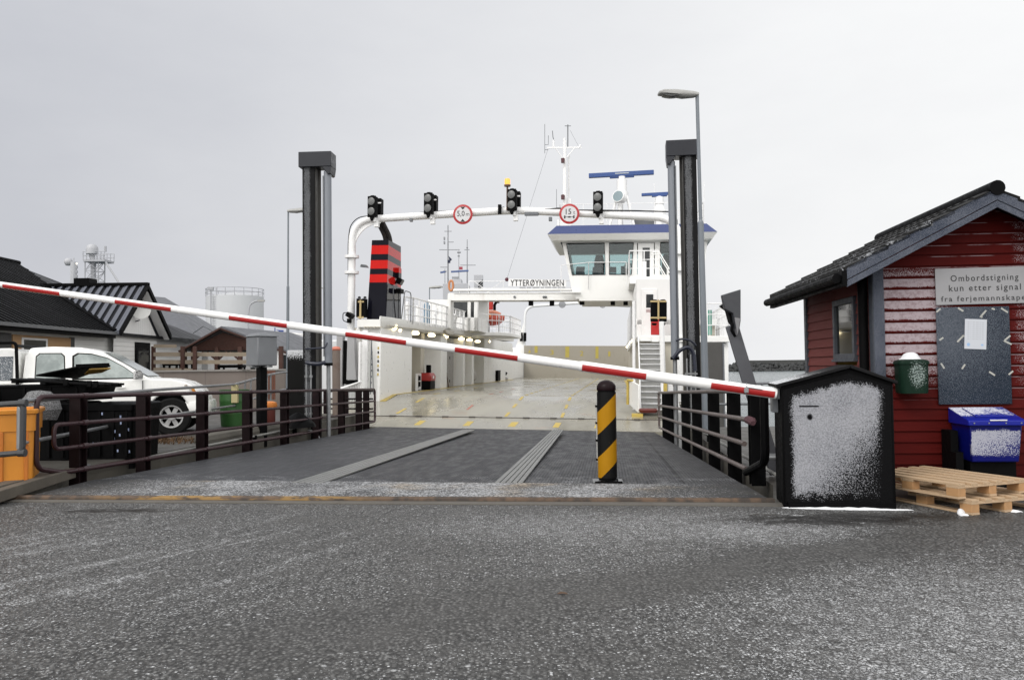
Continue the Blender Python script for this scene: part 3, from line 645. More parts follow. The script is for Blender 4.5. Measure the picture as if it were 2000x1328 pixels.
for side in (0, 1):
    for c in range(nc):
        xa = xl - .03 + (L_+.03)*c/nc; xb = xl - .03 + (L_+.03)*(c+1.12)/nc; nv = 72; A, B, Bt = [], [], []
        for j in range(nv+1):
            y = RY0 + (RY1-RY0)*j/nv; wv = .020*abs(sin(pi*(y-RY0)/.21))**.8
            for arr, x, lift in ((A, xa, .125+wv), (B, xb, .098+wv), (Bt, xa, .092)):
                X_ = min(x, pk.x); arr.append(V((X_ if side == 0 else 2*pk.x-X_, y, EAVE+slope*X_+lift)))
        mb.loft([A, B], cap=False, closed=False); mb.loft([Bt, A], cap=False, closed=False)
        mb.poly([A[0], B[0], B[0]-V((0, 0, .035)), Bt[0]])
mb.build('tiles', tile_mat(), roof, ang=30)
mb = MB(); mb.tube([(pk.x, RY0-.015+i*(RY1-RY0+.03)/12, roofz(pk.x)+.105) for i in range(13)], .085, 14); mb.build('ridge_tile', BLACK, roof)
for i, (o, zz0, zz1, ww) in enumerate(((0, -.03, .105, .03), (.0, -.115, -.04, .022))):
    mb = MB()
    for a, b, s_ in ((el.x-.0, pk.x, 1), (2*pk.x-el.x, pk.x, -1)):
        mb.prism([(a, RY0, roofz(el.x)+zz0), (b, RY0, roofz(pk.x)+zz0), (b, RY0, roofz(pk.x)+zz1), (a, RY0, roofz(el.x)+zz1)], (0, ww*s_*0+ww, 0))
    mb.build('bargeboard', BLUEG, roof, bevel=.003)
mb = MB(); mb.bx(xl-.03, xl+.03, RY0+.0, RY1, roofz(xl)-.09, roofz(xl)+.085); mb.tube([(xl-.075, RY0+.05, roofz(xl)+.0), (xl-.075, RY1, roofz(xl)-.0)], .055, 10); mb.build('gutter', BLACK, roof)
# ---- sign on the hut wall
def plane_thing(name, label, cat, c0, size, yoff):
    return thing(name, label, cat, M=hu.matrix_basis @ Matrix.Translation((c0.x, yoff, c0.z)))
s0, s1 = H(1829, 596, -.05), H(2019, 521, -.05); SW, SH = s1.x-s0.x, s1.z-s0.z
sg = thing('boarding_sign', 'grey sign with three lines of black lettering high on the red hut wall', 'sign', M=hu.matrix_basis @ Matrix.Translation((s0.x, -.035, s0.z)) @ Matrix.Rotation(radians(-.4), 4, 'Y'))
def sign_mat():
    t = NT('sign_board_grey'); n = t.noise(2.5, 5); return t.fin(t.mix(n, (.21, .21, .22), (.29, .29, .30)), .55)
mb = MB(); mb.bx(0, SW, -.012, 0, 0, SH); mb.build('board', sign_mat(), sg, bevel=.002)
INK = paint('black_lettering', (.025, .025, .028), .6, .2, 20)
fx = frame((SW/2, -.0145, 0), (1, 0, 0), (0, 0, 1), (0, -1, 0))
pxm = SW/(2019-1829)
for body, w, yb, h in (('Ombordstigning', 131, 549, 1), ('kun etter signal', 139, 569, 1), ('fra ferjemannskapet', 171, 589, 1)):
    zb = (596-yb)*pxm
    text('lettering', body, INK, sg, Matrix.Translation((0, 0, zb - .004)) @ fx, height=.095 if 'g' in body else .082, width=w*pxm, align='CENTER', spacing=1.25, bold=.006).location = (0, 0, -.018 if 'g' in body or 'j' in body else 0)
# ---- frosted notice board with a sheet of paper
n0, n1 = H(1834, 790, -.05), H(1971, 598, -.05); NW, NH = n1.x-n0.x, n1.z-n0.z
nb = thing('notice_board', 'blue grey notice board speckled with snow and bits of tape', 'notice board', M=hu.matrix_basis @ Matrix.Translation((n0.x, -.034, n0.z)))
mb = MB(); mb.bx(0, NW, -.016, 0, 0, NH)
mb.build('board', frost('snow_specked_blue', (.016, .026, .044), lambda t: t.m('MULTIPLY', t.ss(t.sep(t.co())[2], .0, .8, .26, .55), t.ss(t.sep(t.co())[0], .9, .1, .7, 1.1)), .45, 135, 170, snow=(.17, .19, .225)), nb, bevel=.003)
TAPE = paint('tape', (.52, .52, .48), .6, .1, 9); mb = MB(); px_ = NW/137
for (x, y, L0, a) in ((4, 6, 10, 40), (46, 5, 12, -35), (88, 14, 17, 48), (84, 20, 5, -20), (107, 5, 6, -20), (128, 8, 15, -35), (8, 62, 9, 35), (44, 62, 18, 46), (132, 62, 14, 40), (132, 71, 16, -28), (9, 115, 12, -60), (48, 117, 11, 55), (101, 131, 13, -35), (136, 130, 11, 40), (51, 57, 8, 0)):
    R3 = Matrix.Rotation(radians(-a), 3, 'Y'); mb.box((x*px_, -.0175, NH-y*px_), (L0*px_, .002, 3.2*px_), R3)
mb.build('tape', TAPE, nb, smooth=False)
p0_, p1_ = H(1883, 681, -.05), H(1924, 622, -.05)
pap = thing('paper_notice', 'white sheet of paper with faint print stuck on the notice board', 'paper', M=nb.matrix_basis @ Matrix.Translation((p0_.x-n0.x, -.0195, p0_.z-n0.z)) @ Matrix.Rotation(radians(3), 4, 'Y'))
mb = MB(); w_, h_ = p1_.x-p0_.x, p1_.z-p0_.z; mb.bx(0, w_, -.002, 0, 0, h_)
def paper_mat():
    t = NT('printed_paper'); X, Y, Z = t.sep(t.co()); ln = t.m('FRACT', t.m('MULTIPLY', Z, 1/.024)); l = t.m('MULTIPLY', t.ss(ln, .60, .68), t.m('MULTIPLY', t.band(X, .03, w_-.03, .004), t.band(Z, .10, h_-.03, .005)))
    l = t.m('MULTIPLY', l, t.ss(t.noise(90, 2, .5, t.map(t.co(), (1, 1, .01))), .40, .5)); b1 = t.m('MAXIMUM', t.ell(.045, .05, .018, .02, .3, X, Z), t.ell(w_-.045, .05, .015, .012, .3, X, Z))
    return t.fin(t.mix(b1, t.mix(t.m('MULTIPLY', l, .5), (.46, .48, .52), (.24, .25, .28)), (.25, .38, .58)), .6)
mb.build('sheet', paper_mat(), pap)
# ---- green litter bin on the wall
g0, g1 = H(1750, 768, -.14), H(1806, 702, -.14); GW, GH = g1.x-g0.x, g1.z-g0.z
gb = thing('litter_bin', 'dark green litter bin with a cap of snow on the red hut wall', 'litter bin', M=hu.matrix_basis @ Matrix.Translation(((g0.x+g1.x)/2, -.17, g0.z)))
GREEN = frost('frosted_green_plastic', (.008, .026, .016), lambda t: t.m('MULTIPLY', t.ell(.03, .22, .09, .14, .5, t.sep(t.co())[0], t.sep(t.co())[2]), .48), .4, 70, 160, snow=(.40, .48, .46))
mb = MB(); rr_ = [(GW/2*.86, .0), (GW/2*.9, .01), (GW/2, GH*.9)]
mb.loft([[V((w*max(-1, min(1, 1.25*cos(a))), .115*max(-1, min(1, 1.25*sin(a))), z)) for a in [2*pi*(i+.5)/32 for i in range(32)]] for w, z in ((GW/2*.88, 0), (GW/2*.93, .02), (GW/2*.97, GH*.88))]); mb.build('body', GREEN, gb, ang=40)
mb = MB(); mb.loft([[V((w*max(-1, min(1, 1.25*cos(a))), (.115*w/(GW/2)+.006)*max(-1, min(1, 1.25*sin(a))), z)) for a in [2*pi*(i+.5)/32 for i in range(32)]] for w, z in ((GW/2*1.03, GH*.86), (GW/2*1.05, GH*.9), (GW/2*.98, GH*.97), (GW/2*.7, GH*1.01))]); mb.build('lid', GREEN, gb, ang=40)
mb = MB(); mb.loft([[V((w*cos(a)*(1+.12*sin(3*a)), .09*w/.13*sin(a)*(1+.1*cos(2*a)), z)) for a in [2*pi*i/24 for i in range(24)]] for w, z in ((.125, GH*.985), (.115, GH*1.02), (.095, GH*1.07), (.085, GH*1.12), (.07, GH*1.17), (.04, GH*1.21), (.01, GH*1.22))]); mb.build('snow_cap', SNOWM, gb)
mb = MB(); mb.bx(-.05, .05, .115, .145, .05, GH*.8); mb.build('bracket', GALV, gb)
# ---- blue grit bin
b0, b1 = H(1896, 903, -.52), H(1997, 829, -.52); BW, BHt = b1.x-b0.x, b1.z-b0.z; bdp = .46
bl = thing('grit_bin', 'blue plastic grit bin with a sloping lid and a snowy front panel', 'grit bin', M=hu.matrix_basis @ Matrix.Translation((b0.x, -.52, 0)))
z0 = b0.z
def bluebin():
    t = NT('snowy_blue_plastic'); X, Y, Z = t.sep(t.co()); n = t.m('MULTIPLY_ADD', t.noise(12, 4), .06, -.03)
    reg = t.m('MULTIPLY', t.m('MULTIPLY', t.band(t.m('ADD', X, t.m('MULTIPLY', n, .2)), .02, BW-.02, .006), t.band(t.m('ADD', Z, n), z0+.07, z0+BHt-.06, .02)), t.ss(Y, .06, .035))
    den = t.m('MULTIPLY', reg, t.ss(t.m('SUBTRACT', t.m('MULTIPLY', t.m('SUBTRACT', Z, z0), 1.6), t.m('MULTIPLY', X, .9)), -.42, .42, .30, .9)); s = crust(t, den, 85)
    return t.fin(t.mix(s, t.mix(t.noise(5), (.002, .003, .075), (.003, .006, .125)), (.34, .35, .41)), t.mix(s, (.35,)*3, (.9,)*3), 0, .2)
BLUEP = bluebin()
mb = MB(); mb.loft([[V((x, y, z)) for x, y in ((i, i), (BW-i, i), (BW-i, bdp-i*.5), (i, bdp-i*.5))] for i, z in ((.03, z0), (.0, z0+BHt))]); mb.build('body', BLUEP, bl, bevel=.012)
def lidmat():
    t = NT('snowy_blue_lid'); X, Y, Z = t.sep(t.co()); D = t.m('MULTIPLY', t.ss(t.sep(t.co('Normal'))[2], .5, .8), t.m('MULTIPLY', t.m('MULTIPLY', t.ss(Y, .06, .22), t.ss(t.sep(t.co())[0], .62, .40, .3, 1)), t.ss(t.noise(4), .3, .55, .2, .8)))
    g = grains(t, D, 70, 150); s = crust(t, D, 60)
    return t.fin(t.mix(s, t.mix(t.noise(5), (.004, .008, .17), (.006, .013, .24)), (.52, .53, .59)), t.mix(s, (.35,)*3, (.9,)*3), 0, .25)
mb = MB(); LH = z0+BHt; lidp = [(-.035, LH-.01), (-.035, LH+.045), (.02, LH+.065), (.05, LH+.07), (bdp+.01, LH+.17), (bdp+.01, LH-.01)]
mb.prism([(-.025, y, z) for y, z in lidp], (BW+.05, 0, 0)); lid = mb.build('lid', lidmat(), bl, bevel=.010)
mb = MB(); mb.prism([(.10, .07, LH+.075), (.10, bdp-.05, LH+.157), (.10, bdp-.05, LH+.172), (.10, .07, LH+.092)], (BW-.2, 0, 0)); mb.build('lid_panel', lidmat(), lid, bevel=.006)
mb = MB(); mb.bx(BW*.36, BW*.68, -.042, -.030, LH+.046, LH+.058); mb.build('handle', paint('pale_handle', (.6, .6, .65), .4), lid)
mb = MB()
for q in (.06, .34, .66, .95): mb.cyl((BW*q, -.041, LH+.02), (BW*q, -.034, LH+.02), .008, n=8)
mb.build('rivet', GALV, lid)
mb = MB(); mb.bx(.04, BW-.03, .10, bdp-.02, 0, z0-.004); mb.build('plinth', BLACK, bl)  # black block added to stand in for the deep shade under the bin
mb = MB(); mb.bx(-.11, -.03, .10, bdp, .02, z0+.1); mb.bx(-.11, -.03, .22, bdp, z0+.1, LH-.08); mb.build('side_bracket', BLACK, bl)
# ---- pallets
def wood_mat():
    t = NT('new_pallet_wood'); g = t.noise(3, 6, .6, t.map(t.co(), (1.2, 14, 14))); oi = t.N('ShaderNodeObjectInfo').outputs['Random']
    c = t.mix(g, (.31, .215, .13), (.50, .365, .24)); k = t.ss(t.noise(7, 3, .5), .66, .72, 0, .5); c = t.mix(k, c, (.20, .11, .05)); t.bump(g, .25, .003); return t.fin(c, .65, 0, .3)
WOOD = wood_mat(); WOODB = paint('orange_end_grain', (.42, .235, .105), .7, .25, 12)
A0 = V((4.235, 7.85, 0)); prot = math.atan2(.93, -.37)
def make_pallet(name, label, M):
    p = thing(name, label, 'pallet', M=M, group='wooden pallets stacked by the hut'); PL, PW = 1.2, .93
    mb = MB()
    for i in range(6): y = -(.05+i*(PW-.1)/5); mb.box((PL/2, y, .133), (PL, .082 if i % 2 else .088, .022))
    mb.build('top_boards', WOOD, p, bevel=.002, smooth=False)
    mb = MB()
    for x in (.07, PL/2, PL-.07): mb.box((x, -PW/2, .111), (.14, PW, .020))
    mb.build('cross_boards', WOOD, p, bevel=.002, smooth=False)
    for x in (.07, PL/2, PL-.07):
        for y in (.05, PW/2, PW-.05): mb = MB(); mb.box((x, -y, .061), (.135, .098, .078)); mb.build('block', WOODB, p, bevel=.003, smooth=False)
    mb = MB()
    for y in (.05, PW/2, PW-.05): mb.box((PL/2, -y, .011), (PL, .1, .021))
    mb.build('bottom_boards', WOOD, p, bevel=.002, smooth=False)
    return p
make_pallet('wooden_pallet', 'new pale wooden pallet lying on top of another beside the hut', Matrix.Translation(A0+V((0, 0, .146))) @ Matrix.Rotation(prot, 4, 'Z'))
make_pallet('wooden_pallet', 'lower wooden pallet on the ground with snow at its blocks', Matrix.Translation(A0+V((.10, -.04, 0))) @ Matrix.Rotation(prot-.05, 4, 'Z'))
mb = MB()
for dx, dy, r, sz in ((.045, .05, .045, 1.0), (.03, -.03, .05, .2), (.52, .15, .04, .9), (.60, .13, .06, .2)):
    k0 = len(mb.v); mb.ball(A0+V((dx, dy, .0)), r, 10, sz=sz)
    for i in range(k0, len(mb.v)): q = mb.v[i]; mb.v[i] = q + V((.25*r*sin(31*q.y+7), .25*r*sin(37*q.x), .18*r*sin(41*q.x+29*q.y)))
tag(mb.build('snow_clumps', SNOWM), 'small clumps of snow caught around the lower pallet', 'snow', kind='stuff')
# ---- lift towers
TB = frost('snow_streaked_black', (.012, .012, .013), lambda t: t.m('MULTIPLY', t.band(t.m('MULTIPLY_ADD', t.noise(6, 4), .05, t.sep(t.co())[0]), -.09, .06, .035), t.ss(t.noise(1.6, 5, .6, t.map(t.co(), (1, 1, .5))), .25, .6, .45, .85)), .55, 45, 110, snow=(.15, .155, .165), body=.5)
TSIDE = paint('tower_side_steel', (.105, .10, .092), .55, .2, 1.5, dirt=(.05, .04, .03), da=.6, streak=True)
CAPM = paint('tower_cap_paint', (.024, .026, .034), .35, .2, 2.5, dirt=(.26, .26, .27), da=.55, ds=2, spec=.3)
CYLM = paint('hydraulic_grey', (.23, .25, .285), .38, .1, 2)
def tower(label, px0, px1, pyt, Y, mir):
    bx0 = at((px0+px1)/2, 500, Y); s_ = -1 if mir else 1
    tw = thing('lift_tower', label, 'lift tower', (bx0.x, Y, -.4), radians(-4 if not mir else -8), 'hydraulic towers of the loading ramp'); W_ = abs(at(px1, 500, Y).x - at(px0, 500, Y).x)
    ht = at((px0+px1)/2, pyt, Y).z + .4
    cx = -s_*W_*.22
    mb = MB(Matrix.Translation((0, 0, 0))); m2 = MB()
    o1 = MB(); o1.bx(-.155, .155, -.02, .0, 0, ht-.3); o1.bx(-.155, .155, .28, .30, 0, ht-.3); o1.bx(-.155 if s_ > 0 else .135, -.135 if s_ > 0 else .155, 0, .28, 0, ht-.3); o1.bx(-.01, .01, 0, .28, 0, ht-.3)
    c_ = o1.build('column', TB, tw); c_.location = (cx, 0, 0)
    o2 = MB(); x_ = .155 if s_ > 0 else -.155; o2.bx(x_-.001*s_, x_+.012*s_, .03, .29, 0, ht-.32); o2.bx(x_, x_+.07*s_, .28, .30, 0, ht-.32); c2 = o2.build('column_side', TSIDE, tw); c2.location = (cx, 0, 0)
    mb = MB(); mb.bx(-W_/2, W_/2, -.10, .36, ht-.38, ht); mb.prism([(s_*W_*.22, -.09, ht-.38), (s_*W_*.5, -.09, ht-.38), (s_*W_*.47, -.09, ht-.56), (s_*W_*.40, -.09, ht-.58)], (0, .44, 0)); mb.build('cap', CAPM, tw, bevel=.012)
    mb = MB(); qx = s_*W_*.34; mb.cyl((qx-.055, .06, ht-.5), (qx+.055, .06, ht-.5), .055, n=14); mb.bx(qx-.06, qx-.04, .0, .12, ht-.55, ht-.38); mb.bx(qx+.04, qx+.06, .0, .12, ht-.55, ht-.38); mb.build('pivot', BLACK, tw)
    zb = at((px0+px1)/2, 712 if not mir else 700, Y).z+.4
    mb = MB(); mb.cyl((qx, .06, zb), (qx, .06, ht-.48), .095 if not mir else .088, n=24); cy = mb.build('cylinder', CYLM, tw)
    mb = MB(); mb.cyl((qx, .06, zb-.03), (qx, .06, zb+.04), .105, n=24); mb.build('gland', BLACK, cy)
    mb = MB(); mb.cyl((qx, .06, -.3), (qx, .06, zb), .05, n=16); mb.build('piston_rod', GALV, tw)
    mb = MB(); mb.tube([(qx-s_*.09, -.02, zb+.2), (qx-s_*.092, -.02, ht-.6)], .016, 6); mb.build('oil_pipe', GREYP, tw)
    return tw, cx, qx, zb, ht
tl, cxl, qxl, zbl, htl = tower('tall black lift tower with a grey cylinder behind the maroon ramp railing', 585, 650, 298, 20.3, False)
tr_, cxr, qxr, zbr, htr = tower('tall black lift tower behind the leaning street lamp pole', 1305, 1368, 275, 19.3, True)
HOSE = paint('blue_black_hose', (.012, .016, .035), .5, .3, 6)
mb = MB(); z = zbl+.03
mb.tube(fil([(qxl-.02, -.12, z+.02), (.1, -.18, z-.02), (-.12, -.16, z+.0), (-.22, -.12, z+.02)], .08), .05, 8)
mb.tube(fil([(qxl+.02, -.1, z+.5), (qxl-.02, -.16, z+.38), (-.1, -.16, z+.36), (-.25, -.05, z+.36)], .06), .022, 8); mb.build('hose', HOSE, tl)
mb = MB()
for x in (-.215, -.10):
    mb.cyl((x, -.14, .45), (x, -.14, z-.02), .022, n=8)
    for zz in (z-.35, .75): mb.cyl((x, -.14, zz), (x, -.14, zz+.06), .045, n=8)
mb.tube(fil([(-.3, -.2, .36), (-.02, -.2, .36), (.12, -.2, .2), (.12, -.2, -.2)], .12), .035, 8); mb.build('oil_pipe', GALV, tl)
mb = MB(); z = zbr
mb.tube(fil([(qxr-.05, -.16, z+.0), (qxr+.1, -.2, z+.2), (.06, -.2, z+.28), (.17, -.16, z+.1), (.19, -.16, z-.3)], .12), .045, 8)
mb.tube(fil([(qxr+.02, -.12, z+.42), (qxr+.15, -.16, z+.46), (.1, -.16, z+.42), (.22, -.1, z+.3)], .08), .025, 8); mb.build('hose', HOSE, tr_)
mb = MB()
for x in (.0, .09, .19): mb.cyl((x, -.16, .3), (x, -.16, z+.0+x), .018, n=8)
mb.bx(-.05, .24, -.18, -.14, z-.38, z-.34); mb.build('oil_pipe', GALV, tr_)
# black frosty fender box beside the far tower, and the rusty pile
fb0 = at(577, 832, 21.5); fbx = thing('fender_box', 'tall black rubber box with frost on top beside the lift tower', 'fender', (fb0.x, 21.5, -.4))
mb = MB(); w_ = .21; zt = at(577, 684, 21.5).z+.4; mb.loft([[V((x*w_*k, y*.3, z)) for x, y in ((-1, 0), (1, 0), (1, 1), (-1, 1))] for k, z in ((1, 0), (1, zt-.1), (.97, zt))])
mb.build('body', frost('frost_topped_rubber', (.012, .012, .012), lambda t: t.ss(t.sep(t.co())[2], zt-.32, zt-.02, 0, .9), .7, 30, 70), fbx, bevel=.01)
mb = MB(); mb.bx(-w_-.02, w_+.02, -.02, .33, zt*.55, zt*.58); mb.bx(-w_-.02, w_+.02, -.02, .33, .1, .3); mb.build('band', BLACK, fbx)
pp = at(657, 760, 23.5); pl = thing('mooring_pile', 'rusty brown steel pile with a faded orange top at the ferry berth', 'pile', (pp.x, 23.5, -2.5))
zt = at(657, 683, 23.5).z+2.5
def pile_mat():
    t = NT('rusty_pile'); Z = t.sep(t.co())[2]; n = t.noise(3, 6, .7)
    c = t.mix(t.ss(t.m('MULTIPLY_ADD', n, .9, Z), zt-1.4, zt-2.0), (.16, .125, .105), (.20, .055, .025)); c = t.mix(t.ss(n, .5, .7, 0, .6), c, (.10, .05, .03)); return t.fin(c, .75)
mb = MB(); mb.cyl((0, 0, 0), (0, 0, zt), .115, n=14); mb.build('shaft', pile_mat(), pl)
mb = MB(); mb.lathe([(.12, zt-.02), (.14, zt+.02), (.10, zt+.08), (.01, zt+.1)], n=14); mb.build('cap', paint('faded_orange', (.55, .18, .12), .6, .2, 5), pl)
# ---- street lamps
LGREY = paint('lamp_pole_grey', (.20, .225, .255), .4, .1, 3); LHEAD = paint('lamp_head_grey', (.40, .40, .385), .4, .1, 3)
def lamp_head(parent, M, L=.88, sc_=1.):
    mb = MB(M); sec = []
    for x, w, zt, zb in ((0, .07, .05, -.02), (.1, .09, .07, -.06), (.35, .12, .085, -.09), (.5, .14, .09, -.07), (.75, .14, .08, -.05), (.86, .10, .04, -.05), (.88, .06, 0, -.045)):
        sec.append([V((-x*L/.88*sc_, y*w*sc_, ((zt if z > 0 else zb)*(1 if abs(y) < .5 else .45))*sc_)) for y, z in ((-1, -1), (-.4, -1), (.4, -1), (1, -1), (1, 1), (.4, 1), (-.4, 1), (-1, 1))])
    mb.loft(sec); h = mb.build('lamp_head', LHEAD, parent, ang=60)
    mb = MB(M); mb.loft([[V((-(.44+.34*k)*L/.88*sc_, y*.11*sc_, (-.05-.05*sin(pi*k)*(1-abs(y)*.5))*sc_)) for y in (-1, -.4, .4, 1)] + [V((-(.44+.34*k)*L/.88*sc_, y*.1*sc_, -.03*sc_)) for y in (1, -1)] for k in (0, .25, .5, .75, 1)]); mb.build('lens', LAMPGL, h)
def lamp(label, pxb, pyb, pxt, pyt, Y, r, zb=0., flip=False, head=1., group='street lamps on the quay'):
    top = at(pxt, pyt, Y); b = at(pxb, pyb, Y); base = b + (b-top)*((b.z-zb)/(top.z-b.z)); base.y = Y
    la = thing('street_lamp', label, 'street lamp', base, 0, group); M = inv(la)
    mid = base.lerp(top, .62); mb = MB(M); mb.cyl(base, base.lerp(top, .16), r*1.35, n=16); mb.cyl(base.lerp(top, .16), mid, r*1.15, r*1.0, n=16); mb.cyl(mid, top, r*.6, n=12); mb.cyl(mid-V((0, 0, .02)), mid+V((0, 0, .05)), r*1.0, r*.65, n=16)
    mb.build('pole', LGREY, la)
    lamp_head(la, M @ Matrix.Translation(top + V((.03 if not flip else -.03, 0, .0))) @ Matrix.Rotation(pi if flip else 0, 4, 'Z') @ Matrix.Rotation(radians(3), 4, 'Y'), sc_=head)
    return la
lamp('tall grey street lamp standing in front of the black lift tower', 1377, 735, 1361.5, 186, 17.6, .064)
lamp('thin grey street lamp half hidden behind the black lift tower', 562, 690, 563, 413, 29.5, .05, flip=True, head=.95)
lamp('tiny street lamp seen between the lift tower and its cylinder', 627, 660, 627, 563, 58, .07, flip=True, head=.5)
lamp('street lamp rising behind the white railing of the ferry', 838.5, 640, 839, 562, 66, .07, flip=True, head=1.25)
# ---- leaning post with bent steel hood
LY = 10.7; lb = at(1509, 905, LY); lpz = thing('leaning_post', 'leaning grey flat steel post topped by a bent dark hood', 'post', lb); Ml = inv(lpz)
mb = MB(Ml); mb.beam(at(1516, 925, LY), at(1429, 635, LY), .165, .05, up=(0, 1, 0)); mb.build('post', paint('post_grey', (.085, .088, .10), .5, .15, 3), lpz, bevel=.006)
mb = MB(Ml); pts = [(1411, 576), (1447, 565), (1447, 626), (1443, 652), (1437, 640), (1432, 612), (1416, 604)]
mb.prism([at(x, y, LY-.12) for x, y in pts], (0, .10, 0)); mb.build('hood', paint('hood_steel', (.050, .053, .062), .5, .2, 4), lpz, bevel=.01)
mb = MB(Ml); mb.prism([at(x, y, LY-.02) for x, y in [(1413, 577), (1419, 574), (1420, 590), (1430, 605), (1436, 640), (1427, 628), (1421, 606), (1409, 597), (1416, 592)]], (0, .14, 0)); mb.build('hood_rim', BLACK, lpz)
mb = MB(Ml); mb.prism([at(x, y, LY-.14) for x, y in [(1435, 620), (1446, 622), (1441, 654)]], (0, .16, 0)); mb.build('gusset', paint('pale_gusset', (.24, .24, .25), .5), lpz)
mb = MB(Ml); mb.tube([at(1431, 630, LY-.03), at(1429, 645, LY-.05), at(1436, 657, LY-.03)], .018, 6); mb.build('cable', BLACK, lpz)
# ---- railing and pipes along the quay edge by the hut
qr = thing('quay_railing', 'dark thin pipe railing along the quay edge towards the sea', 'railing', (5, 18.9, 0)); Mq = inv(qr)
mb = MB(Mq)
for z in (1.02, .55): mb.cyl((4.3, 18.9, z), (14, 18.9, z), .028, n=8)
mb.build('rail', GREYP, qr)
for x in (4.35, 5.0, 5.75, 7.4, 9.2, 11): m_ = MB(Mq); m_.cyl((x, 18.9, 0), (x, 18.9, 1.02), .03, n=8); m_.cyl((x, 18.9, 0), (x, 18.9, .2), .05, n=8); m_.build('post', GREYP, qr)
def quay_pipe(label, f, dx, k0, k1, z, r, mat):
    o = thing('service_pipe', label, 'pipe', f(k0)); M = inv(o); pts = []
    for i in range(9): k = k0+(k1-k0)*i/8; p = f(k); pts.append(V((p.x+dx, p.y, z)))
    mb = MB(M); mb.tube(pts, r, 8); pi_ = mb.build('pipe', mat, o)
    for i in (1, 3, 5, 7): q = MB(M); q.box(pts[i]+V((0, 0, -.05)), (.09, .06, .14)); q.build('bracket', BLACK, o)
PIPEM = paint('pale_pipe', (.33, .33, .31), .5, .2, 5, dirt=(.12, .1, .08), da=.6)
quay_pipe('pale service pipe running along the quay edge below the maroon railing', rl, -.36, .03, .66, .10, .022, PIPEM)
quay_pipe('pale service pipe running along the quay edge by the barrier cabinet', rr, .42, .0, .66, .10, .024, PIPEM)
ub = thing('pipe_hoop', 'small grey pipe hoop beside the barrier cabinet at the foot of the leaning post', 'pipe', at(1490, 930, 10.1)); Mu = inv(ub)
mb = MB(Mu); mb.tube(fil([at(1480, 925, 10.1), at(1481, 900, 10.1), at(1488, 893, 10.1), at(1560, 893, 10.1)], .1), .03, 8); mb.tube([at(1470, 888, 10.3), at(1560, 888, 10.3)], .018, 6); mb.build('pipe', GALV, ub)
tb = thing('steel_box', 'dark grey steel fender box standing beyond the lamp pole by the sea', 'fender', at(1397, 760, 26)); Mt = inv(tb)
a_, b_ = at(1382, 668, 26), at(1412, 668, 26); mb = MB(Mt); mb.bx(a_.x-.5, b_.x, 26, 26.6, -2.5, a_.z); mb.build('body', paint('fender_grey', (.085, .082, .078), .7, .12, 1.2), tb, bevel=.03)
mb = MB(Mt); mb.bx(b_.x-.02, b_.x+.03, 25.98, 26.5, -2.5, a_.z-.05); mb.build('side_strip', GREYP, tb)
# a withered leaf on the asphalt
lf = onz(1098, 1161, .0); mb = MB(); mb.add([lf+V((-.035, 0, .006)), lf+V((-.01, .02, .016)), lf+V((.03, .014, .010)), lf+V((.038, -.006, .004)), lf+V((.004, -.016, .012))], [(0, 1, 4), (1, 2, 4), (2, 3, 4)])
o = mb.build('dead_leaf', paint('brown_leaf', (.10, .055, .03), .8, .4, 40)); tag(o, 'single withered brown leaf lying on the snowy asphalt', 'leaf')
# ================================================================== LEFT QUAY
WOODK = paint('grey_timber', (.11, .095, .075), .8, .3, 4, bump=.4, dirt=(.2, .18, .14), da=.5)
tk = thing('timber_kerb', 'weathered grey timber beam along the raised quay edge beside the orange tub', 'kerb beam', (-5.8, 9.1, 0)); Mk = inv(tk)
mb = MB(Mk); mb.beam((-5.70, 8.95, .10), (-5.86, 10.9, .13), .13, .13); mb.beam((-5.98, 9.0, .145), (-6.02, 10.9, .145), .2, .05); mb.build('beam', WOODK, tk, bevel=.01, smooth=False)
# ---- galvanised quay railing
gq = thing('quay_guardrail', 'galvanised pipe guardrail along the quay behind the maroon ramp railing', 'guardrail', (-5.85, 9.8, QZ)); Mg = inv(gq)
GP = [V((-5.86, 9.75, 1.12)), V((-6.12, 11.8, 1.12)), V((-6.55, 14.9, 1.12)), V((-6.60, 19.5, 1.13)), V((-6.62, 22.2, 1.33)), V((-6.6, 23.6, 1.40)), V((-6.0, 24.3, 1.40))]
low = lambda p, z: V((p.x, p.y, p.z-1.12+z))
mb = MB(Mg); mb.tube(fil([low(GP[0], .56), GP[0]+V((.0, 0, 0))] + GP[1:], .12), .03, 10); mb.build('top_rail', GALV, gq)
mb = MB(Mg); mb.tube([low(GP[0], .62)] + [low(p, .62) for p in GP[1:]], .026, 10); mb.build('mid_rail', GALV, gq)
mb = MB(Mg); mb.tube(fil([at(-30, 792, 9.5), at(46, 787, 9.5), at(44, 884, 9.5), at(-30, 890, 9.5)], .08), .034, 10)
for c in (at(46, 787, 9.5), at(44, 884, 9.5)): mb.cyl(c+V((-.05, 0, 0)), c+V((.035, 0, 0)), .046, n=10)
mb.build('near_loop', paint('dark_galvanised', (.040, .042, .046), .5, .2, 6), gq)
for px, r in ((167, .024), (310, .032), (352, .03), (464, .028), (478, .024), (490, .024), (522, .024), (530, .024)):
    for i in range(len(GP)-1):
        a, b = GP[i], GP[i+1]
        for k in range(41):
            p = a.lerp(b, k/40); q = p-CAMP
            if abs(1000+FPX*q.dot(RT)/q.dot(FW)-px) < 1.3: break
        else: continue
        break
    m_ = MB(Mg); m_.cyl(V((p.x, p.y, QZ)), p, r, n=8); m_.cyl(V((p.x, p.y, QZ)), V((p.x, p.y, QZ+.02)), .07, n=8); m_.cyl(p-V((0, 0, .03)), p+V((0, 0, .03)), r*1.6, n=8); m_.build('post', GALV, gq)
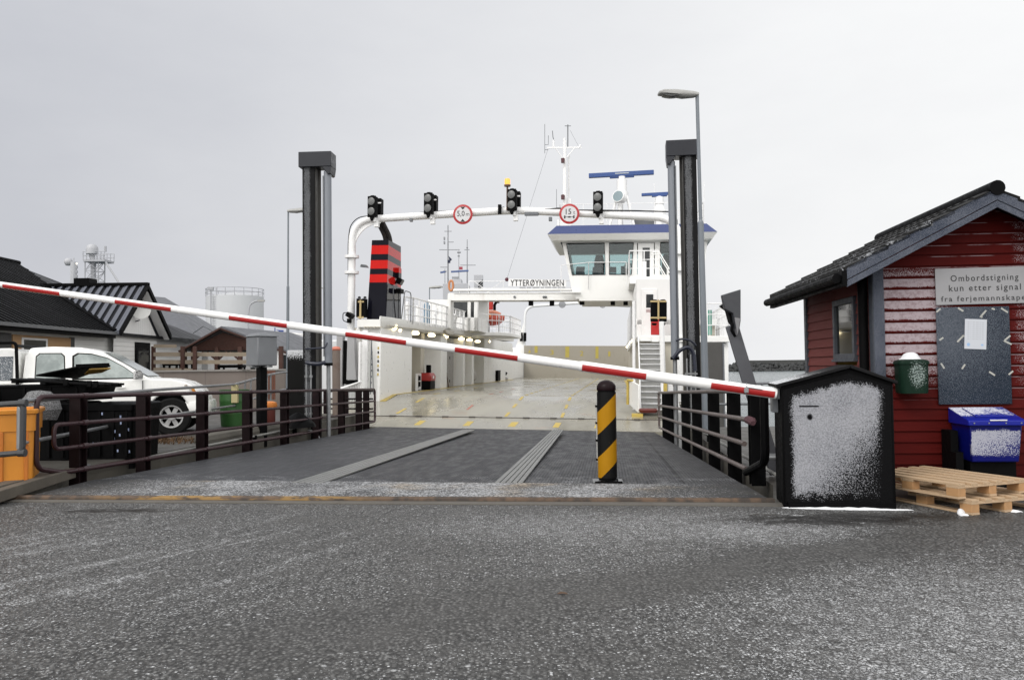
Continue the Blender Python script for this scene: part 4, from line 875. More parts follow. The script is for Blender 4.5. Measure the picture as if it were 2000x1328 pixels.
cp = thing('quay_coping', 'low rounded concrete coping along the quay edge near the lift tower', 'coping', (-5.6, 15, QZ)); Mc = inv(cp)
mb = MB(Mc); mb.tube([V((rl(k).x-.62, rl(k).y, QZ+.03)) for k in (.30, .45, .62, .78)], .14, 10); mb.build('body', paint('coping_concrete', (.14, .13, .11), .85, .3, 3, bump=.5), cp)
# ---- orange tub, crates
ORANGE = paint('orange_plastic', (.62, .235, .018), .42, .1, 2, dirt=(.40, .16, .02), da=.5, ds=4)
_tc = at(72, 870, 9.95); _to = Matrix.Rotation(radians(24), 3, 'Z') @ V((.735, -.45, 0))
tx = thing('fish_tub', 'large orange plastic tub standing on the quay at the edge of the picture', 'tub', (_tc.x-_to.x, _tc.y-_to.y, QZ), radians(24)); TH_ = .90
mb = MB(); tw_, td_ = .70, .42
def rrect(w, d, z, r=.05, n=4):
    o = []
    for sx, sy, a0 in ((1, -1, -pi/2), (1, 1, 0), (-1, 1, pi/2), (-1, -1, pi)):
        for i in range(n+1): a = a0+pi/2*i/n; o.append(V((sx*(w-r)+r*cos(a), sy*(d-r)+r*sin(a), z)))
    return o
mb.loft([rrect(tw_*.965, td_*.95, 0), rrect(tw_*.985, td_*.98, TH_*.7), rrect(tw_*.985, td_*.98, TH_*.701), rrect(tw_*1.01, td_*1.01, TH_*.705), rrect(tw_*1.015, td_*1.02, TH_*.93)], cap=False)
mb.poly(rrect(tw_*.965, td_*.95, .001)); body = mb.build('body', ORANGE, tx)
mb = MB(); mb.loft([rrect(tw_*1.02, td_*1.03, TH_*.93), rrect(tw_*1.05, td_*1.07, TH_*.94), rrect(tw_*1.055, td_*1.075, TH_*.985), rrect(tw_*1.03, td_*1.05, TH_), rrect(tw_*.95, td_*.93, TH_*.995), rrect(tw_*.92, td_*.9, .1)]); mb.build('rim', ORANGE, tx)
mb = MB()
for x in (.62, .36, .10, -.16, -.42): mb.prism([(x-.022, -td_*.95, 0), (x+.022, -td_*.95, 0), (x+.022, -td_*.985, TH_*.7), (x-.022, -td_*.985, TH_*.7)], (0, -.022, 0))
mb.build('rib', paint('orange_rib', (.50, .15, .012), .45, .1, 3), tx, bevel=.006)
DKC = paint('black_crate_plastic', (.0042, .0042, .0046), .5, .3, 6, spec=.06)
SPOT = paint('pale_spot', (.35, .42, .62), .4)
def crate(label, x0, x1, y0, y1, z0, z1, spots=0, g='black crates piled behind the orange tub'):
    c = thing('black_crate', label, 'crate', ((x0+x1)/2, (y0+y1)/2, z0), radians(-4), g); w, d, h = (x1-x0)/2, (y1-y0)/2, z1-z0
    mb = MB(); mb.loft([rrect(w*.94, d*.94, 0), rrect(w, d, h*.86), rrect(w*1.0, d*1.0, h*.861)], cap=True); mb.build('body', DKC, c)
    mb = MB(); mb.loft([rrect(w*1.02, d*1.03, h*.86), rrect(w*1.04, d*1.05, h*.87), rrect(w*1.04, d*1.05, h*.97), rrect(w*.97, d*.95, h)]); mb.build('rim', DKC, c)
    if spots:
        for i in range(spots):
            mb = MB(); u, v = random.uniform(-.85, .9), random.uniform(.1, .82); yy = -d*(.94+.06*v/.86)-.002; mb.bx(w*u-.011, w*u+.011, yy-.004, yy+.004, h*v-.02, h*v+.02); mb.build('reflector', SPOT, c)
    mb = MB()
    for u in (-.7, -.2, .3, .8): mb.bx(w*u-.02, w*u+.02, -d*1.03, -d*.9, h*.05, h*.86)
    mb.build('rib', DKC, c, bevel=.006); return c
crate('large black crate dotted with pale spots behind the maroon railing', -6.66, -5.80, 12.6, 13.5, QZ, .98, 16)
crate('plain black crate between the orange tub and the dotted crate', -7.6, -6.72, 12.5, 13.4, QZ, 1.0)
crate('black crate on top of the pile, under the tilted lid', -8.25, -6.55, 12.75, 13.6, 1.02, 1.27)
crate('flat black crate stretching out of the picture behind the orange tub', -9.9, -8.2, 12.0, 13.2, QZ, 1.2)
ldd = thing('crate_lid', 'black crate lid tilted upwards on top of the crate pile', 'lid', (-7.4, 13, 1.3)); Ml = inv(ldd)
A, B, C, D = at(70, 735, 12.9), at(148, 719, 12.7), at(216, 716, 13.1), at(150, 740, 13.6)
mb = MB(Ml); mb.prism([A, B, C, D], (0, 0, .028)); mb.prism([B.lerp(C, .02), B.lerp(C, .97), B.lerp(C, .97)+V((0, -.03, 0)), B.lerp(C, .02)+V((0, -.03, 0))], (0, 0, .06)); mb.build('panel', DKC, ldd, bevel=.005)
mb = MB(Ml); a = B.lerp(C, .35); mb.prism([a+V((0, .03, -.035)), C+V((0, 0, -.035)), D.lerp(C, .75)+V((0, 0, -.05)), a.lerp(D, .3)+V((0, 0, -.06))], (0, 0, .02)); mb.build('yellow_underside', paint('dull_yellow', (.40, .24, .04), .5), ldd)
pt = thing('slatted_tray', 'black slatted plastic tray lying across the crates below the tilted lid', 'tray', (-7.3, 12.9, 1.28)); Mp = inv(pt)
mb = MB(Mp)
A, B = at(24, 741, 12.75), at(200, 752, 12.6)
for j in range(4): mb.beam(A+V((0, .22*j, .0)), B+V((0, .22*j, .0)), .10, .035)
for k in (.04, .36, .62, .93): p = A.lerp(B, k); mb.beam(p+V((0, -.05, -.03)), p+V((0, .75, -.03)), .09, .05)
for k in (.62, .88, .95): p = A.lerp(B, k); mb.box(p+V((0, -.06, .01)), (.07, .03, .10))
mb.build('body', DKC, pt, bevel=.008)
sk = thing('frosty_sack', 'frosty pale sack squeezed between the black crates and the orange tub', 'sack', at(76, 800, 12.1)); mb = MB(); mb.lathe([(.02, -.18), (.22, -.15), (.26, 0), (.24, .14), (.15, .24), (.02, .26)], n=14)
for i, p in enumerate(mb.v): mb.v[i] = p*(1+.10*sin(7*p.x+9*p.z)+.06*sin(17*p.y))
mb.build('body', frost('frosty_cloth', (.12, .12, .12), lambda t: t.m('ADD', .42, 0), .9, 60, 120, snow=(.35, .35, .36)), sk); sk.location.z -= .0
# ---- pickup truck
WHITEC = paint('white_car_paint', (.76, .76, .74), .22, .03, 1.5, bump=.02, dirt=(.5, .48, .45), da=.15, ds=.8)
SC_ = 1.05; PYAW = radians(15)
wc = at(336, 826, 17.3); Rz = Matrix.Rotation(PYAW, 4, 'Z'); off = Rz @ (V((1.45, -.80, 0))*SC_)
pk_ = thing('pickup_truck', 'white pickup truck with pale cab windows and a frosty canopy window parked behind the black crates', 'pickup truck', M=Matrix.Translation((wc.x-off.x, wc.y-off.y, QZ)) @ Rz @ Matrix.Scale(SC_, 4))
def nose(x): return x if x < 1.5 else 1.5+(x-1.5)*.72
def arc(cx, r, n=10, z=.38): return [(cx + r*cos(pi-pi*i/n), z + r*sin(pi-pi*i/n)) for i in range(n+1)]
low_p = [(-2.75, .45), (-2.75, 1.04), (-1.25, 1.06), (-1.2, 1.10), (1.02, 1.14), (1.45, 1.115), (1.80, 1.05), (2.08, .95), (2.27, .80), (2.36, .62), (2.36, .38), (2.2, .30)] + list(reversed(arc(1.45, .47))) + [(.94, .30), (-1.06, .30)] + list(reversed(arc(-1.55, .46))) + [(-2.05, .4)]
mb = MB(); n_ = len(low_p); rings = []
for y, ins, dz in ((-.885, .10, 0), (-.90, .05, 0), (-.905, 0, 0), (.905, 0, 0), (.90, .05, 0), (.885, .10, 0)): rings.append([V((x - (ins if x > 2.0 else 0), y if z < .95 else y*(1-.05*(z-.95)/.2), z)) for x, z in low_p])
mb.loft([[V((x*(1 if x < 1.6 else 1-(k*.035*(x-1.6))), y*(1-.035*max(0, (z-.9)/.25) - .10*max(0, x-1.75)), z)) for x, z in low_p] for y, k in ((-.90, 1), (-.70, 0), (.70, 0), (.90, 1))])
mb.v = [V((nose(v.x), v.y, v.z)) for v in mb.v]; body = mb.build('body', WHITEC, pk_, bevel=.045, seg=3, ang=40)
def gh(u): # greenhouse half width by height
    return .835 - .17*max(0, (u-1.1)/.68)
top = [(1.06, 1.12), (.58, 1.42), (.12, 1.685), (-.25, 1.765), (-.75, 1.785), (-1.14, 1.76), (-1.22, 1.62), (-1.24, 1.08)]
mb = MB(); mb.loft([[V((x, y*gh(z), z)) for x, z in top] for y in (-1, -.9, .9, 1)]); mb.build('cab', WHITEC, pk_, bevel=.04, seg=3, ang=40)
PANE = NT('car_glass'); _X, _Y, _Z = PANE.sep(PANE.co()); PANE.fin(PANE.mix(PANE.ss(PANE.noise(3, 4), .35, .65), (.15, .18, .175), (.30, .34, .33)), .08, 0, .8); PANE = PANE.mat  # pale mottled base colour stands in for sky reflected in the cab windows
GASK = paint('window_rubber', (.012, .012, .012), .5)
def pane(name, pts, mat=PANE):
    fr = MB(); c = V((sum(p[0] for p in pts)/len(pts), 0, sum(p[1] for p in pts)/len(pts)))
    P3 = lambda p, o: V((p[0], -gh(p[1])-o, p[1]))
    fr.loft([[P3(p, -.02) for p in pts], [P3(p, .006) for p in pts]]); f = fr.build(name, GASK, pk_, bevel=.0)
    ins = [(c.x+(p[0]-c.x)*.93, c.z+(p[1]-c.z)*.90) for p in pts]; g = MB(); g.loft([[P3(p, .0) for p in ins], [P3(p, .010) for p in ins]]); g.build('pane', mat, f)
pane('window', [(-.36, 1.13), (-.39, 1.60), (-.30, 1.66), (-.05, 1.645), (.25, 1.56), (.55, 1.385), (.80, 1.20), (.80, 1.13)])
mb = MB(); mb.loft([[V((1.0-.02+o*.5, y*.76, 1.17+o)), V((.17+o*.5, y*.62, 1.655+o))] for y, o in ((-1, .02), (1, .02))], cap=False, closed=False); mb.build('windscreen', PANE, pk_)
pane('window', [(-1.02, 1.14), (-1.03, 1.60), (-.97, 1.66), (-.58, 1.66), (-.52, 1.60), (-.48, 1.14)])
FRG = frost('frosted_glass', (.16, .18, .20), lambda t: t.m('ADD', .25, 0), .3, 50, 90)
mb = MB(); cp_ = [(-1.30, 1.06), (-1.30, 1.70), (-1.5, 1.76), (-2.55, 1.74), (-2.74, 1.06)]; mb.loft([[V((x, y*gh(z), z)) for x, z in cp_] for y in (-1, 1)]); can = mb.build('canopy', WHITEC, pk_, bevel=.03, seg=3, ang=40)
mb = MB(); q = [(-1.40, 1.14), (-1.42, 1.60), (-2.40, 1.58), (-2.54, 1.14)]; mb.loft([[V((x, -gh(z)-o, z)) for x, z in q] for o in (-.01, .008)]); mb.build('canopy_window', FRG, can)
mb = MB(); mb.tube(fil([(-1.28, -.93, 1.0), (-1.33, -.86, 1.86), (-2.9, -.8, 1.84)], .08), .032, 8); mb.tube([(-1.33, -.86, 1.8), (-1.33, .86, 1.8)], .03, 8); mb.build('roof_rack', BLACK, pk_)
mb = MB()
for x in (.92, -.44): mb.bx(x-.006, x+.006, -.908, -.885, .42, 1.10)
mb.bx(-1.23, -1.215, -.908, -.88, .4, 1.06); mb.build('door_seam', GASK, pk_)
mb = MB(); mb.box((.52, -.915, .97), (.18, .03, .035)); mb.box((-.62, -.91, .97), (.1, .03, .03)); mb.build('door_handle', WHITEC, pk_, bevel=.008)
CHR = paint('chrome', (.6, .6, .6), .15, .05, 2, metal=1)
mb = MB(); mb.loft([[V((.82+.05*k+dx*.8, -.94-dy, 1.19+dz)) for dx, dy, dz in ((-.09, 0, -.07), (.07, -.02, -.06), (.09, -.02, .04), (.02, 0, .12), (-.08, 0, .10))] for k, dy in ((0, 0), (.5, .09), (1, .14))]); mb.build('mirror', CHR, pk_, bevel=.02)
mb = MB(); mb.ball((1.72, -.893, .985), .03, 8); mb.build('indicator', paint('clear_lens', (.5, .45, .4), .2), pk_)
mb = MB(); mb.loft([[V((1.80, -.80-o, 1.02)), V((2.05, -.775-o, .935)), V((2.19, -.735-o, .80)), V((2.02, -.80-o, .80)), V((1.90, -.815-o, .88))] for o in (.0, .07)]); mb.v = [V((nose(v.x), v.y, v.z)) for v in mb.v]; hl = mb.build('headlight', paint('headlight_lens', (.60, .60, .58), .12, .1, 6), pk_, bevel=.012)
mb = MB(); mb.loft([[V((1.90, -.82-o, .975)), V((2.0, -.80-o, .94)), V((2.10, -.775-o, .82)), V((2.0, -.81-o, .84))] for o in (.05, .075)]); mb.v = [V((nose(v.x), v.y, v.z)) for v in mb.v]; mb.build('turn_signal', paint('amber_lens', (.65, .25, .03), .2), hl)
mb = MB(); mb.loft([rrect(.30, .87, .34, .14), rrect(.34, .90, .40, .14), rrect(.35, .90, .58, .14), rrect(.31, .88, .66, .14)]); mb.v = [V((nose(v.x+2.10)-.02, v.y, v.z)) for v in mb.v]; mb.build('bumper', WHITEC, pk_)
TYRE = paint('tyre', (.012, .012, .012), .8, .3, 9); ALLOY = paint('alloy', (.48, .48, .48), .3, .1, 5)
def wheel(x, y, s_):
    Mx = Matrix.Translation((x, y, .372)) @ Matrix.Rotation(radians(90), 4, 'X'); M3 = Mx.to_3x3()
    mb = MB(); mb.lathe([(.225, -.11), (.34, -.115), (.372, -.08), (.372, .08), (.34, .115), (.225, .11)], (x, y, .372), 32, M=M3, cap=False); w = mb.build('wheel', TYRE, pk_)
    mb = MB(); mb.lathe([(.228, .105), (.225, .115), (.205, .11), (.19, .06), (.185, -.05)], (x, y, .372), 32, M=M3, cap=False)
    for i in range(6):
        a = i*pi/3; d = V((cos(a), 0, sin(a))); e = V((-sin(a), 0, cos(a))); c = V((x, y-.085, .372)); mb.prism([c+d*.05-e*.035, c+d*.205-e*.045, c+d*.205+e*.045, c+d*.05+e*.035], (0, .03, 0))
    mb.lathe([(.07, .11), (.06, .095), (.005, .1)], (x, y, .372), 16, M=M3); mb.build('rim', ALLOY, w)
    mb = MB(); mb.lathe([(.19, .02), (.005, .02)], (x, y, .372), 20, M=M3); mb.build('brake_disc', BLACK, w)
for x in (1.45, -1.55):
    for y in (-.80, .80): wheel(x, y, 1)
mb = MB(); mb.bx(-2.6, 1.8, -.72, .72, .32, .95); mb.build('underbody', BLACK, pk_)
# ---- white building with black metal roofs
def metal_roof(name, axis, per, pan, rib, streak):
    t = NT(name); C = t.sep(t.co()); f = t.m('FRACT', t.m('MULTIPLY', C[axis], 1/per)); st = t.m('MULTIPLY', t.ss(f, .18, .30), t.ss(f, .92, .80))
    n = t.noise(1.0, 6, .65, t.map(t.co(), (.35, 3, .35) if axis == 1 else (3, .35, .35))); c = t.mix(t.m('MULTIPLY', st, t.ss(n, streak, streak+.22)), rib, pan)
    return t.fin(c, t.ss(n, .3, .7, .3, .55), 0, .12)
ROOFB = metal_roof('black_metal_roof', 1, .30, (.030, .032, .040), (.004, .0043, .005), .52)
ROOFW = metal_roof('frosted_metal_roof', 0, .30, (.115, .122, .145), (.007, .0075, .010), .22)
WBOARD = NT('white_cladding'); _b = WBOARD.m('FRACT', WBOARD.m('MULTIPLY', WBOARD.sep(WBOARD.co())[2], 1/.16)); WBOARD.bump(WBOARD.ss(_b, 0, .1), .6, .02)
WBOARD = WBOARD.fin(WBOARD.mix(WBOARD.ss(_b, .08, .0), WBOARD.mix(WBOARD.noise(1.2, 5), (.62, .62, .60), (.74, .74, .73)), (.3, .3, .3)), .55)
WVERT = NT('white_vertical_cladding'); _b = WVERT.m('FRACT', WVERT.m('MULTIPLY', WVERT.sep(WVERT.co())[1], 1/.15)); WVERT.bump(WVERT.ss(_b, 0, .15), .6, .02)
WVERT = WVERT.fin(WVERT.mix(WVERT.ss(_b, .1, .0), (.70, .70, .69), (.36, .36, .36)), .55)
BX, EZ1 = -13.6, 2.83
wb = thing('white_building', 'white clapboard building with black metal roofs and a gabled wing', 'building', (BX-.4, 28, QZ)); Mw = inv(wb)
S1 = .5; RX, RZ, RYE = BX-6.0, EZ1+3.0, 32.5
def msl(x): return EZ1 + S1*(BX-x)
mb = MB(Mw); mb.bx(BX-11.5, BX-.42, 8, 37, 0, EZ1-.06); mb.build('wall', WBOARD, wb, smooth=False)
mb = MB(Mw); mb.prism([(BX, 8, EZ1), (BX, 28.1, EZ1), (RX, RYE, RZ), (RX, 8, RZ)], (0, 0, -.12)); mb.prism([(RX, 8, RZ), (RX, RYE, RZ), (BX-12, 38, EZ1), (BX-12, 8, EZ1)], (0, 0, -.12))
mb.prism([(RX, RYE, RZ), (BX, 28.1, EZ1), (BX, 38, EZ1), (BX-12, 38, EZ1)], (0, 0, -.12))
y = 8.2
while y < 32:
    xe = RX if y < 28 else RX
    x0 = BX-.0 if y <= 28 else BX - (y-28)*1.35
    if x0 > xe: mb.beam((x0, y, msl(x0)+.02), (xe, y, msl(xe)+.02), .05, .05)
    y += .30
rf = mb.build('roof', ROOFB, wb, smooth=False)
mb = MB(Mw); mb.tube([(RX, 8+i*(RYE-8)/10, RZ+.02) for i in range(11)], .09, 8); mb.build('ridge_cap', BLACK, rf)
mb = MB(Mw); mb.bx(BX-.06, BX+.05, 8, 28.0, EZ1-.22, EZ1-.02); mb.build('fascia', BLACK, rf)
mb = MB(Mw); mb.bx(BX+.05, BX+.15, 8, 27.9, EZ1-.10, EZ1+.0); mb.build('gutter', paint('gutter_grey', (.14, .145, .155), .4, .1, 2), rf)
# wing
WY0, WY1, WZ, WX = 28.0, 32.0, 4.62, BX
mb = MB(Mw); mb.prism([(WX-.16, WY0+.3, 0), (WX-.16, WY1-.3, 0), (WX-.16, WY1-.3, EZ1-.05), (WX-.16, WY0+.3, EZ1-.05)], (-.03, 0, 0)); mb.build('wing_wall', WBOARD, wb, smooth=False)
mb = MB(Mw); mb.prism([(WX-.13, WY0+.3, EZ1-.1), (WX-.13, WY1-.3, EZ1-.1), (WX-.13, 30, WZ-.25)], (-.06, 0, 0)); mb.build('gable', WVERT, wb, smooth=False)
mb = MB(Mw); sw = (WZ-EZ1)/2.0
for y0, y1 in ((WY0-.02, 30), (WY1+.02, 30)):
    mb.prism([(WX+.25, y0, EZ1), (WX+.25, y1, WZ), (WX-5.5, y1, WZ), (WX-5.5 if y0 > 30 else WX-2.0, y0, EZ1)], (0, 0, -.08))
for i in range(15):
    x = WX+.1-i*.30; x = round(x/.3)*.3+.02; 
    zlo = 0
    t0 = max(0., (WX-.0-x-.0)*S1/(WZ-EZ1)); t0 = min(t0, .98)
    mb.beam((x, WY0+2.0*t0, EZ1+(WZ-EZ1)*t0+.02), (x, 30, WZ+.02), .09, .06)
wr = mb.build('wing_roof', ROOFW, wb, smooth=False)
mb = MB(Mw)
for y0 in (WY0-.05, WY1+.05): mb.prism([(WX+.22, y0, EZ1-.12), (WX+.22, 30, WZ-.10), (WX+.22, 30, WZ+.09), (WX+.22, y0, EZ1+.07)], (.06, 0, 0))
mb.beam((WX+.28, 30, WZ+.06), (WX-4.2, 30, WZ+.06), .2, .1); mb.build('verge', BLACK, wr)
# valley flashing
mb = MB(Mw); mb.beam((WX+.05, 28.05, EZ1+.06), (WX-3.55, 29.95, WZ+.06), .26, .06); mb.build('valley', BLACK, wr)
mb = MB(Mw); mb.prism([(WX+.2, WY1, EZ1-.11), (WX+.2, 30.1, WZ-.20), (WX-.12, 30.1, WZ-.20), (WX-.12, WY1, EZ1-.11)], (0, 0, -.02)); mb.build('soffit', paint('white_soffit', (.7, .7, .7), .5), wr)
mb = MB(Mw); mb.bx(WX-.159, WX-.12, 29.85, 31.05, QZ, 2.55); dd = mb.build('door', BLACK, wb)
mb = MB(Mw); mb.bx(WX-.122, WX-.11, 29.97, 30.9, .9, 2.35); mb.build('pane', DARKGL, dd)
mb = MB(Mw); mb.bx(BX-.40, BX-.36, 22.9, 25.9, 1.3, EZ1-.28); mb.build('panel', paint('tan_panel', (.42, .25, .12), .6, .1, 2), wb)
mb = MB(Mw); mb.bx(BX-.41, BX-.37, 12, 22.85, .2, EZ1-.25); mb.bx(BX-.41, BX-.37, 25.9, 26.15, 1.2, EZ1-.25); op = mb.build('opening', paint('dark_opening', (.02, .021, .023), .4), wb)
mb = MB(Mw); mb.bx(BX-.37, BX-.35, 23.3, 24.6, 1.9, 2.48); mb.build('window', paint('window_white', (.7, .7, .7), .4), wb)
mb = MB(Mw); mb.bx(BX-.35, BX-.345, 23.4, 24.5, 2.0, 2.42); mb.build('pane', DARKGL, wb.children[-1])
mb = MB(Mw); c0, c1 = at(152, 545, 31.5), at(182, 560, 31.5); mb.bx(c0.x, c1.x, 31.2, 31.8, 4.4, c0.z); mb.build('chimney', BLACK, wb)
sdh = thing('satellite_dish', 'white satellite dish under the gable peak of the white building', 'satellite dish', at(278, 612, 29.8)); mb = MB()
Md = (Matrix.Rotation(radians(35), 4, 'Z') @ Matrix.Rotation(radians(78), 4, 'X')).to_3x3(); mb.lathe([(.005, 0), (.17, .02), (.30, .06), (.34, .085), (.32, .07), (.17, .03), (.005, .015)], (.0, -.15, .1), 24, M=Md); mb.build('dish', paint('dish_white', (.6, .6, .58), .5), sdh)
mb = MB(); mb.tube([(-.3, .1, 0), (-.15, -.05, .05), (0, -.1, .08)], .03, 6); mb.tube(fil([(-.5, .1, .3), (-.5, .1, -.35), (-.1, .0, -.25)], .1), .02, 6); mb.build('arm', BLACK, sdh)
# ---- grey roofed hall, shelter, terrace fence, walls
GROOF = paint('grey_sheet_roof', (.13, .135, .15), .5, .2, .6, dirt=(.22, .225, .24), da=.6, ds=.8)
BRWN = paint('red_brown_timber', (.075, .028, .018), .7, .3, 3, dirt=(.03, .015, .01), da=.5)
gh_ = thing('grey_roof_hall', 'long hall with a pale grey hipped roof behind the white building', 'building', at(330, 720, 44)); Mh2 = inv(gh_)
R0_, R1_, E0_, E1_, E2_ = at(235, 574, 50), at(322, 581, 46), at(240, 668, 40), at(392, 672, 38), at(470, 668, 52)
mb = MB(Mh2); mb.prism([R0_, R1_, E1_, E0_], (0, .1, -.15)); mb.prism([R1_, E2_, E1_], (0, .1, -.15)); mb.build('roof', GROOF, gh_, smooth=False)
mb = MB(Mh2); mb.bx(E0_.x, E1_.x-.6, 40.5, 52, 0, 2.5); mb.build('wall', paint('hall_wall', (.52, .52, .52), .7), gh_)
mb = MB(Mh2); mb.tube([at(375, 652, 39.8), at(397, 637, 39.8), at(418, 648, 39.8)], .03, 6); mb.build('pipe_bow', GREYP, gh_)
sh = thing('timber_shelter', 'open red brown timber shelter with a grey gabled roof behind the terrace', 'shelter', at(440, 800, 34)); Ms = inv(sh)
PKs, LE, RE = at(432, 637, 33), at(352, 682, 33), at(574, 690, 34.5); bk_ = V((1.1, 6.5, 0))
mb = MB(Ms); mb.prism([PKs, RE, RE+bk_, PKs+bk_], (0, 0, -.08)); mb.prism([PKs, LE, LE+bk_, PKs+bk_], (0, 0, -.08)); mb.build('roof', GROOF, sh, smooth=False)
mb = MB(Ms)
for a, b in ((LE, PKs), (PKs, RE)): mb.beam(a+V((0, -.06, -.10)), b+V((0, -.06, -.10)), .06, .26, up=(0, 1, 0)); 
mb.build('verge', BRWN, sh)
mb = MB(Ms); zl_ = at(432, 682, 33).z; mb.prism([PKs+V((0, .2, -.25)), at(378, 676, 33.2), at(380, 684, 33.2), at(530, 684, 33.6), at(530, 678, 33.6)], (0, .08, 0)); mb.build('gable', BRWN, sh)
for px in (360, 378, 424, 469, 549): p = at(px, 700, 33.3); m_ = MB(Ms); m_.bx(p.x-.08, p.x+.08, p.y-.08, p.y+.08, 0, zl_+.1); m_.build('post', BRWN, sh)
for px, d in ((378, 1), (424, -1), (424, 1), (469, -1)): p = at(px, 688, 33.3); m_ = MB(Ms); m_.beam(p+V((0, 0, -.35)), p+V((.4*d, 0, .02)), .07, .07, up=(0, 1, 0)); m_.build('brace', BRWN, sh)
tf = thing('terrace_fence', 'pale board fence on brown posts along the terrace above the concrete wall', 'fence', at(390, 725, 30.5)); Mf = inv(tf)
FBOARD = paint('pale_fence_board', (.33, .27, .20), .7, .25, 2, dirt=(.2, .13, .07), da=.6)
for y0, y1 in ((688, 696), (703, 711)): m_ = MB(Mf); a, b = at(300, (y0+y1)/2, 30.4), at(484, (y0+y1)/2+0, 31.2); m_.beam(a, b, .04, (y1-y0)*30.5/1600, up=(0, 0, 1)); m_.build('board', FBOARD, tf)
m_ = MB(Mf); m_.beam(at(300, 676, 30.4), at(345, 676, 30.6), .04, .12); m_.build('board', FBOARD, tf); m_ = MB(Mf); m_.beam(at(300, 721, 30.4), at(378, 723, 30.6), .04, .12); m_.build('board', FBOARD, tf)
for px in (298, 355, 379): p = at(px, 700, 30.5); m_ = MB(Mf); m_.bx(p.x-.06, p.x+.06, p.y+.02, p.y+.14, 0, p.z+.45); m_.build('post', BRWN, tf)
cw = thing('concrete_wall', 'long taupe concrete wall behind the front of the pickup truck', 'wall', at(430, 760, 28.5)); Mc = inv(cw)
def panelwall():
    t = NT('taupe_panels'); X, Y, Z = t.sep(t.co()); s = t.ss(t.m('ABSOLUTE', t.m('SUBTRACT', t.m('FRACT', t.m('MULTIPLY', X, .8)), .5)), .012, .004)
    c = t.mix(t.noise(1.3, 5), (.14, .115, .10), (.20, .172, .155)); c = t.mix(t.ss(t.noise(2, 6, .6, t.map(t.co(), (1, 1, .2))), .55, .75, 0, .5), c, (.12, .09, .08)); return t.fin(t.mix(t.m('MULTIPLY', s, .6), c, (.08, .07, .065)), .8)
a, b = at(280, 727, 28), at(644, 729, 30); mb = MB(Mc); mb.prism([(a.x, 28, 0), (a.x, 28, a.z), (-8.0, 30, a.z), (-8.0, 30, 0)], (.05, .3, 0)); mb.build('panels', panelwall(), cw, smooth=False)
mb = MB(Mc); mb.prism([V((a.x, 27.95, a.z)), V((-8.0, 29.95, a.z)), V((-8.0, 30.4, a.z)), V((a.x, 28.4, a.z))], (0, 0, .06)); mb.build('capping', paint('wall_cap', (.33, .31, .29), .7), cw)
mb = MB(Mc)
for i in range(9): p = at(430+i*9, 724, 29.2); mb.bx(p.x-.05, p.x+.05, p.y, p.y+.1, a.z+.05, p.z+.05)
mb.build('stones', CONC, cw)
sp_ = thing('board_fence', 'red brown board fence above the concrete wall behind the grey cabinet', 'fence', at(525, 740, 28.0)); Msp = inv(sp_); mb = MB(Msp); a, b = at(505, 724, 28), at(538, 757, 28)
for i in range(9): x = a.x+(b.x-a.x)*i/9; mb.bx(x, x+(b.x-a.x)/9*.8, 28, 28.04, b.z-.4, a.z)
mb.build('slats', paint('slat_red_brown', (.15, .05, .025), .7, .2, 4), sp_)
for (x0, x1, y0, y1, lb) in ((316, 346, 708, 719, 'low black covered table on the terrace behind the pale fence'), (348, 366, 706, 719, 'small dark stool on the terrace between the brown fence posts'), (424, 470, 712, 724, 'long dark bench on the terrace under the timber shelter')):
    Yt = 32.5; a, b = at(x0, y1, Yt), at(x1, y0, Yt); o = thing('terrace_furniture', lb, 'furniture', ((a.x+b.x)/2, Yt, QZ)); M = inv(o); m_ = MB(M); m_.bx(a.x, b.x, Yt, Yt+.7, b.z-.12, b.z); m_.build('top', BLACK, o, bevel=.03)
    for sx in (a.x+.05, b.x-.05):
        for sy in (Yt+.08, Yt+.62): m_ = MB(M); m_.bx(sx-.035, sx+.035, sy-.035, sy+.035, QZ, b.z-.12); m_.build('leg', BLACK, o)
# white store behind the terrace
st = thing('white_store', 'white store with dark windows seen through the terrace fence', 'building', at(420, 800, 46)); Mst = inv(st)
a, b = at(300, 690, 46), at(600, 684, 48); mb = MB(Mst); mb.prism([(a.x, 46, 0), (a.x, 46, 2.7), (b.x, 48, 2.7), (b.x, 48, 0)], (0, 4, 0)); mb.build('wall', W_CLEAN, st)
mb = MB(Mst); mb.prism([(a.x-.2, 45.7, 2.7), (b.x+.3, 47.7, 2.7), (b.x+.3, 50, 3.5), (a.x-.2, 49, 3.5)], (0, 0, .12)); mb.build('roof', paint('pale_roof', (.5, .5, .5), .5), st)
for px, w in ((318, 9), (338, 14), (356, 5), (396, 5), (430, 16), (462, 10), (492, 14), (555, 14)):
    p = at(px, 706, 45.9+(px-300)/150); m_ = MB(Mst); m_.bx(p.x-w*.014*1., p.x+w*.014*1., p.y-.06, p.y+.1, 1.2, 2.35); m_.build('window', DARKGL, st)
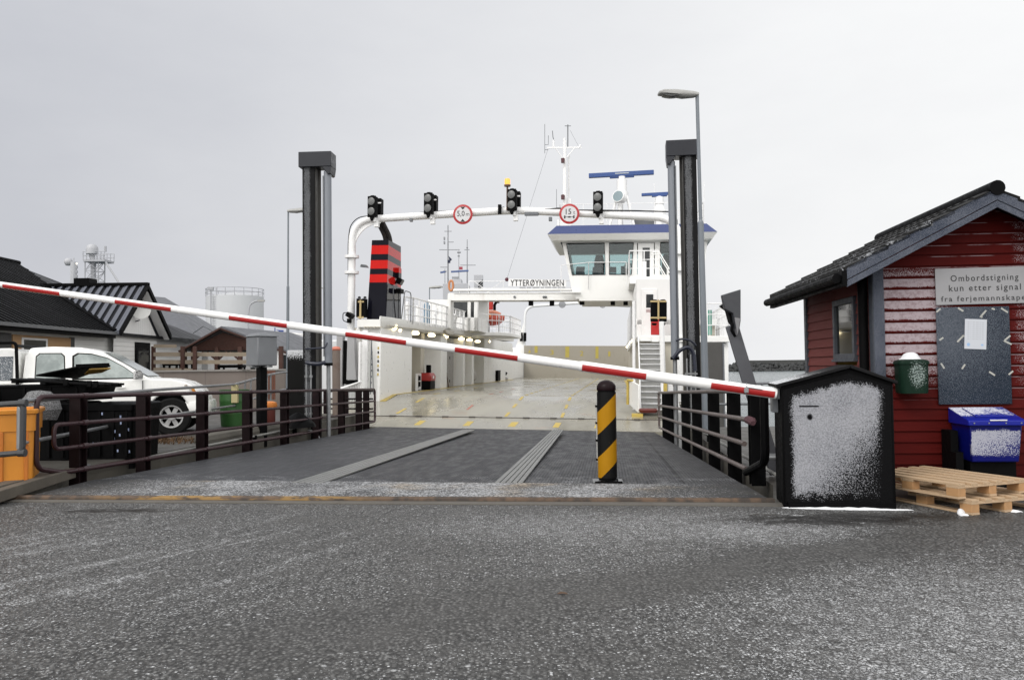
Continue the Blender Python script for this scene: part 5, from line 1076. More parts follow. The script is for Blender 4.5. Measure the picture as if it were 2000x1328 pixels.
# ---- electrical cabinet
ec = thing('electrical_cabinet', 'galvanised grey cabinet on a thick black post beside the ramp', 'cabinet', (at(511, 700, 17.6).x, 17.6, 0), radians(-41)); zb = at(511, 714, 17.4).z; zt = at(511, 657, 17.4).z
CABM = paint('dull_zinc', (.20, .21, .225), .5, .22, 3, dirt=(.32, .33, .35), da=.5, ds=4)
mb = MB(); mb.bx(-.235, .235, -.235, .235, zb, zt); mb.build('box', CABM, ec, bevel=.02)
mb = MB(); mb.prism([(-.26, -.26, zt), (.26, -.26, zt), (.26, .26, zt), (-.26, .26, zt)], (0, 0, .012)); mb.loft([rrect(.25, .25, zt+.012, .04), rrect(.20, .2, zt+.06, .04), rrect(.08, .08, zt+.085, .03)]); mb.build('lid', CABM, ec)
mb = MB(); mb.bx(-.245, -.235, -.19, .21, zb+.02, zt-.03); mb.build('door', paint('zinc_door', (.33, .34, .36), .45, .15, 3), ec, bevel=.004)
mb = MB(); mb.bx(-.25, .25, -.03, .03, zb-.04, zb); mb.bx(-.03, .03, -.25, .25, zb-.04, zb); mb.build('frame', GALV, ec)
mb = MB(); mb.box((0, 0, zb/2-.1), (.17, .17, zb+.2-.04)); mb.build('post', BLACK, ec, bevel=.01)
# ---- drum, buoy, weeds
dr_ = thing('green_drum', 'scratched green drum standing on the quay behind the guardrail', 'drum', (at(458, 800, 19.8).x, 19.8, QZ)); mb = MB(); h_ = .88
mb.lathe([(.29, 0), (.31, .02), (.33, .3), (.335, .32), (.33, .34), (.345, .6), (.35, .62), (.345, .64), (.35, h_), (.32, h_), (.31, .2), (.01, .2)], n=24); mb.build('body', paint('scratched_green', (.028, .115, .022), .5, .3, 4, dirt=(.12, .13, .06), da=.6, ds=5), dr_)
mb = MB(); mb.bx(.06, .20, -.40, -.30, h_-.30, h_+.12); mb.build('label_plate', paint('pale_yellow', (.55, .48, .25), .5), dr_)
by = thing('red_keg', 'small rusty red keg with an orange top on the quay', 'keg', (at(525, 800, 20.6).x, 20.6, QZ)); mb = MB(); mb.lathe([(.15, 0), (.16, .02), (.16, .36), (.14, .38), (.01, .38)], n=16); mb.build('body', paint('rusty_red', (.14, .025, .015), .6, .3, 5), by)
mb = MB(); mb.lathe([(.14, .38), (.19, .40), (.21, .46), (.19, .53), (.10, .56), (.01, .565)], n=16); mb.build('lid', paint('orange_lid', (.62, .20, .03), .5, .15, 4), by)
tp = thing('tarpaulin_heap', 'low black heap of tarpaulin on the quay beside the fender box', 'tarpaulin', (at(575, 835, 19.2).x, 19.2, QZ)); mb = MB(); mb.lathe([(.45, 0), (.4, .1), (.25, .2), (.1, .3), (.02, .32)], n=18)
for i, p in enumerate(mb.v): mb.v[i] = V((p.x*(1+.2*sin(5*p.z+4*p.y)), p.y, p.z*(1+.2*sin(9*p.x))))
mb.build('sheet', BLACK, tp)
mb = MB()
for cx, cy, n, sp in ((-6.75, 15.9, 260, .55), (-6.35, 15.4, 160, .5), (-7.6, 16.0, 90, .4)):
    for i in range(n):
        a = random.random()*6.28; r = sp*random.random()**.7; p = V((cx+r*cos(a)*1.3, cy+r*sin(a)*.7, QZ)); l = random.uniform(.05, .26)*(1-r/sp*.6); d = V((random.uniform(-.7, .7), random.uniform(-.7, .7), 1)).normalized(); w = V((random.uniform(-1, 1), random.uniform(-1, 1), 0))*.012
        q = p+d*l*.6; e = p + d*l + V((random.uniform(-.08, .08), random.uniform(-.08, .08), -l*.25)); mb.add([p-w, p+w, q+w*.8, q-w*.8, e], [(0, 1, 2, 3), (3, 2, 4)])
tag(mb.build('dry_weeds', paint('dry_brown_weeds', (.15, .085, .04), .9, .5, 9), smooth=False), 'tufts of dry brown weeds on the quay by the front wheel of the pickup', 'weeds', kind='stuff')
# ================================================================== THE FERRY
MF = Matrix.Translation((0, 30, .38)) @ Matrix.Rotation(radians(-7.3), 4, 'Z') @ Matrix.Rotation(radians(1.1), 4, 'Y')
MFi = MF.inverted(); _o = MFi @ CAMP
def L(px, py, s=None, t=None, z=None):
    d = MFi.to_3x3() @ ray(px, py)
    for i, v in enumerate((s, t, z)):
        if v is not None: return _o + d*((v-_o[i])/d[i])
fe = thing('car_ferry', 'white double ended car ferry with blue roofed wheelhouse and open car deck', 'ferry', M=MF)
SIN, SOUT = -4.75, 4.5
def dz(t): return 0. if t >= 1 else (-.5*(1-t)/5.15 if t > -4.15 else -.5-.23*(-4.15-t)/1.4)
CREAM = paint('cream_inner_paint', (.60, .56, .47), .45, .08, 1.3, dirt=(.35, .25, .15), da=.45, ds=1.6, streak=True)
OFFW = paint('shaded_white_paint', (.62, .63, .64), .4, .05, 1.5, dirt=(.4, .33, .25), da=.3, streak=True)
YEL = paint('worn_yellow_paint', (.50, .37, .08), .5, .2, 4, dirt=(.36, .34, .28), da=.9, ds=7)
mb = MB(); mb.bx(-7.6, 7.6, 1.1, 51.5, -3.0, -.03); mb.bx(-7.6, 7.6, -.6, 1.05, -3.0, -.4); mb.build('hull', paint('hull_white', (.6, .6, .6), .4), fe, smooth=False)
def deck2():
    t = NT('wet_car_deck'); X, Y, Z = t.sep(t.co()); n = t.noise(.35, 6, .6, t.map(t.co(), (1, .45, 1))); n2 = t.noise(2.0, 6, .65, t.map(t.co(), (1, .3, 1))); r = t.ss(t.noise(.8, 7, .7), .56, .72)
    c = t.mix(t.ss(n, .3, .7), (.19, .178, .142), (.30, .287, .24)); c = t.mix(t.ss(n2, .48, .75, 0, .6), c, (.12, .11, .085)); c = t.mix(t.m('MULTIPLY', r, .4), c, (.30, .17, .09))
    sm = t.ss(t.m('ABSOLUTE', t.m('SUBTRACT', t.m('FRACT', t.m('MULTIPLY', Y, .4)), .5)), .012, .004); c = t.mix(t.m('MULTIPLY', sm, .30), c, (.2, .18, .15))
    t.bump(n2, .06, .01); return t.fin(c, t.ss(n, .35, .62, .09, .40), 0, .55)
DK2 = deck2(); mb = MB(); ts = [-4.13, -3, -2, -1, 0, 1, 10, 20, 30, 40, 51]
mb.loft([[V((s, t, dz(t))) for s in (-6.6 if t < -.7 else -7.6, 0, 5.3 if t < -.7 else 7.6)] for t in ts], cap=False, closed=False); mb.loft([[V((-6.6, -4.13, dz(-4.13)-q)), V((5.3, -4.13, dz(-4.13)-q))] for q in (0, .3)], cap=False, closed=False)
mb.build('car_deck', DK2, fe, smooth=False)
mb = MB(); mb.prism([(-5.6, -5.62, dz(-5.6)), (5.15, -5.62, dz(-5.6)), (5.15, -4.17, dz(-4.17)), (-5.6, -4.17, dz(-4.17))], (0, 0, -.1)); flp = mb.build('bow_flap', DK2, fe, smooth=False)
mb = MB()
for i in range(11): s = -4.2+i*.86; mb.bx(s-.1, s+.1, -4.21, -4.10, dz(-4.15)-.01, dz(-4.15)+.03)
mb.tube([(-5.6, -4.15, dz(-4.15)), (5.2, -4.15, dz(-4.15))], .02, 6); mb.build('hinge', paint('hinge_steel', (.06, .05, .045), .6), flp)
mb = MB()
for px, py, w in ((810, 827, .10), (908, 828, .10), (1000, 828, .11), (1082, 833, .09), (1166, 834, .10)):
    p = L(px, py, z=-.62); mb.prism([(p.x-w, -5.3, dz(-5.3)+.004), (p.x+w, -5.3, dz(-5.3)+.004), (p.x+w+.05, -4.7, dz(-4.7)+.004), (p.x-w+.05, -4.7, dz(-4.7)+.004)], (0, 0, .002))
mb.build('marking', YEL, flp, smooth=False)
mb = MB()
def dash(s, t0, t1, w=.05):
    k = t0
    while k < t1:
        e2 = min(k+.5, t1)
        a, b = (k, e2); mb.prism([(s-w, a, dz(a)+.005), (s+w, a, dz(a)+.005), (s+w, b, dz(b)+.005), (s-w, b, dz(b)+.005)], (0, 0, .002)); k = e2
sA, sB = L(1016, 778, z=-.05).x, L(1154, 749, z=0).x
for s in (sA, sB):
    t = -3.9
    while t < 46: dash(s, t, t+.9); t += 1.9
for t in (-3.6, -1.0, 1.8, 6, 11): dash(-3.35, t, t+1.1)
mb.bx(SIN, SIN+.16, .9, 37, .004, .012); mb.prism([(SIN, -.85, dz(-.85)+.006), (SIN+.22, -.85, dz(-.85)+.006), (SIN+.16, .9, .01), (SIN, .9, .01)], (0, 0, .004)); mb.bx(SOUT-.16, SOUT, 1, 38, .004, .012)
mb.build('lane_marking', YEL, fe, smooth=False)
mb = MB()
for t in (-2.6, 2.2, 5, 9): mb.prism([(sA-1.52, t, dz(t)+.005), (sA-1.45, t, dz(t)+.005), (sA-1.45, t+1.1, dz(t+1.1)+.005), (sA-1.52, t+1.1, dz(t+1.1)+.005)], (0, 0, .002))
mb.build('lane_marking', paint('faded_red_paint', (.40, .13, .09), .5, .2, 6), fe, smooth=False)
# ---- port casing
def zt_(t): return 2.80 + .0165*t        # upper deck edge rises gently aft
mb = MB()
mb.prism([(SIN-.95, -.8, -.3), (SIN, -.8, -.3), (SIN, -.8, 2.62), (SIN-.75, -.8, 2.62), (SIN-.95, -.8, 2.45)], (0, 4.6, 0))
cas = mb.build('port_casing', W_PAINT, fe, bevel=.04)
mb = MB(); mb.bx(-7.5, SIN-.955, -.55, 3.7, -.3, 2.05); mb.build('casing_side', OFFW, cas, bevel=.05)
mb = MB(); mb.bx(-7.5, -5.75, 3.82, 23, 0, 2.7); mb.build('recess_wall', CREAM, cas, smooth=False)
mb = MB(); mb.bx(-7.5, SIN+.0, 22.6, 37, -.0, 2.98); mb.build('after_casing', W_PAINT, cas, bevel=.03)
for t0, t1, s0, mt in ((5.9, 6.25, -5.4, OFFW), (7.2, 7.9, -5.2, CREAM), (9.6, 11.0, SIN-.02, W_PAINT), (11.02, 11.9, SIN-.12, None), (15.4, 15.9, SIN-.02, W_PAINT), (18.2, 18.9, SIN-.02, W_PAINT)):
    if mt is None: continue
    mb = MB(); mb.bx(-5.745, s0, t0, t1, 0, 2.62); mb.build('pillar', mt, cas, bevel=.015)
DOORG = paint('grey_door_paint', (.27, .255, .235), .45, .08, 2)
mb = MB(); mb.bx(-5.7, SIN-.10, 11.02, 13.1, .02, 2.35); d_ = mb.build('door', DOORG, cas, bevel=.01)
mb = MB(); mb.bx(SIN-.115, SIN-.085, 12.0, 12.12, 1.45, 1.6); mb.bx(SIN-.115, SIN-.085, 12.0, 12.1, .25, .4); mb.build('handle', BLACK, d_)
mb = MB()
for z in (.5, .9, 1.3, 1.7, 2.1): mb.cyl((SIN-.3, 13.3, z), (SIN-.3, 13.8, z), .02, n=6)
for t in (13.3, 13.8): mb.cyl((SIN-.3, t, 0), (SIN-.3, t, 2.6), .025, n=6)
mb.build('ladder', OFFW, cas)
# overhanging upper deck
mb = MB(); secs = []
for t in (-.95, 0, 6, 12, 18, 23, 37):
    e0 = SIN+.09 if t > -.9 else SIN+.02
    secs.append([V((-5.6 if t < .5 else -7.5, t, zt_(t)-.28)), V((e0-.02, t, zt_(t)-.28)), V((e0, t, zt_(t)-.25)), V((e0, t, zt_(t)+.12)), V((e0-.03, t, zt_(t)+.12)), V((e0-.05, t, zt_(t))), V((-5.6 if t < .5 else -7.5, t, zt_(t)))])
mb.loft(secs); ud = mb.build('upper_deck', W_PAINT, fe)
mb = MB(); mb.prism([(SIN-.0, 17.0, zt_(17)-.22), (SIN+1.55, 18.6, zt_(18)-.18), (SIN+2.0, 20.5, zt_(20)-.18), (SIN+2.0, 26, zt_(22)-.18), (SIN, 26.5, zt_(22)-.18)], (0, 0, .22)); mb.build('boat_platform', W_PAINT, ud, bevel=.03)
mb = MB(); mb.loft([[V((SIN+.2, 8.9+k, zt_(9)-.15-q)) for k, q in ((0, 0), (2.4, 0), (1.8, .2), (.6, .2))], [V((SIN+.3, 8.9+k, zt_(9)-.1-q)) for k, q in ((0, 0), (2.4, 0), (1.8, .16), (.6, .16))]]); mb.build('roller', CREAM, ud)
mb = MB(); mb.tube([L(845+0, 660, s=SIN+.19)+V((0, 0, .02)), L(955, 664, s=SIN+.19)], .03, 6) if False else mb.tube([(SIN+.17, -.5, zt_(0)-.22), (SIN+.19, 16.9, zt_(17)-.24)], .028, 6); mb.build('edge_pipe', CREAM, ud)
for px, py in ((776, 645), (811, 651), (843, 655), (869, 658), (901, 662), (917, 664), (933, 667), (953, 667)):
    p = L(px, py, s=-4.85); m_ = MB(); m_.lathe([(.03, .10), (.16, .06), (.19, 0), (.15, -.06), (.02, -.075)], p, 14); m_.build('ceiling_lamp', LIT, ud)
p = L(770, 640, s=-4.72); mb = MB(); mb.box(p, (.16, .3, .12), Matrix.Rotation(.4, 3, 'X')); mb.build('ceiling_lamp', LIT, ud)
mb = MB()
for i in range(6): mb.box((SIN-.05-.12*i+.1, -.98, zt_(0)-.30), (.07, .09, .05))
mb.tube(fil([(SIN-.75, -.84, 2.0), (SIN-.75, -.86, 2.62), (SIN-.1, -.9, 2.66)], .08), .018, 6); mb.build('cable_run', CREAM, cas)
def rope_marks():
    mb = MB()
    for i in range(7): mb.box((SIN-.02-.07, -.812, 1.75-.16*i), (.05, .012, .09), m=i % 2)
    mb.build('draught_marks', [YEL, BLACK], cas)
rope_marks()
# items at the bow end of the port casing
PGR = paint('pale_grey_panel', (.42, .42, .43), .4, .06, 2)
mb = MB(); a, b = L(676, 742, t=-1.2), L(697, 655, t=-1.2); mb.prism([(a.x, -1.2, a.z), (b.x+.0, -1.2, a.z), (b.x-.12, -1.2, b.z), (a.x+.02, -1.2, b.z)], (0, .3, 0)); mb.build('gate_panel', PGR, fe, bevel=.02)
mb = MB(); a, b = L(656, 742, t=-1.2), L(669, 650, t=-1.2); mb.bx(a.x, b.x, -1.2, -.9, a.z-.4, b.z); mb.build('gate_panel', PGR, fe, bevel=.02)
mb = MB(); a, b = L(669, 750, t=-1.1), L(676, 665, t=-1.1); mb.bx(a.x, b.x, -1.1, -.9, a.z, b.z); c_ = L(697, 751, t=-1.1); mb.bx(b.x, c_.x, -1.1, -.9, c_.z, L(697, 743, t=-1.1).z); mb.build('gate_slot', BLACK, fe)
mb = MB(); 
for x0, x1, y0, y1, t in ((699, 704, 668, 752, -1.4), (706, 718, 645, 775, -1.0)): a, b = L(x0, y1, t=t), L(x1, y0, t=t); mb.bx(a.x, b.x, t, t+.25, a.z-.2, b.z)
mb.build('bow_stanchion', W_CLEAN, fe, bevel=.02)
mb = MB(); a, b = L(718, 770, t=-.95), L(735, 660, t=-.95); mb.tube([(a.x+.1, -.95, a.z), (a.x+.12, -.95, b.z)], .02, 6); mb.tube([(a.x+.22, -.95, a.z), (a.x+.12, -.95, b.z)], .016, 6)
for k in range(7): mb.box((a.x+.12+.004*k, -.97, a.z+.2+k*.22), (.05, .05, .07))
mb.build('mooring_gear', GREYP, fe)
# barred white bow gate
mb = MB(); q = [L(660, 760, t=-2.2), L(704, 746, t=-1.4), L(704, 803, t=-1.4), L(660, 815, t=-2.2)]
mb.tube([q[3], q[0], q[1], q[2]], .055, 8); mb.tube([q[3], q[2]], .03, 6)
for i in range(1, 13): k = i/13; mb.cyl(q[0].lerp(q[1], k), q[3].lerp(q[2], k), .014, n=5)
mb.build('bow_gate', W_CLEAN, fe)
# ---- funnel
def funnel_mat():
    t = NT('banded_funnel'); X, Y, Z = t.sep(t.co()); k = t.m('DIVIDE', t.m('SUBTRACT', Z, 2.95), 2.89)
    red = t.m('MAXIMUM', t.m('MAXIMUM', t.band(k, .815, .93, .003), t.band(k, .625, .735, .003)), t.band(k, .445, .55, .003)); n = t.noise(2, 4)
    return t.fin(t.mix(red, t.mix(n, (.004, .004, .008), (.008, .008, .013)), t.mix(n, (.42, .010, .008), (.52, .015, .012))), .06, 0, .07)
FM = funnel_mat(); mb = MB(); mb.loft([[V((-5.56, .05, 2.8)), V((-4.83, .05, 2.8)), V((-4.86, 2.4, 2.8)), V((-5.60, 2.4, 2.8))], [V((-5.42, .12, 5.84)), V((-4.77, .12, 5.84)), V((-4.85, 2.2, 5.9)), V((-5.46, 2.2, 5.9))]]); fu = mb.build('funnel', FM, fe, bevel=.015)
for dx in (0, .16): m_ = MB(); m_.tube(fil([(-5.05+dx, .8, 5.8), (-5.08+dx, .7, 6.1), (-5.35+dx, .35, 6.75), (-5.40+dx, .3, 6.95)], .2), .095, 10); m_.build('exhaust_pipe', paint('sooty_pipe', (.020, .016, .014), .6, .4, 3, dirt=(.10, .05, .025), da=.8, ds=2), fu)
mb = MB(); mb.bx(-4.86, -4.72, 1.45, 1.85, 4.55, 4.95); mb.build('horn_box', [FM], fu); mb = MB(); mb.box((-4.70, 1.5, 4.42), (.20, .34, .24), Matrix.Rotation(.5, 3, 'Y')); mb.bx(-4.8, -4.6, 1.3, 1.8, 3.95, 4.12); mb.build('floodlight', BLACK, fu); mb = MB(); mb.box((-4.60, 1.5, 4.37), (.02, .30, .2), Matrix.Rotation(.5, 3, 'Y')); mb.build('floodlight_glass', LAMPGL, fu)
mb = MB(); mb.tube(fil([(-4.75, 2.0, 2.9), (-4.62, 2.0, 4.1), (-4.62, 3.0, 4.1), (-4.62, 3.0, 2.9)], .2), .02, 6); mb.tube([(-4.70, .6, 2.9), (-4.70, .6, 4.2)], .015, 6); mb.build('grab_rail', GREYP, fu)
# ---- railings
def railing(name, pts, h, n=3, sp=1.2, r=.022, parent=fe, mat=W_CLEAN, bars=0):
    mb = MB(); pts = [V(p) for p in pts]
    for j in range(n): mb.tube([p+V((0, 0, h*(j+1)/n)) for p in pts], r if j == n-1 else r*.7, 6)
    for a, b in zip(pts, pts[1:]):
        k = max(1, int((b-a).length/sp))
        for i in range(k+1): p = a.lerp(b, i/k); mb.cyl(p, p+V((0, 0, h)), r, n=6)
        if bars:
            m = int((b-a).length/bars)
            for i in range(m): p = a.lerp(b, (i+.5)/m); mb.cyl(p, p+V((0, 0, h)), r*.45, n=4)
    return mb.build(name, mat, parent)
railing('railing', [(SIN-.1, 2.9, zt_(3)), (SIN+.12, 3.4, zt_(3)), (SIN+.14, 10, zt_(10)), (SIN+.14, 17, zt_(17)), (SIN+1.5, 18.7, zt_(18)), (SIN+1.95, 20.5, zt_(20)), (SIN+1.95, 26, zt_(22))], 1.08, 3, 1.1, .034, parent=ud, bars=.33)
railing('railing', [(-7.3, 3.4, zt_(3)), (-7.3, 10, zt_(10)), (-7.3, 22, zt_(22))], 1.08, 3, 1.6, parent=ud)
railing('railing', [(SIN+1.95, 26, zt_(22)-.0), (-7.2, 26.2, zt_(22))], 1.08, 4, .5, parent=ud)
# deck gear seen through the railing
for i, (px, pyt, pyb, w, t) in enumerate(((792, 588, 622, 9, 4), (812, 596, 628, 8, 6), (848, 600, 635, 10, 9), (866, 606, 640, 8, 10), (884, 612, 642, 12, 12), (900, 618, 645, 9, 14))):
    a, b = L(px-w/2, pyb, t=t), L(px+w/2, pyt, t=t); m_ = MB(); c = V(((a.x+b.x)/2, t+.3, 0)); r = (b.x-a.x)/2
    if i % 2: m_.lathe([(r*.8, zt_(t)), (r, zt_(t)+.1), (r, b.z-.2), (r*.5, b.z), (.01, b.z)], c, 14)
    else: m_.lathe([(r*.45, zt_(t)), (r*.45, b.z-.35), (r*1.1, b.z-.33), (r*1.15, b.z-.1), (r*.6, b.z), (.01, b.z)], c, 14)
    m_.build('vent', W_CLEAN, ud)
# ---- lookout house and cross gantry
a, b = L(880, 645, t=15), L(926, 577, t=15); LZ = b.z
mb = MB(); W1 = (b.x-a.x)
for u0, u1 in ((0, .12), (.72, .86), (1.0, 1.16)): mb.bx(a.x+W1*u0, a.x+W1*u1, 15, 15.3, zt_(15), LZ)
mb.bx(a.x, a.x+W1*1.16, 15, 19, zt_(15), zt_(15)+.75); mb.bx(a.x-.1, a.x+W1*1.2, 14.8, 19.2, LZ, LZ+.12); mb.bx(a.x, a.x+W1*1.16, 18.7, 19, zt_(15), LZ); lk = mb.build('lookout_house', W_PAINT, fe, bevel=.02)
mb = MB(); mb.bx(a.x+W1*.12, a.x+W1*.72, 15.08, 15.12, zt_(15)+.75, LZ-.15); mb.bx(a.x+W1*.86, a.x+W1, 15.08, 15.12, zt_(15)+.75, LZ-.15); mb.build('window', DARKGL, lk)
mb = MB(); mb.prism([L(845-8, 596, t=17), L(858+15, 596, t=17), L(874, 588, t=17), L(843, 588, t=17)], (0, 1.2, 0)); wv = mb.build('canopy', paint('navy_canvas', (.02, .03, .085), .6), fe); p = L(858, 604, t=17.2); mb = MB(); mb.bx(p.x-.3, p.x+.3, 17.3, 17.9, zt_(17), p.z+.35); mb.build('canopy_base', BLACK, wv)
mb = MB(); gx0, gx1 = -4.6, 4.4; mb.bx(gx0, gx1, 10.2, 11.2, 4.36, 4.70)
for t in (10.15,): mb.tube([(gx0+.3, t, 4.86), (1.8, t, 4.86)], .065, 8)
mb.bx(gx0+.3, gx1, 10.16, 10.19, 4.70, 4.73)
for i in range(8): s = gx0+.6+i*.85; mb.cyl((s, 10.17, 4.7), (s, 10.17, 4.87), .02, n=6)
ga = mb.build('gantry', W_PAINT, fe, smooth=True)
mb = MB(); mb.tube([(gx0+.1, 10.2, 4.4), (gx0+.1, 10.2, 3.0)], .08, 8); mb.bx(-5.6, -4.5, 10.2, 11.2, zt_(10), 4.4); mb.build('gantry_leg', W_PAINT, ga)
railing('railing', [(gx0+.9, 11.1, 4.7), (1.6, 11.1, 4.7)], .70, 2, 1.4, .016, ga); mb = MB()
for s in (-3.4, -2.0): mb.tube([(s, 11.1, 5.38), (s+.9*(1 if s < -3 else -1), 11.1, 4.72)], .016, 5)
mb.build('railing_stay', W_CLEAN, ga)
a, b = L(993, 563, t=10.1), L(1106, 544, t=10.1)
mb = MB(); mb.prism([(a.x, 10.1, a.z+.10), (b.x, 10.1, a.z+.06), (b.x, 10.1, b.z-.08), (a.x, 10.1, b.z-.0)], (0, .03, 0)); nbd = mb.build('name_board', W_CLEAN, ga)
INK2 = paint('sign_black', (.02, .02, .022), .5)
a, b = L(997, 558.5, t=10.08), L(1101, 558.5, t=10.08)
tx_ = (b-a).normalized(); text('name_lettering', 'YTTERØYNINGEN', INK2, nbd, frame((a.x, 10.085, a.z), tx_, V((0, 0, 1)), (0, -1, 0)), height=(L(1000, 547, t=10.08).z-a.z)*1.06, width=(b-a).length, spacing=1.12, bold=.010)
mb = MB(); s = a.x+.45
for w in (.30, .22, .34, .16, .3, .2, .36, .22): 
    if s+w < b.x+.1: mb.bx(s, s+w, 10.075, 10.085, a.z-.105, a.z-.065); s += w+.06
mb.build('small_print', paint('faint_grey', (.28, .28, .29), .6), nbd)
mb = MB(); mb.ball(L(990, 546, t=10.9), .10, 8); mb.build('red_ball', paint('dark_red', (.10, .01, .03), .5), ga)
for px, py in ((1037, 590), (1078, 590), (1137, 588), (1197, 589), (1222, 589)):
    p = L(px, py, t=10.6); m_ = MB(); m_.bx(p.x-.11, p.x+.11, 10.5, 10.75, p.z-.18, 4.37); m_.build('floodlight', BLACK, ga)
for px in (1005, 1062, 1066): m_ = MB(); p = L(px, 580, t=10.15); m_.ball(V((p.x, 10.17, p.z)), .06, 6); m_.build('fitting', GREYP, ga)
# ---- starboard casing, stair house
STH = paint('stair_house_white', (.74, .74, .73), .4, .05, 1.5, dirt=(.42, .33, .24), da=.4, streak=True)
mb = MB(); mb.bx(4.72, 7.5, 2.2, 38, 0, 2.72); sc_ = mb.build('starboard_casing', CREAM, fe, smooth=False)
mb = MB(); mb.bx(SOUT, 7.55, 2.0, 38, 2.74, 2.95); mb.bx(5.0, 7.72, -.2, 2.0, 2.02, 2.24); mb.build('side_deck', W_PAINT, sc_, bevel=.02)
mb = MB(); mb.bx(SOUT+.01, 6.9, 2.0, 31, 2.24, 4.52); mb.bx(6.91, 7.7, -.0, 10, -.5, 2.0); sh_ = mb.build('stair_house', STH, fe, bevel=.03)
for px, py in ((1226.5, 678), (1229, 676), (1233, 672), (1236, 668), (1240, 665)):
    p = L(px, py, s=4.6); m_ = MB(); m_.lathe([(.03, .08), (.14, .05), (.17, 0), (.12, -.06), (.02, -.07)], p, 12); m_.build('ceiling_lamp', LIT, sc_)
mb = MB(); a, b = L(1257, 657, t=1.96), L(1279, 566, t=1.96); mb.bx(a.x-.08, b.x+.08, 1.95, 1.99, 2.24, b.z+.04); fr_ = mb.build('door', STH, sh_, bevel=.012)
mb = MB(); mb.bx(a.x, b.x-.04, 1.925, 1.96, 2.3, b.z-.06); mb.build('leaf', STH, fr_, bevel=.01); a2, b2 = L(1262, 601, t=1.92), L(1276, 575, t=1.92); mb = MB(); mb.bx(a2.x, b2.x-.0, 1.91, 1.93, a2.z, b2.z); mb.build('window', DARKGL, fr_, bevel=.004)
mb = MB(); p = L(1262, 604, t=1.9); mb.bx(p.x, p.x+.25, 1.915, 1.925, p.z-.12, p.z); mb.build('notice', paint('pinkish_notice', (.55, .42, .42), .6), fr_)
# landing and lower stair
mb = MB(); mb.bx(SOUT+.02, 6.9, -.1, 1.95, 2.05, 2.24); lan = mb.build('landing', W_PAINT, fe, bevel=.01)
STEP = paint('stair_tread_grey', (.52, .525, .53), .5, .15, 3); ns = 13
mb = MB(); t0, z0, t1, z1 = -3.1, dz(-3.1), -.05, 2.15; s0, s1 = 4.56, 5.28
for i in range(ns): t = t0+(t1-t0)*(i+.5)/ns; z = z0+(z1-z0)*(i+1)/(ns+1); mb.bx(s0, s1, t-.13, t+.13, z-.035, z)
mb.build('tread', STEP, lan, smooth=False)
mb = MB(); 
for i in range(ns): t = t0+(t1-t0)*(i+.5)/ns; z = z0+(z1-z0)*(i+1)/(ns+1); mb.bx(s0, s1, t+.10, t+.125, z-.19, z-.04)
mb.build('riser', paint('riser_pale', (.70, .70, .69), .45, .1, 3), lan, smooth=False)
mb = MB()
for s in (s0-.02, s1+.02): mb.beam((s, t0-.1, z0-.05), (s, t1, z1-.05), .035, .22)
mb.build('stringer', W_CLEAN, lan)
mb = MB(); mb.bx(s1+.02, 6.9, -.05, .0, -.4, 2.05); mb.bx(s0, s1+.1, .9, 1.0, -.4, 2.05); mb.build('front_panel', CREAM, lan)
pw = L(1238, 742, t=-2.4); pr = L(1298, 742, t=-2.6)
mb = MB(); mb.tube([L(1237, 806, t=-3.2), L(1238, 590, t=-.3)], .055, 8) if False else None
a, b = L(1238.5, 800, t=-2.6), L(1237.5, 588, t=-2.6); mb.tube([a, b], .05, 8); mb.build('stair_post', W_CLEAN, lan)
a, b = L(1297, 800, t=-2.6), L(1292, 628, t=-2.6); mb = MB(); mb.tube([a, b], [.09, .085], 10); mb.build('stair_post', W_CLEAN, lan)
mb = MB(); a, b = L(1299, 830, t=-3.4), L(1299, 748, t=-3.4); mb.bx(a.x-.05, a.x+.06, -3.4, -3.3, a.z, b.z); mb.build('yellow_guard', YEL, lan)
mb = MB(); q = [L(1229, 742, t=-2.4), L(1247, 752, t=-3.3), L(1246, 806, t=-3.3), L(1229, 790, t=-2.4)]; mb.prism(q, (.06, .02, 0)); mb.build('guard_plate', W_PAINT, lan, bevel=.012)
mb = MB(); mb.tube([q[3]+V((-.05, 0, 0)), q[0]+V((-.05, 0, 0)), q[0]+V((.12, -.25, -.03))], .045, 8); mb.bx(q[2].x-.2, q[2].x+.15, -3.6, -3.2, q[2].z-.12, q[2].z-.02); mb.build('yellow_frame', YEL, lan)
mb = MB(); p = L(1266, 802, t=-3.3); mb.loft([rrect(.26, .12, p.z-.06, .08), rrect(.30, .15, p.z+.02, .1), rrect(.26, .12, p.z+.07, .08)]); mb.v = [v+V((p.x, -3.3, 0)) for v in mb.v]; mb.build('fender_pad', paint('dark_red_pad', (.13, .015, .01), .5), lan)
mb = MB(); p = L(1305, 745, t=-2.5); mb.prism([(p.x, -2.5, dz(-2.5)), (p.x+.45, -2.5, dz(-2.5)), (p.x+.1, -2.5, p.z), (p.x, -2.5, p.z)], (0, .05, 0)); mb.build('brace', W_CLEAN, lan)
railing('railing', [(6.95, -.1, 2.24), (7.68, -.1, 2.24), (7.68, 10, 2.24)], 1.15, 3, .55, parent=sc_, bars=.15)
mb = MB(); p = L(1380, 620, t=.5); mb.tube([(p.x+.1, .5, 2.3), (p.x+.1, .5, 3.2)], .09, 8); mb.build('hose_reel', paint('green_hose', (.10, .28, .22), .5), sc_)
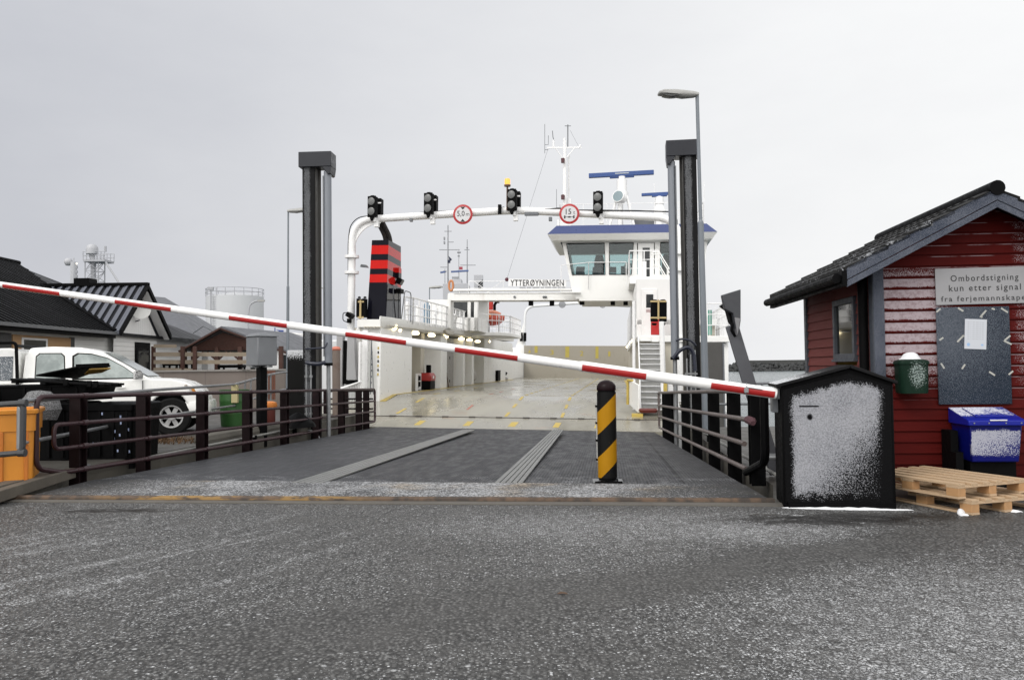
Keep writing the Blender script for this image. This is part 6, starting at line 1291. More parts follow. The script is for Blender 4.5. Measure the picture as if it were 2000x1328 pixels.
# upper platform and stair to the wheelhouse
mb = MB(); mb.bx(4.3, 5.55, 6, 9.95, 4.80, 5.0); mb.bx(4.3, 5.55, 5.97, 6.0, 4.72, 5.02); pf = mb.build('wheelhouse_platform', W_PAINT, fe, bevel=.01)
railing('railing', [(4.3, 9.9, 5.0), (4.3, 6, 5.0), (5.55, 6, 5.0)], 1.15, 3, .45, .025, pf)
mb = MB(); st0, st1 = V((5.55, 5.6, 4.98)), V((7.0, 4.6, 2.3))
for d in (0, .7): mb.beam(st0+V((0, d, 0)), st1+V((0, d, 0)), .05, .26)
for i in range(11): p = st0.lerp(st1, (i+.5)/11); mb.bx(p.x-.11, p.x+.11, p.y, p.y+.7, p.z-.02, p.z)
for d in (0, .7):
    for h in (.5, 1.05): mb.tube([st0+V((-.3, d, h)), st0+V((0, d, h)), st1+V((0, d, h))], .026, 6)
    for k in (0, .25, .5, .75, 1): p = st0.lerp(st1, k)+V((0, d, 0)); mb.cyl(p, p+V((0, 0, 1.05)), .02, n=6)
mb.build('upper_stair', W_PAINT, pf)
# ---- wheelhouse
T0, T1 = 10.0, 14.0; ZB, ZS, ZH, ZC = 4.58, 5.57, 7.10, 7.40
sl = lambda z: 1.62-.54*(z-4.70)/2.55
sr = lambda z: 7.75+.30*(z-4.70)/2.55
mb = MB(); F = lambda t: [V((sl(ZB)+.35, t, ZB-.18)), V((sl(ZS), t, ZS)), V((sr(ZS), t, ZS)), V((sr(ZB)-.2, t, ZB-.18))]
def wl(t, th):
    m_ = MB(); m_.prism([V((sl(ZB)+.15, t, ZB-.18)), V((7.6, t, ZB-.18)), V((sr(ZS), t, ZS)), V((sl(ZS), t, ZS)), V((sl(4.8), t, 4.8))], (0, th, 0))
    m_.prism([V((sl(ZH), t, ZH)), V((sr(ZH), t, ZH)), V((sr(ZC), t, ZC)), V((sl(ZC), t, ZC))], (0, th, 0))
    for (a0, a1, b0, b1) in ((sl(ZS), sl(ZS)+.16, sl(ZH), sl(ZH)+.20), (3.20, 3.39, 3.15, 3.39), (4.45, 4.72, 4.55, 4.72), (5.56, 5.82, 5.56, 5.82), (7.35, sr(ZS), 7.4, sr(ZH))): m_.prism([V((a0, t, ZS)), V((a1, t, ZS)), V((b1, t, ZH)), V((b0, t, ZH))], (0, th, 0))
    return m_
m_ = wl(T0, .07); m2 = wl(T1, .07); m_.v += []; o_ = len(m_.v); m_.v += m2.v; m_.f += [[i+o_ for i in f] for f in m2.f]; m_.mi += m2.mi
for ff, th in ((sl, .06), (sr, -.06)):
    m_.prism([V((ff(ZB)+(.15 if th > 0 else -.1), T0+.07, ZB-.18)), V((ff(ZS), T0+.07, ZS)), V((ff(ZS), T1, ZS)), V((ff(ZB)+(.15 if th > 0 else -.1), T1, ZB-.18))], (th, 0, 0))
    m_.prism([V((ff(ZH), T0+.07, ZH)), V((ff(ZC), T0+.07, ZC)), V((ff(ZC), T1, ZC)), V((ff(ZH), T1, ZH))], (th, 0, 0))
    for t in (11.9,): m_.prism([V((ff(ZS), t, ZS)), V((ff(ZS), t+.2, ZS)), V((ff(ZH), t+.2, ZH)), V((ff(ZH), t, ZH))], (th, 0, 0))
m_.prism([V((sl(ZB)+.3, T0, ZB-.181)), V((7.5, T0, ZB-.181)), V((7.5, T1, ZB-.181)), V((sl(ZB)+.3, T1, ZB-.181))], (0, 0, -.09))
wh = m_.build('wheelhouse', W_PAINT, fe, smooth=False)
WGL = glass('wheelhouse_glass', (.76, .85, .85), .12, .02); FRM = BLACK
def pane4(a0, a1, b0, b1, t, name='window', d=.02):
    m_ = MB(); m_.prism([V((a0, t, ZS)), V((a1, t, ZS)), V((b1, t, ZH)), V((b0, t, ZH))], (0, d, 0)); return m_.build(name, WGL, wh, smooth=False)
for t in (T0+.03, T1+.03):
    pane4(sl(ZS)+.16, 3.20, sl(ZH)+.20, 3.15, t); pane4(3.39, 4.45, 3.39, 4.55, t); pane4(5.82, 7.35, 5.82, 7.4, t)
    if t > 12: pane4(4.72, 5.56, 4.72, 5.56, t)
for ff in (sl, sr):
    for a, b in ((10.07, 11.9), (12.1, 14.0)): m_ = MB(); m_.prism([V((ff(ZS)+(.02 if ff is sl else -.02), a, ZS)), V((ff(ZS)+(.02 if ff is sl else -.02), b, ZS)), V((ff(ZH)+(.02 if ff is sl else -.02), b, ZH)), V((ff(ZH)+(.02 if ff is sl else -.02), a, ZH))], (.015, 0, 0)); m_.build('window', WGL, wh, smooth=False)
mb = MB()   # black rubber frames round the front panes
for (a0, a1, b0, b1) in ((sl(ZS)+.16, 3.20, sl(ZH)+.20, 3.15), (3.39, 4.45, 3.39, 4.55), (5.82, 7.35, 5.82, 7.4)):
    c = [V((a0, T0-.005, ZS)), V((a1, T0-.005, ZS)), V((b1, T0-.005, ZH)), V((b0, T0-.005, ZH))]
    for p, q in zip(c, c[1:]+c[:1]): mb.beam(p, q, .02, .055, up=(0, 1, 0) if abs((q-p).normalized().y) < .9 else (1, 0, 0))
mb.build('window_gasket', BLACK, wh)
mb = MB(); mb.bx(4.76, 5.52, T0-.02, T0+.05, 5.0, 7.08); dw = mb.build('door', STH, wh, bevel=.01); mb = MB(); mb.bx(4.98, 5.32, T0-.035, T0-.02, 5.2, 6.85); mb.build('window', DARKGL, dw); mb = MB(); mb.bx(4.98, 5.16, T0-.05, T0-.036, 5.3, 6.2); mb.build('panel', W_CLEAN, dw)
INTD = paint('dark_interior', (.016, .017, .016), .6, .3, 3)
mb = MB(); mb.bx(sl(ZC)+.1, 7.6, T0+.1, T1-.02, ZH+.05, ZC-.02); mb.bx(sl(ZB)+.3, 7.5, T0+.1, T1-.02, ZB, ZB+.04)
for i in range(7): mb.bx(sl(ZC)+.1, 7.6, T0+.3+i*.5, T0+.42+i*.5, ZH-.04, ZH+.06)
mb.build('ceiling', INTD, wh)
mb = MB()
for s, t, w in ((1.95, 10.7, .42), (2.75, 10.9, .40), (3.55, 10.9, .35), (4.15, 10.6, .4)): mb.bx(s-w/2, s+w/2, t, t+.7, ZB, 5.72+.15*(s % .7)); mb.prism([(s-w/2, t, 5.75), (s+w/2, t, 5.75), (s+w/2, t+.5, 6.0), (s-w/2, t+.5, 6.0)], (0, .08, .12))
mb.build('console', paint('console_blue_black', (.02, .035, .055), .5, .3, 3), wh)
for s, t in ((2.85, 12.4), (6.3, 12.4)):
    mb = MB(); mb.lathe([(.05, ZB), (.05, 5.3)], (s, t, 0), 10); mb.loft([rrect(.26, .26, 5.3, .08), rrect(.28, .28, 5.42, .08)]); mb.v[-24:] = mb.v[-24:]
    n0 = len(mb.v)-2*20; 
    for i in range(n0, len(mb.v)): mb.v[i] = mb.v[i]+V((s, t, 0))
    mb.prism([(s-.24, t+.2, 5.42), (s+.24, t+.2, 5.42), (s+.27, t+.3, 6.5), (s+.18, t+.32, 6.9), (s-.18, t+.32, 6.9), (s-.27, t+.3, 6.5)], (0, .1, 0)); mb.bx(s-.3, s-.24, t-.2, t+.25, 5.6, 5.68); mb.bx(s+.24, s+.3, t-.2, t+.25, 5.6, 5.68); mb.build('helm_chair', BLACK, wh, bevel=.02)
mb = MB(); mb.lathe([(.05, 0), (.16, .05), (.2, .2), (.12, .32), (.03, .35)], (4.3, 10.4, 5.85), 12); mb.build('white_cushion', W_CLEAN, wh)
railing('railing', [(sl(4.7)-.55, 9.85, 4.72), (2.4, 9.85, 4.85), (4.2, 9.85, 4.85)], 1.3, 1, .95, .018, wh)
mb = MB(); mb.bx(sl(4.7)-.55, 2.0, 9.8, 9.98, 4.68, 4.74); mb.build('walkway', W_PAINT, wh)
# roof
BLUE = paint('roof_blue', (.040, .062, .19), .35, .08, 2); rr4 = lambda s0, s1, t0, t1, z: [V((s0, t0, z)), V((s1, t0, z)), V((s1, t1, z)), V((s0, t1, z))]
mb = MB(); mb.loft([rr4(.45, 8.40, 9.15, 15.0, 7.44), rr4(.86, 7.95, 9.55, 14.6, 7.90)], cap=False); rfw = mb.build('wheelhouse_roof', BLUE, wh, smooth=False)
mb = MB(); mb.poly(rr4(.86, 7.95, 9.55, 14.6, 7.89)); mb.build('roof_deck', GREYP, rfw); mb = MB(); mb.loft([rr4(.45, 8.40, 9.15, 15.0, 7.438), rr4(.66, 8.2, 9.4, 14.7, 7.16), rr4(1.02, 8.0, 9.9, 14.2, 7.16)], cap=False); mb.poly(rr4(1.02, 8.0, 9.9, 14.2, 7.395)); mb.build('soffit', W_PAINT, rfw, smooth=False)
for s in (2.6, 3.2): m_ = MB(); m_.tube([(s, 9.85, 7.28), (s+.1, 9.75, 7.22), (s-.35, 9.7, 7.20)], .02, 6); m_.box((s, 9.85, 7.27), (.2, .12, .08)); m_.build('wiper', GREYP, rfw)
railing('railing', [(1.0, 14.4, 7.9), (1.0, 9.7, 7.9), (7.8, 9.7, 7.9), (7.8, 14.4, 7.9)], 1.05, 3, 1.1, .015, rfw)
# mast
p_ = lambda px, py: L(px, py, t=11); mh = p_(1103, 288); mb = MB(); b = p_(1103, 445); mb.cyl((b.x, 11, 7.88), (mh.x, 11, mh.z+.35), .11, .075, 12); mb.bx(b.x-.35, b.x+.35, 10.7, 11.3, 7.88, 8.4); ma = mb.build('mast', W_CLEAN, fe)
mb = MB(); a, c = p_(1069, 289), p_(1136, 288.5); mb.beam(a, c, .05, .06); mb.tube([p_(1085, 290), p_(1099, 310)], .022, 6); mb.tube([p_(1122, 290), p_(1107, 308)], .022, 6); mb.build('crosstree', W_CLEAN, ma)
mb = MB(); q = p_(1110, 395); q2 = p_(1110, 300); mb.cyl(q+V((0, .3, 0)), q2+V((0, .3, 0)), .05, n=8); mb.box(q+V((-.05, .3, .05)), (.35, .3, .3)); mb.build('fore_pole', W_CLEAN, ma)
for pts, r in (([p_(1064, 243), p_(1064, 300)], .014), ([p_(1064, 283), p_(1071, 283), p_(1071, 265)], .014), ([p_(1064, 293), p_(1071, 293)], .014), ([p_(1079, 256), p_(1080, 268), p_(1082, 275)], .02), ([p_(1081, 274), p_(1081, 288)], .05), ([p_(1109, 288), p_(1109, 244)], .03), ([p_(1103, 246.5), p_(1115, 246.5)], .016), ([p_(1134, 284), p_(1130, 290)], .05), ([p_(1102, 270), p_(1102, 284)], .055), ([p_(1131, 288), p_(1113, 254)], .006), ([p_(1087, 370), p_(1087, 412)], .012)): m_ = MB(); m_.tube(pts, r, 6); m_.build('antenna', GREYP if r < .04 else W_CLEAN, ma)
for py in (316, 387): m_ = MB(); q = p_(1100, py); m_.lathe([(.09, -.12), (.10, .1), (.03, .13)], q+V((-.0, -.22, 0)), 10); m_.build('mast_lamp', paint('lamp_dark_red', (.09, .02, .025), .3), ma)
mb = MB(); mb.tube([p_(1070, 292), L(990, 545, t=11)], .008, 4); mb.build('stay_wire', GREYP, ma)
# radars
def radar(pxl, pyl, pxr, pyr, pxc, name_bar, ysc=1.):
    a, b = p_(pxl, pyl), p_(pxr, pyr); c = a.lerp(b, (pxc-pxl)/(pxr-pxl)); L_ = (b-a).length
    base = MB(); base.lathe([(.26*ysc, -.30), (.24*ysc, -.95*ysc), (.30*ysc, -.95*ysc)] if ysc > .8 else [(.2, -.16), (.22, -.5), (.12, -.62)], c, 14); base.lathe([(.17*ysc, -.12), (.19*ysc, -.75*ysc)], c, 12); r = base.build('radar', W_CLEAN, fe)
    m_ = MB(); d = (b-a).normalized(); m_.beam(a, b, .16*ysc+.04, .20*ysc+.02); m_.beam(c-d*.6*ysc, c+d*.6*ysc, .14, .1, up=(0, 0, 1)); m_.v[-8:] = [v+V((0, 0, -.14*ysc)) for v in m_.v[-8:]]; m_.build('scanner', paint('scanner_blue', (.018, .06, .22), .35, .1, 2), r, bevel=.02)
    if ysc > .8: q = MB(); q.beam(c-d*.34+V((0, -.115, .02)), c+d*.34+V((0, -.115, .02)), .005, .05); q.build('scanner_print', paint('pale_print', (.5, .55, .6), .5), r)
    return r, c
r1, c1 = radar(1150, 344, 1277, 337, 1215, True); z0 = 7.9
mb = MB()
for ds, dt in ((-.42, -.2), (.42, -.2), (0, .5)): mb.cyl(c1+V((ds*.5, dt*.5, -1.0)), V((c1.x+ds*1.5, 11+dt, z0)), .07, n=8)
mb.lathe([(.32, -1.25), (.32, -.92)], c1, 14); mb.build('tripod', W_CLEAN, r1)
q = p_(1211, 388); mb = MB(); M3 = Matrix.Rotation(radians(80), 3, 'X') @ Matrix.Rotation(radians(-25), 3, 'Y'); mb.lathe([(.30, .25), (.31, .2), (.30, -.15), (.16, -.3), (.01, -.32)], q+V((0, -.2, 0)), 18, M=M3); mb.cyl(q+V((0, -.1, -.3)), V((q.x, 10.9, z0)), .12, n=8); mb.build('searchlight', W_CLEAN, r1); mb = MB(); mb.lathe([(.27, .255), (.01, .27)], q+V((0, -.2, 0)), 18, M=M3); mb.build('searchlight_glass', paint('pale_blue_glass', (.25, .33, .36), .1), r1)
r2, c2 = radar(1253, 381, 1308, 378, 1288, False, .62); mb = MB(); mb.lathe([(.16, -.3), (.2, -.6), (.3, -.75), (.3, -1.1), (.2, -1.15), (.2, z0-c2.z)], c2, 12); mb.build('pedestal', W_CLEAN, r2)
mb = MB(); p = p_(1253, 425); mb.bx(p.x-.4, p.x+.75, 11.5, 12.4, 7.9, p.z); mb.build('vent_box', GREYP, rfw)
for px, t_, b_ in ((1278, 358, 440), (1375, 355, 440), (1372, 400, 445)): m_ = MB(); m_.tube([L(px, b_, t=13), L(px, t_, t=13)], .018 if t_ < 400 else .09, 6); m_.build('whip_aerial', W_CLEAN, rfw)
# ---- bow portal
PZL, PZM, PZR = 6.60, 6.86, 6.46
pp = fil([(-6.15, 0, -.1), (-6.15, 0, PZL-.02), (0, 0, PZM), (5.98, 0, PZR), (5.98, 0, -.1)], .85, 10)
mb = MB(); mb.tube(pp, .140, 16); po = mb.build('portal', W_CLEAN, fe, ang=60)
mb = MB()
for s, z in ((-6.15, 5.20), (-6.15, 4.60), (5.98, 5.2), (5.98, 4.6)): mb.cyl((s, 0, z-.05), (s, 0, z+.05), .27, n=18)
mb.build('flange', W_CLEAN, po)
mb = MB(); R_ = 1.0; c = V((-5.05, 0, 5.45)); arcp = [c + V((-R_*cos(a), 0, R_*sin(a))) for a in [i*pi/16 for i in range(9)]]
mb.prism([V((-6.05, -.03, 5.45))] + [V((p.x, -.03, p.z)) for p in arcp[1:]] + [V((-5.05, -.03, 6.55)), V((-5.7, -.03, 6.52)), V((-6.0, -.03, 6.2))], (0, .06, 0)); mb.build('gusset', W_CLEAN, po)
mb = MB(); mb.loft([rrect(.17, .2, 1.9, .05), rrect(.20, .3, 1.2, .05), rrect(.36, .4, .9, .05), rrect(.36, .4, -.2, .05)]); mb.v = [v+V((-6.15, .15, 0)) for v in mb.v]; mb.build('post_base', W_CLEAN, po)
def sig(parent, p, h=.79, w=.34, yaw=0, back=False, name='signal_light'):
    R3 = Matrix.Rotation(yaw, 4, 'Z'); Mx = Matrix.Translation(p) @ R3
    mb = MB(Mx); mb.bx(-w/2, w/2, -.06, .0, -h/2, h/2); mb.bx(-w*.44, w*.44, 0, .16, -h/2+.02, h/2-.02); mb.bx(-.07, .07, -.03, .06, h/2, h/2+.03); mb.prism([(-w*.25, -.05, -h/2), (w*.25, -.05, -h/2), (.03, -.05, -h/2-.14), (-.03, -.05, -h/2-.14)], (0, .07, 0)); o = mb.build(name, BLACKP, parent, bevel=.012)
    mb = MB(Mx)
    for z in (h*.24, -h*.23): mb.lathe([(w*.42, .0), (w*.42, .03), (w*.38, .035), (.01, .05)], V((0, -.06, z)), 20, M=Matrix.Rotation(radians(90), 3, 'X'))
    mb.build('lens', LAMPGL, o)
    return o
for px, py, bx2 in ((727, 404, 743), (837, 398, 850), (1000, 391, 1012), (1168, 396, None)):
    p = L(px, py, t=-.32); o = sig(po, p, yaw=radians(-14))
    mb = MB(); mb.bx(p.x+.02, p.x+.12, -.3, .2, p.z-.55, p.z-.40); mb.box((p.x+.12, -.12, p.z-.62), (.16, .2, .22)); mb.build('signal_bracket', W_CLEAN, o)
    if bx2:
        q = L(bx2, py+3, t=.32); m_ = MB(); m_.bx(q.x-.20, q.x+.10, .05, .4, q.z-.40, q.z+.33); m_.bx(q.x-.19, q.x+.11, .03, .05, q.z+.12, q.z+.17, 1); m_.build('signal_back', [BLACKP, W_CLEAN], po, bevel=.01)
for (px, side, yaw) in ((704, -1, 0), (1286, 1, 0)):
    ws = .07 if side < 0 else .13
    for j, dx in enumerate((-4, 7) if side < 0 else (-8, 9)):
        p = L(px+dx, 601 if side < 0 else 608, t=-.3); m_ = MB(); m_.bx(p.x-ws, p.x+ws, -.36, -.08, p.z-.36, p.z+.34); m_.lathe([(ws, .0), (ws*.7, .06), (.01, .07)], V((p.x, -.2, p.z+.36)), 10); m_.lathe([(.11, -.02), (.06, -.1), (.01, -.1)], V((p.x, -.2, p.z-.40)), 10); m_.build('side_signal', BLACKP, po, bevel=.02)
    p = L(px+1, 604, t=-.4); mb = MB()
    for z in (.28, -.30): mb.bx(p.x-(.12 if side < 0 else .30), p.x+(.10 if side < 0 else .26), -.40, -.37, p.z+z-.03, p.z+z+.03)
    mb.bx(p.x-.05, p.x+.01, -.43, -.38, p.z-.36, p.z+.34); mb.build('signal_frame', paint('brass_frame', (.45, .34, .16), .4), po)
mb = MB(); p = L(684, 616, t=-.3); mb.box(p, (.2, .45, .16), Matrix.Rotation(.6, 3, 'Y')); mb.box(p+V((-.05, .05, -.2)), (.14, .14, .16)); mb.tube(fil([p+V((-.1, 0, .1)), p+V((-.28, 0, .1)), p+V((-.28, 0, -.2)), p+V((-.1, 0, -.25))], .1), .016, 6); mb.build('camera_unit', BLACK, po)
BCN = emit('beacon_glow', (1, .48, .08), 1.1); BCN.node_tree.nodes['Principled BSDF'].inputs['Base Color'].default_value = (.45, .16, .02, 1)
bp_ = L(991, 364, t=-.25); mb = MB(); mb.lathe([(.035, -.9), (.035, -.02), (.12, -.01), (.12, .05)], bp_, 12); bcn = mb.build('beacon', paint('beacon_base', (.12, .06, .03), .5), po); mb = MB(); mb.lathe([(.10, .05), (.105, .2), (.09, .27), (.01, .29)], bp_, 14); mb.build('beacon_lens', BCN, bcn); mb = MB(); mb.lathe([(.14, .2), (.15, .26), (.01, .3)], bp_+V((0, 0, .06)), 12)
for px, py, w, h in ((976, 409, .12, .34), (803, 430, .1, .12), (1038, 418, .5, .12), (1075, 428, .12, .14)): p = L(px, py, t=-.2); m_ = MB(); m_.bx(p.x-w/2, p.x+w/2, -.26, -.1, p.z-h/2, p.z+h/2); m_.build('fitting', BLACK if h > .2 else GREYP, po, bevel=.01)
mb = MB(); cb = [L(x, y, t=-.05) for x, y in ((680, 600), (680, 470), (684, 440), (700, 424), (735, 421), (800, 418), (835, 414), (900, 411), (950, 410), (985, 405))]; mb.tube(fil(cb, .35, 4), .018, 5); mb.tube([L(x, y, t=-.1) for x, y in ((1020, 408), (1050, 410), (1075, 409), (1090, 407), (1130, 411), (1165, 411), (1240, 412), (1310, 414), (1322, 430), (1324, 520))], .025, 5); mb.build('cable', BLACK, po)
mb = MB(); p = L(703, 521, t=.2); mb.prism([(p.x, .2, p.z), (p.x+.3, .2, p.z-.03), (p.x+.22, .2, p.z+.07), (p.x+.04, .2, p.z+.09)], (0, .2, 0)); mb.build('lamp', GREYP, po)
REDS = paint('sign_red', (.38, .012, .015), .4, .05, 3); WSIGN = paint('sign_white', (.52, .52, .53), .45, .05, 3)
def round_sign(px, py):
    c = L(px, py, t=-.30); R90 = Matrix.Rotation(radians(90), 3, 'X'); R_ = .365
    m_ = MB(); m_.lathe([(R_, -.015), (R_, .012), (R_-.01, .016), (.01, .016)], c, 40, M=R90); s = m_.build('round_sign', REDS, po); m_ = MB(); m_.lathe([(R_*.78, .0165), (R_*.78, .019), (.01, .019)], c, 40, M=R90); m_.build('face', WSIGN, s); return c, s, R_
c, s, R_ = round_sign(904, 419); fx2 = lambda dx, dz_: frame((c.x+dx, -.322, c.z+dz_), (1, 0, 0), (0, 0, 1), (0, -1, 0))
text('lettering', '5,0', INK2, s, fx2(-.21, -.10), height=.23, width=.28, bold=.008); text('lettering', 'm', INK2, s, fx2(.12, -.06), height=.09)
m_ = MB()
for sg_ in (1, -1): m_.prism([(c.x-.09, -.323, c.z+sg_*.275), (c.x+.09, -.323, c.z+sg_*.275), (c.x, -.323, c.z+sg_*.17)], (0, .003, 0))
m_.build('arrow', INK2, s)
c, s, R_ = round_sign(1112, 418); text('lettering', '15', INK2, s, fx2(-.13, -.02), height=.20, width=.20, bold=.008); text('lettering', 't', INK2, s, fx2(.14, -.02), height=.11)
m_ = MB(); m_.bx(c.x-.17, c.x+.17, -.323, -.32, c.z-.125, c.z-.105); m_.bx(c.x-.19, c.x-.14, -.324, -.32, c.z-.17, c.z-.06); m_.bx(c.x+.14, c.x+.19, -.324, -.32, c.z-.17, c.z-.06); m_.bx(c.x-.045, c.x+.045, -.324, -.32, c.z-.14, c.z-.09); m_.build('axle_symbol', INK2, s)
# ---- stern portal and raised stern gate
pq = fil([(-5.35, 50, -.1), (-5.2, 50, 6.95), (.2, 50, 7.3), (5.9, 50, 6.9), (5.9, 50, 0)], 1.0, 8); mb = MB(); mb.tube(pq, .14, 10); sp2 = mb.build('stern_portal', OFFW, fe, ang=60)
mb = MB(); mb.prism([(-6.2, 49.9, 2.6), (-5.2, 49.9, 2.6), (-5.25, 49.9, 5.6)], (0, .2, 0)); mb.bx(-6.4, -5.2, 49.6, 51, 0, 2.9); mb.build('stern_post_base', W_PAINT, sp2)
for px in (1098, 1177): c = L(px, 595, t=49.8); m_ = MB(); m_.lathe([(.34, -.02), (.34, .02)], c, 24, M=Matrix.Rotation(radians(90), 3, 'X')); m_.bx(c.x-.32, c.x+.32, 49.74, 49.76, c.z-.06, c.z+.06); m_.build('sign_back', paint('sign_back_grey', (.30, .31, .33), .5), sp2)
for px in (1018, 1025): c = L(px, 658, t=49.5); m_ = MB(); m_.bx(c.x-.14, c.x+.14, 49.5, 49.7, c.z-.42, c.z+.42); m_.build('side_signal', BLACKP, sp2, bevel=.02)
mb = MB(); q0, q1 = L(1023, 738, t=49), L(1232, 676, t=49); mb.bx(q0.x, q1.x+.3, 49, 49.4, -.05, q1.z+.02)
def gate_mat():
    t = NT('stern_gate_beige'); n = t.noise(.5, 5, .6, t.map(t.co(), (1, 1, .3))); c = t.mix(n, (.20, .182, .145), (.26, .24, .20)); c = t.mix(t.ss(t.noise(1.2, 6, .7, t.map(t.co(), (1, 1, .35))), .55, .75, 0, .55), c, (.12, .10, .07)); return t.fin(c, .5)
gt = mb.build('stern_gate', gate_mat(), fe, bevel=.03)
YEL2 = paint('gate_yellow', (.36, .29, .05), .5, .15, 3, dirt=(.28, .25, .18), da=.7, ds=3)
mb = MB()
for x0, x1, y0, y1 in ((1044, 1050, 676, 689), (1104, 1112, 677, 698), (1163, 1169, 677, 700)): a, b = L(x0, y1, t=48.98), L(x1, y0, t=48.98); mb = MB(); mb.bx(a.x, b.x, 48.985, 48.998, a.z, b.z); mb.build('lane_mark', YEL2, gt)
mb = MB(); a = L(1031, 689, t=48.98); mb.prism([(a.x, 48.99, a.z), (a.x+.28, 48.99, a.z), (a.x+.2, 48.99, a.z+.32)], (0, .008, 0)); mb.build('lane_mark', YEL2, gt)
for ch, px, py in (('3', 1078, 693), ('2', 1136, 695), ('1', 1190, 696)): a = L(px, py, t=48.97); text('lane_number', ch, YEL2, gt, frame((a.x, 48.985, a.z), (1, 0, 0), (0, 0, 1), (0, -1, 0)), height=.48, width=.34 if ch != '1' else .2, align='CENTER', bold=.02)
for s0, s1, t0 in ((-7.4, -5.2, 37.2), (5.3, 7.4, 38.2)): mb = MB(); mb.bx(s0, s1, t0, 49.5, 0, 1.6); mb.build('bulwark', W_PAINT, fe, bevel=.03)
mb = MB(); p = L(972, 668, t=40); mb.lathe([(.05, .3), (.2, .2), (.25, 0), (.2, -.2), (.05, -.3)], p, 12); mb.build('deck_lamp', LIT, fe); mb = MB(); mb.bx(-7.0, p.x+1.2, 39.5, 41, p.z-.9, p.z-.6); mb.cyl((p.x, 40, 1.5), (p.x, 40, p.z-.3), .08, n=8); mb.build('mooring_platform', W_PAINT, fe)
# ---- loose gear aboard: things of their own
def aboard(name, label, cat, p, group=None): return thing(name, label, cat, M=Matrix.Translation(MF @ V(p)) @ MF.to_3x3().to_4x4(), group=group)
p = L(835, 758, s=-4.95); p.z = 0; o = aboard('salt_bin', 'red and black bin standing in the ferry casing recess', 'bin', p); mb = MB(); mb.bx(-.25, .25, -.5, .5, .02, .42); mb.build('base', BLACK, o, bevel=.03); mb = MB(); mb.loft([rrect(.26, .52, .42, .06), rrect(.28, .54, .62, .06), rrect(.2, .46, .78, .06)]); mb.build('lid', paint('bin_red', (.30, .015, .012), .4), o); mb = MB(); mb.bx(.281, .287, -.12, .1, .52, .64); mb.build('label_patch', W_CLEAN, o); mb = MB(); mb.box((0, .2, .95), (.2, .25, .4)); mb.build('pump', BLACK, o, bevel=.03)
p = L(817, 757, s=-5.1); p.z = 0; o = aboard('valve_rack', 'small white frame with black hose valves beside the red bin', 'valve rack', p); mb = MB()
for q in (-.3, .3): mb.bx(-.05, .05, q-.04, q+.04, 0, .75)
mb.bx(-.05, .05, -.3, .3, .7, .76); mb.bx(-.05, .05, -.3, .3, .05, .1); mb.build('frame', W_CLEAN, o); mb = MB(); mb.box((.03, 0, .55), (.12, .2, .2)); mb.box((.03, 0, .28), (.12, .2, .22)); mb.build('valve', BLACK, o, bevel=.02)
p = L(841, 702, s=-5.4); o = aboard('fire_hose', 'narrow red fire hose hanging on the ferry recess wall', 'fire hose', p); mb = MB(); mb.loft([rrect(.07, .18, -.85, .05), rrect(.09, .22, -.3, .05), rrect(.09, .22, .55, .05), rrect(.05, .15, .75, .04)]); mb.build('hose', paint('hose_red', (.42, .06, .04), .5), o)
p = L(1283, 607, t=1.2); o = aboard('fire_locker', 'bright red fire locker beside the door of the stair house', 'locker', p); mb = MB(); mb.bx(-.22, .1, -.15, .15, -.9, .25); mb.build('box', paint('locker_red', (.45, .015, .015), .4), o, bevel=.02); mb = MB(); mb.bx(-.23, -.0, -.16, -.15, .0, .2); mb.build('plate', BLACK, o)
p = L(833, 632, s=-4.95); o = aboard('gas_cylinder', 'blue gas cylinder standing behind the white upper deck railing', 'gas cylinder', (p.x, p.y, zt_(p.y))); mb = MB(); mb.lathe([(.15, 0), (.16, .05), (.16, .95), (.08, 1.1), (.05, 1.2), (.01, 1.2)], n=14); mb.build('bottle', paint('bottle_blue', (.02, .12, .22), .4), o)
p = L(915, 630, s=-4.6); o = aboard('fire_extinguisher', 'red fire extinguisher hanging on the upper deck railing', 'extinguisher', p); mb = MB(); mb.lathe([(.1, -.3), (.12, -.25), (.12, .25), (.05, .36), (.01, .38)], n=12); mb.build('bottle', paint('ext_red', (.5, .03, .02), .35), o); mb = MB(); mb.lathe([(.06, -.48), (.08, -.42), (.05, -.34)], n=10); mb.build('hose_end', BLACK, o)
p = L(960, 625, t=21.5); o = aboard('rescue_boat', 'orange and red rescue boat stowed on the boat platform', 'rescue boat', p); mb = MB(); mb.loft([[V((x, w*cos(a), h*sin(a)+dz2)) for a in [2*pi*i/14 for i in range(14)]] for x, w, h, dz2 in ((-.9, .2, .16, .05), (-.7, .5, .3, 0), (0, .65, .36, -.02), (.5, .55, .32, .02), (.85, .12, .12, .15))]); mb.build('hull', paint('boat_red', (.45, .06, .03), .5, .2, 3), o)
mb = MB(); mb.loft([[V((x, w*cos(a), h*sin(a)+dz2)) for a in [2*pi*i/12 for i in range(12)]] for x, w, h, dz2 in ((-.7, .2, .12, .5), (-.4, .3, .2, .42), (.2, .36, .22, .40), (.6, .1, .1, .35))]); mb.build('engine_cover', paint('boat_orange_white', (.55, .2, .12), .6, .4, 9), o)
p = L(953, 590, t=20.5); o = aboard('boat_davit', 'grey davit with red and orange covers above the rescue boat', 'davit', (p.x, p.y, p.z)); mb = MB(); a, b = L(925, 632, t=20.3)-p, L(945, 594, t=20.3)-p; mb.bx(a.x, b.x, -.2, .4, a.z, b.z); mb.bx(a.x-.15, b.x+.3, .0, .4, zt_(20)-p.z, a.z+.05); mb.build('winch_box', paint('winch_grey', (.33, .34, .34), .5, .15, 4), o, bevel=.03)
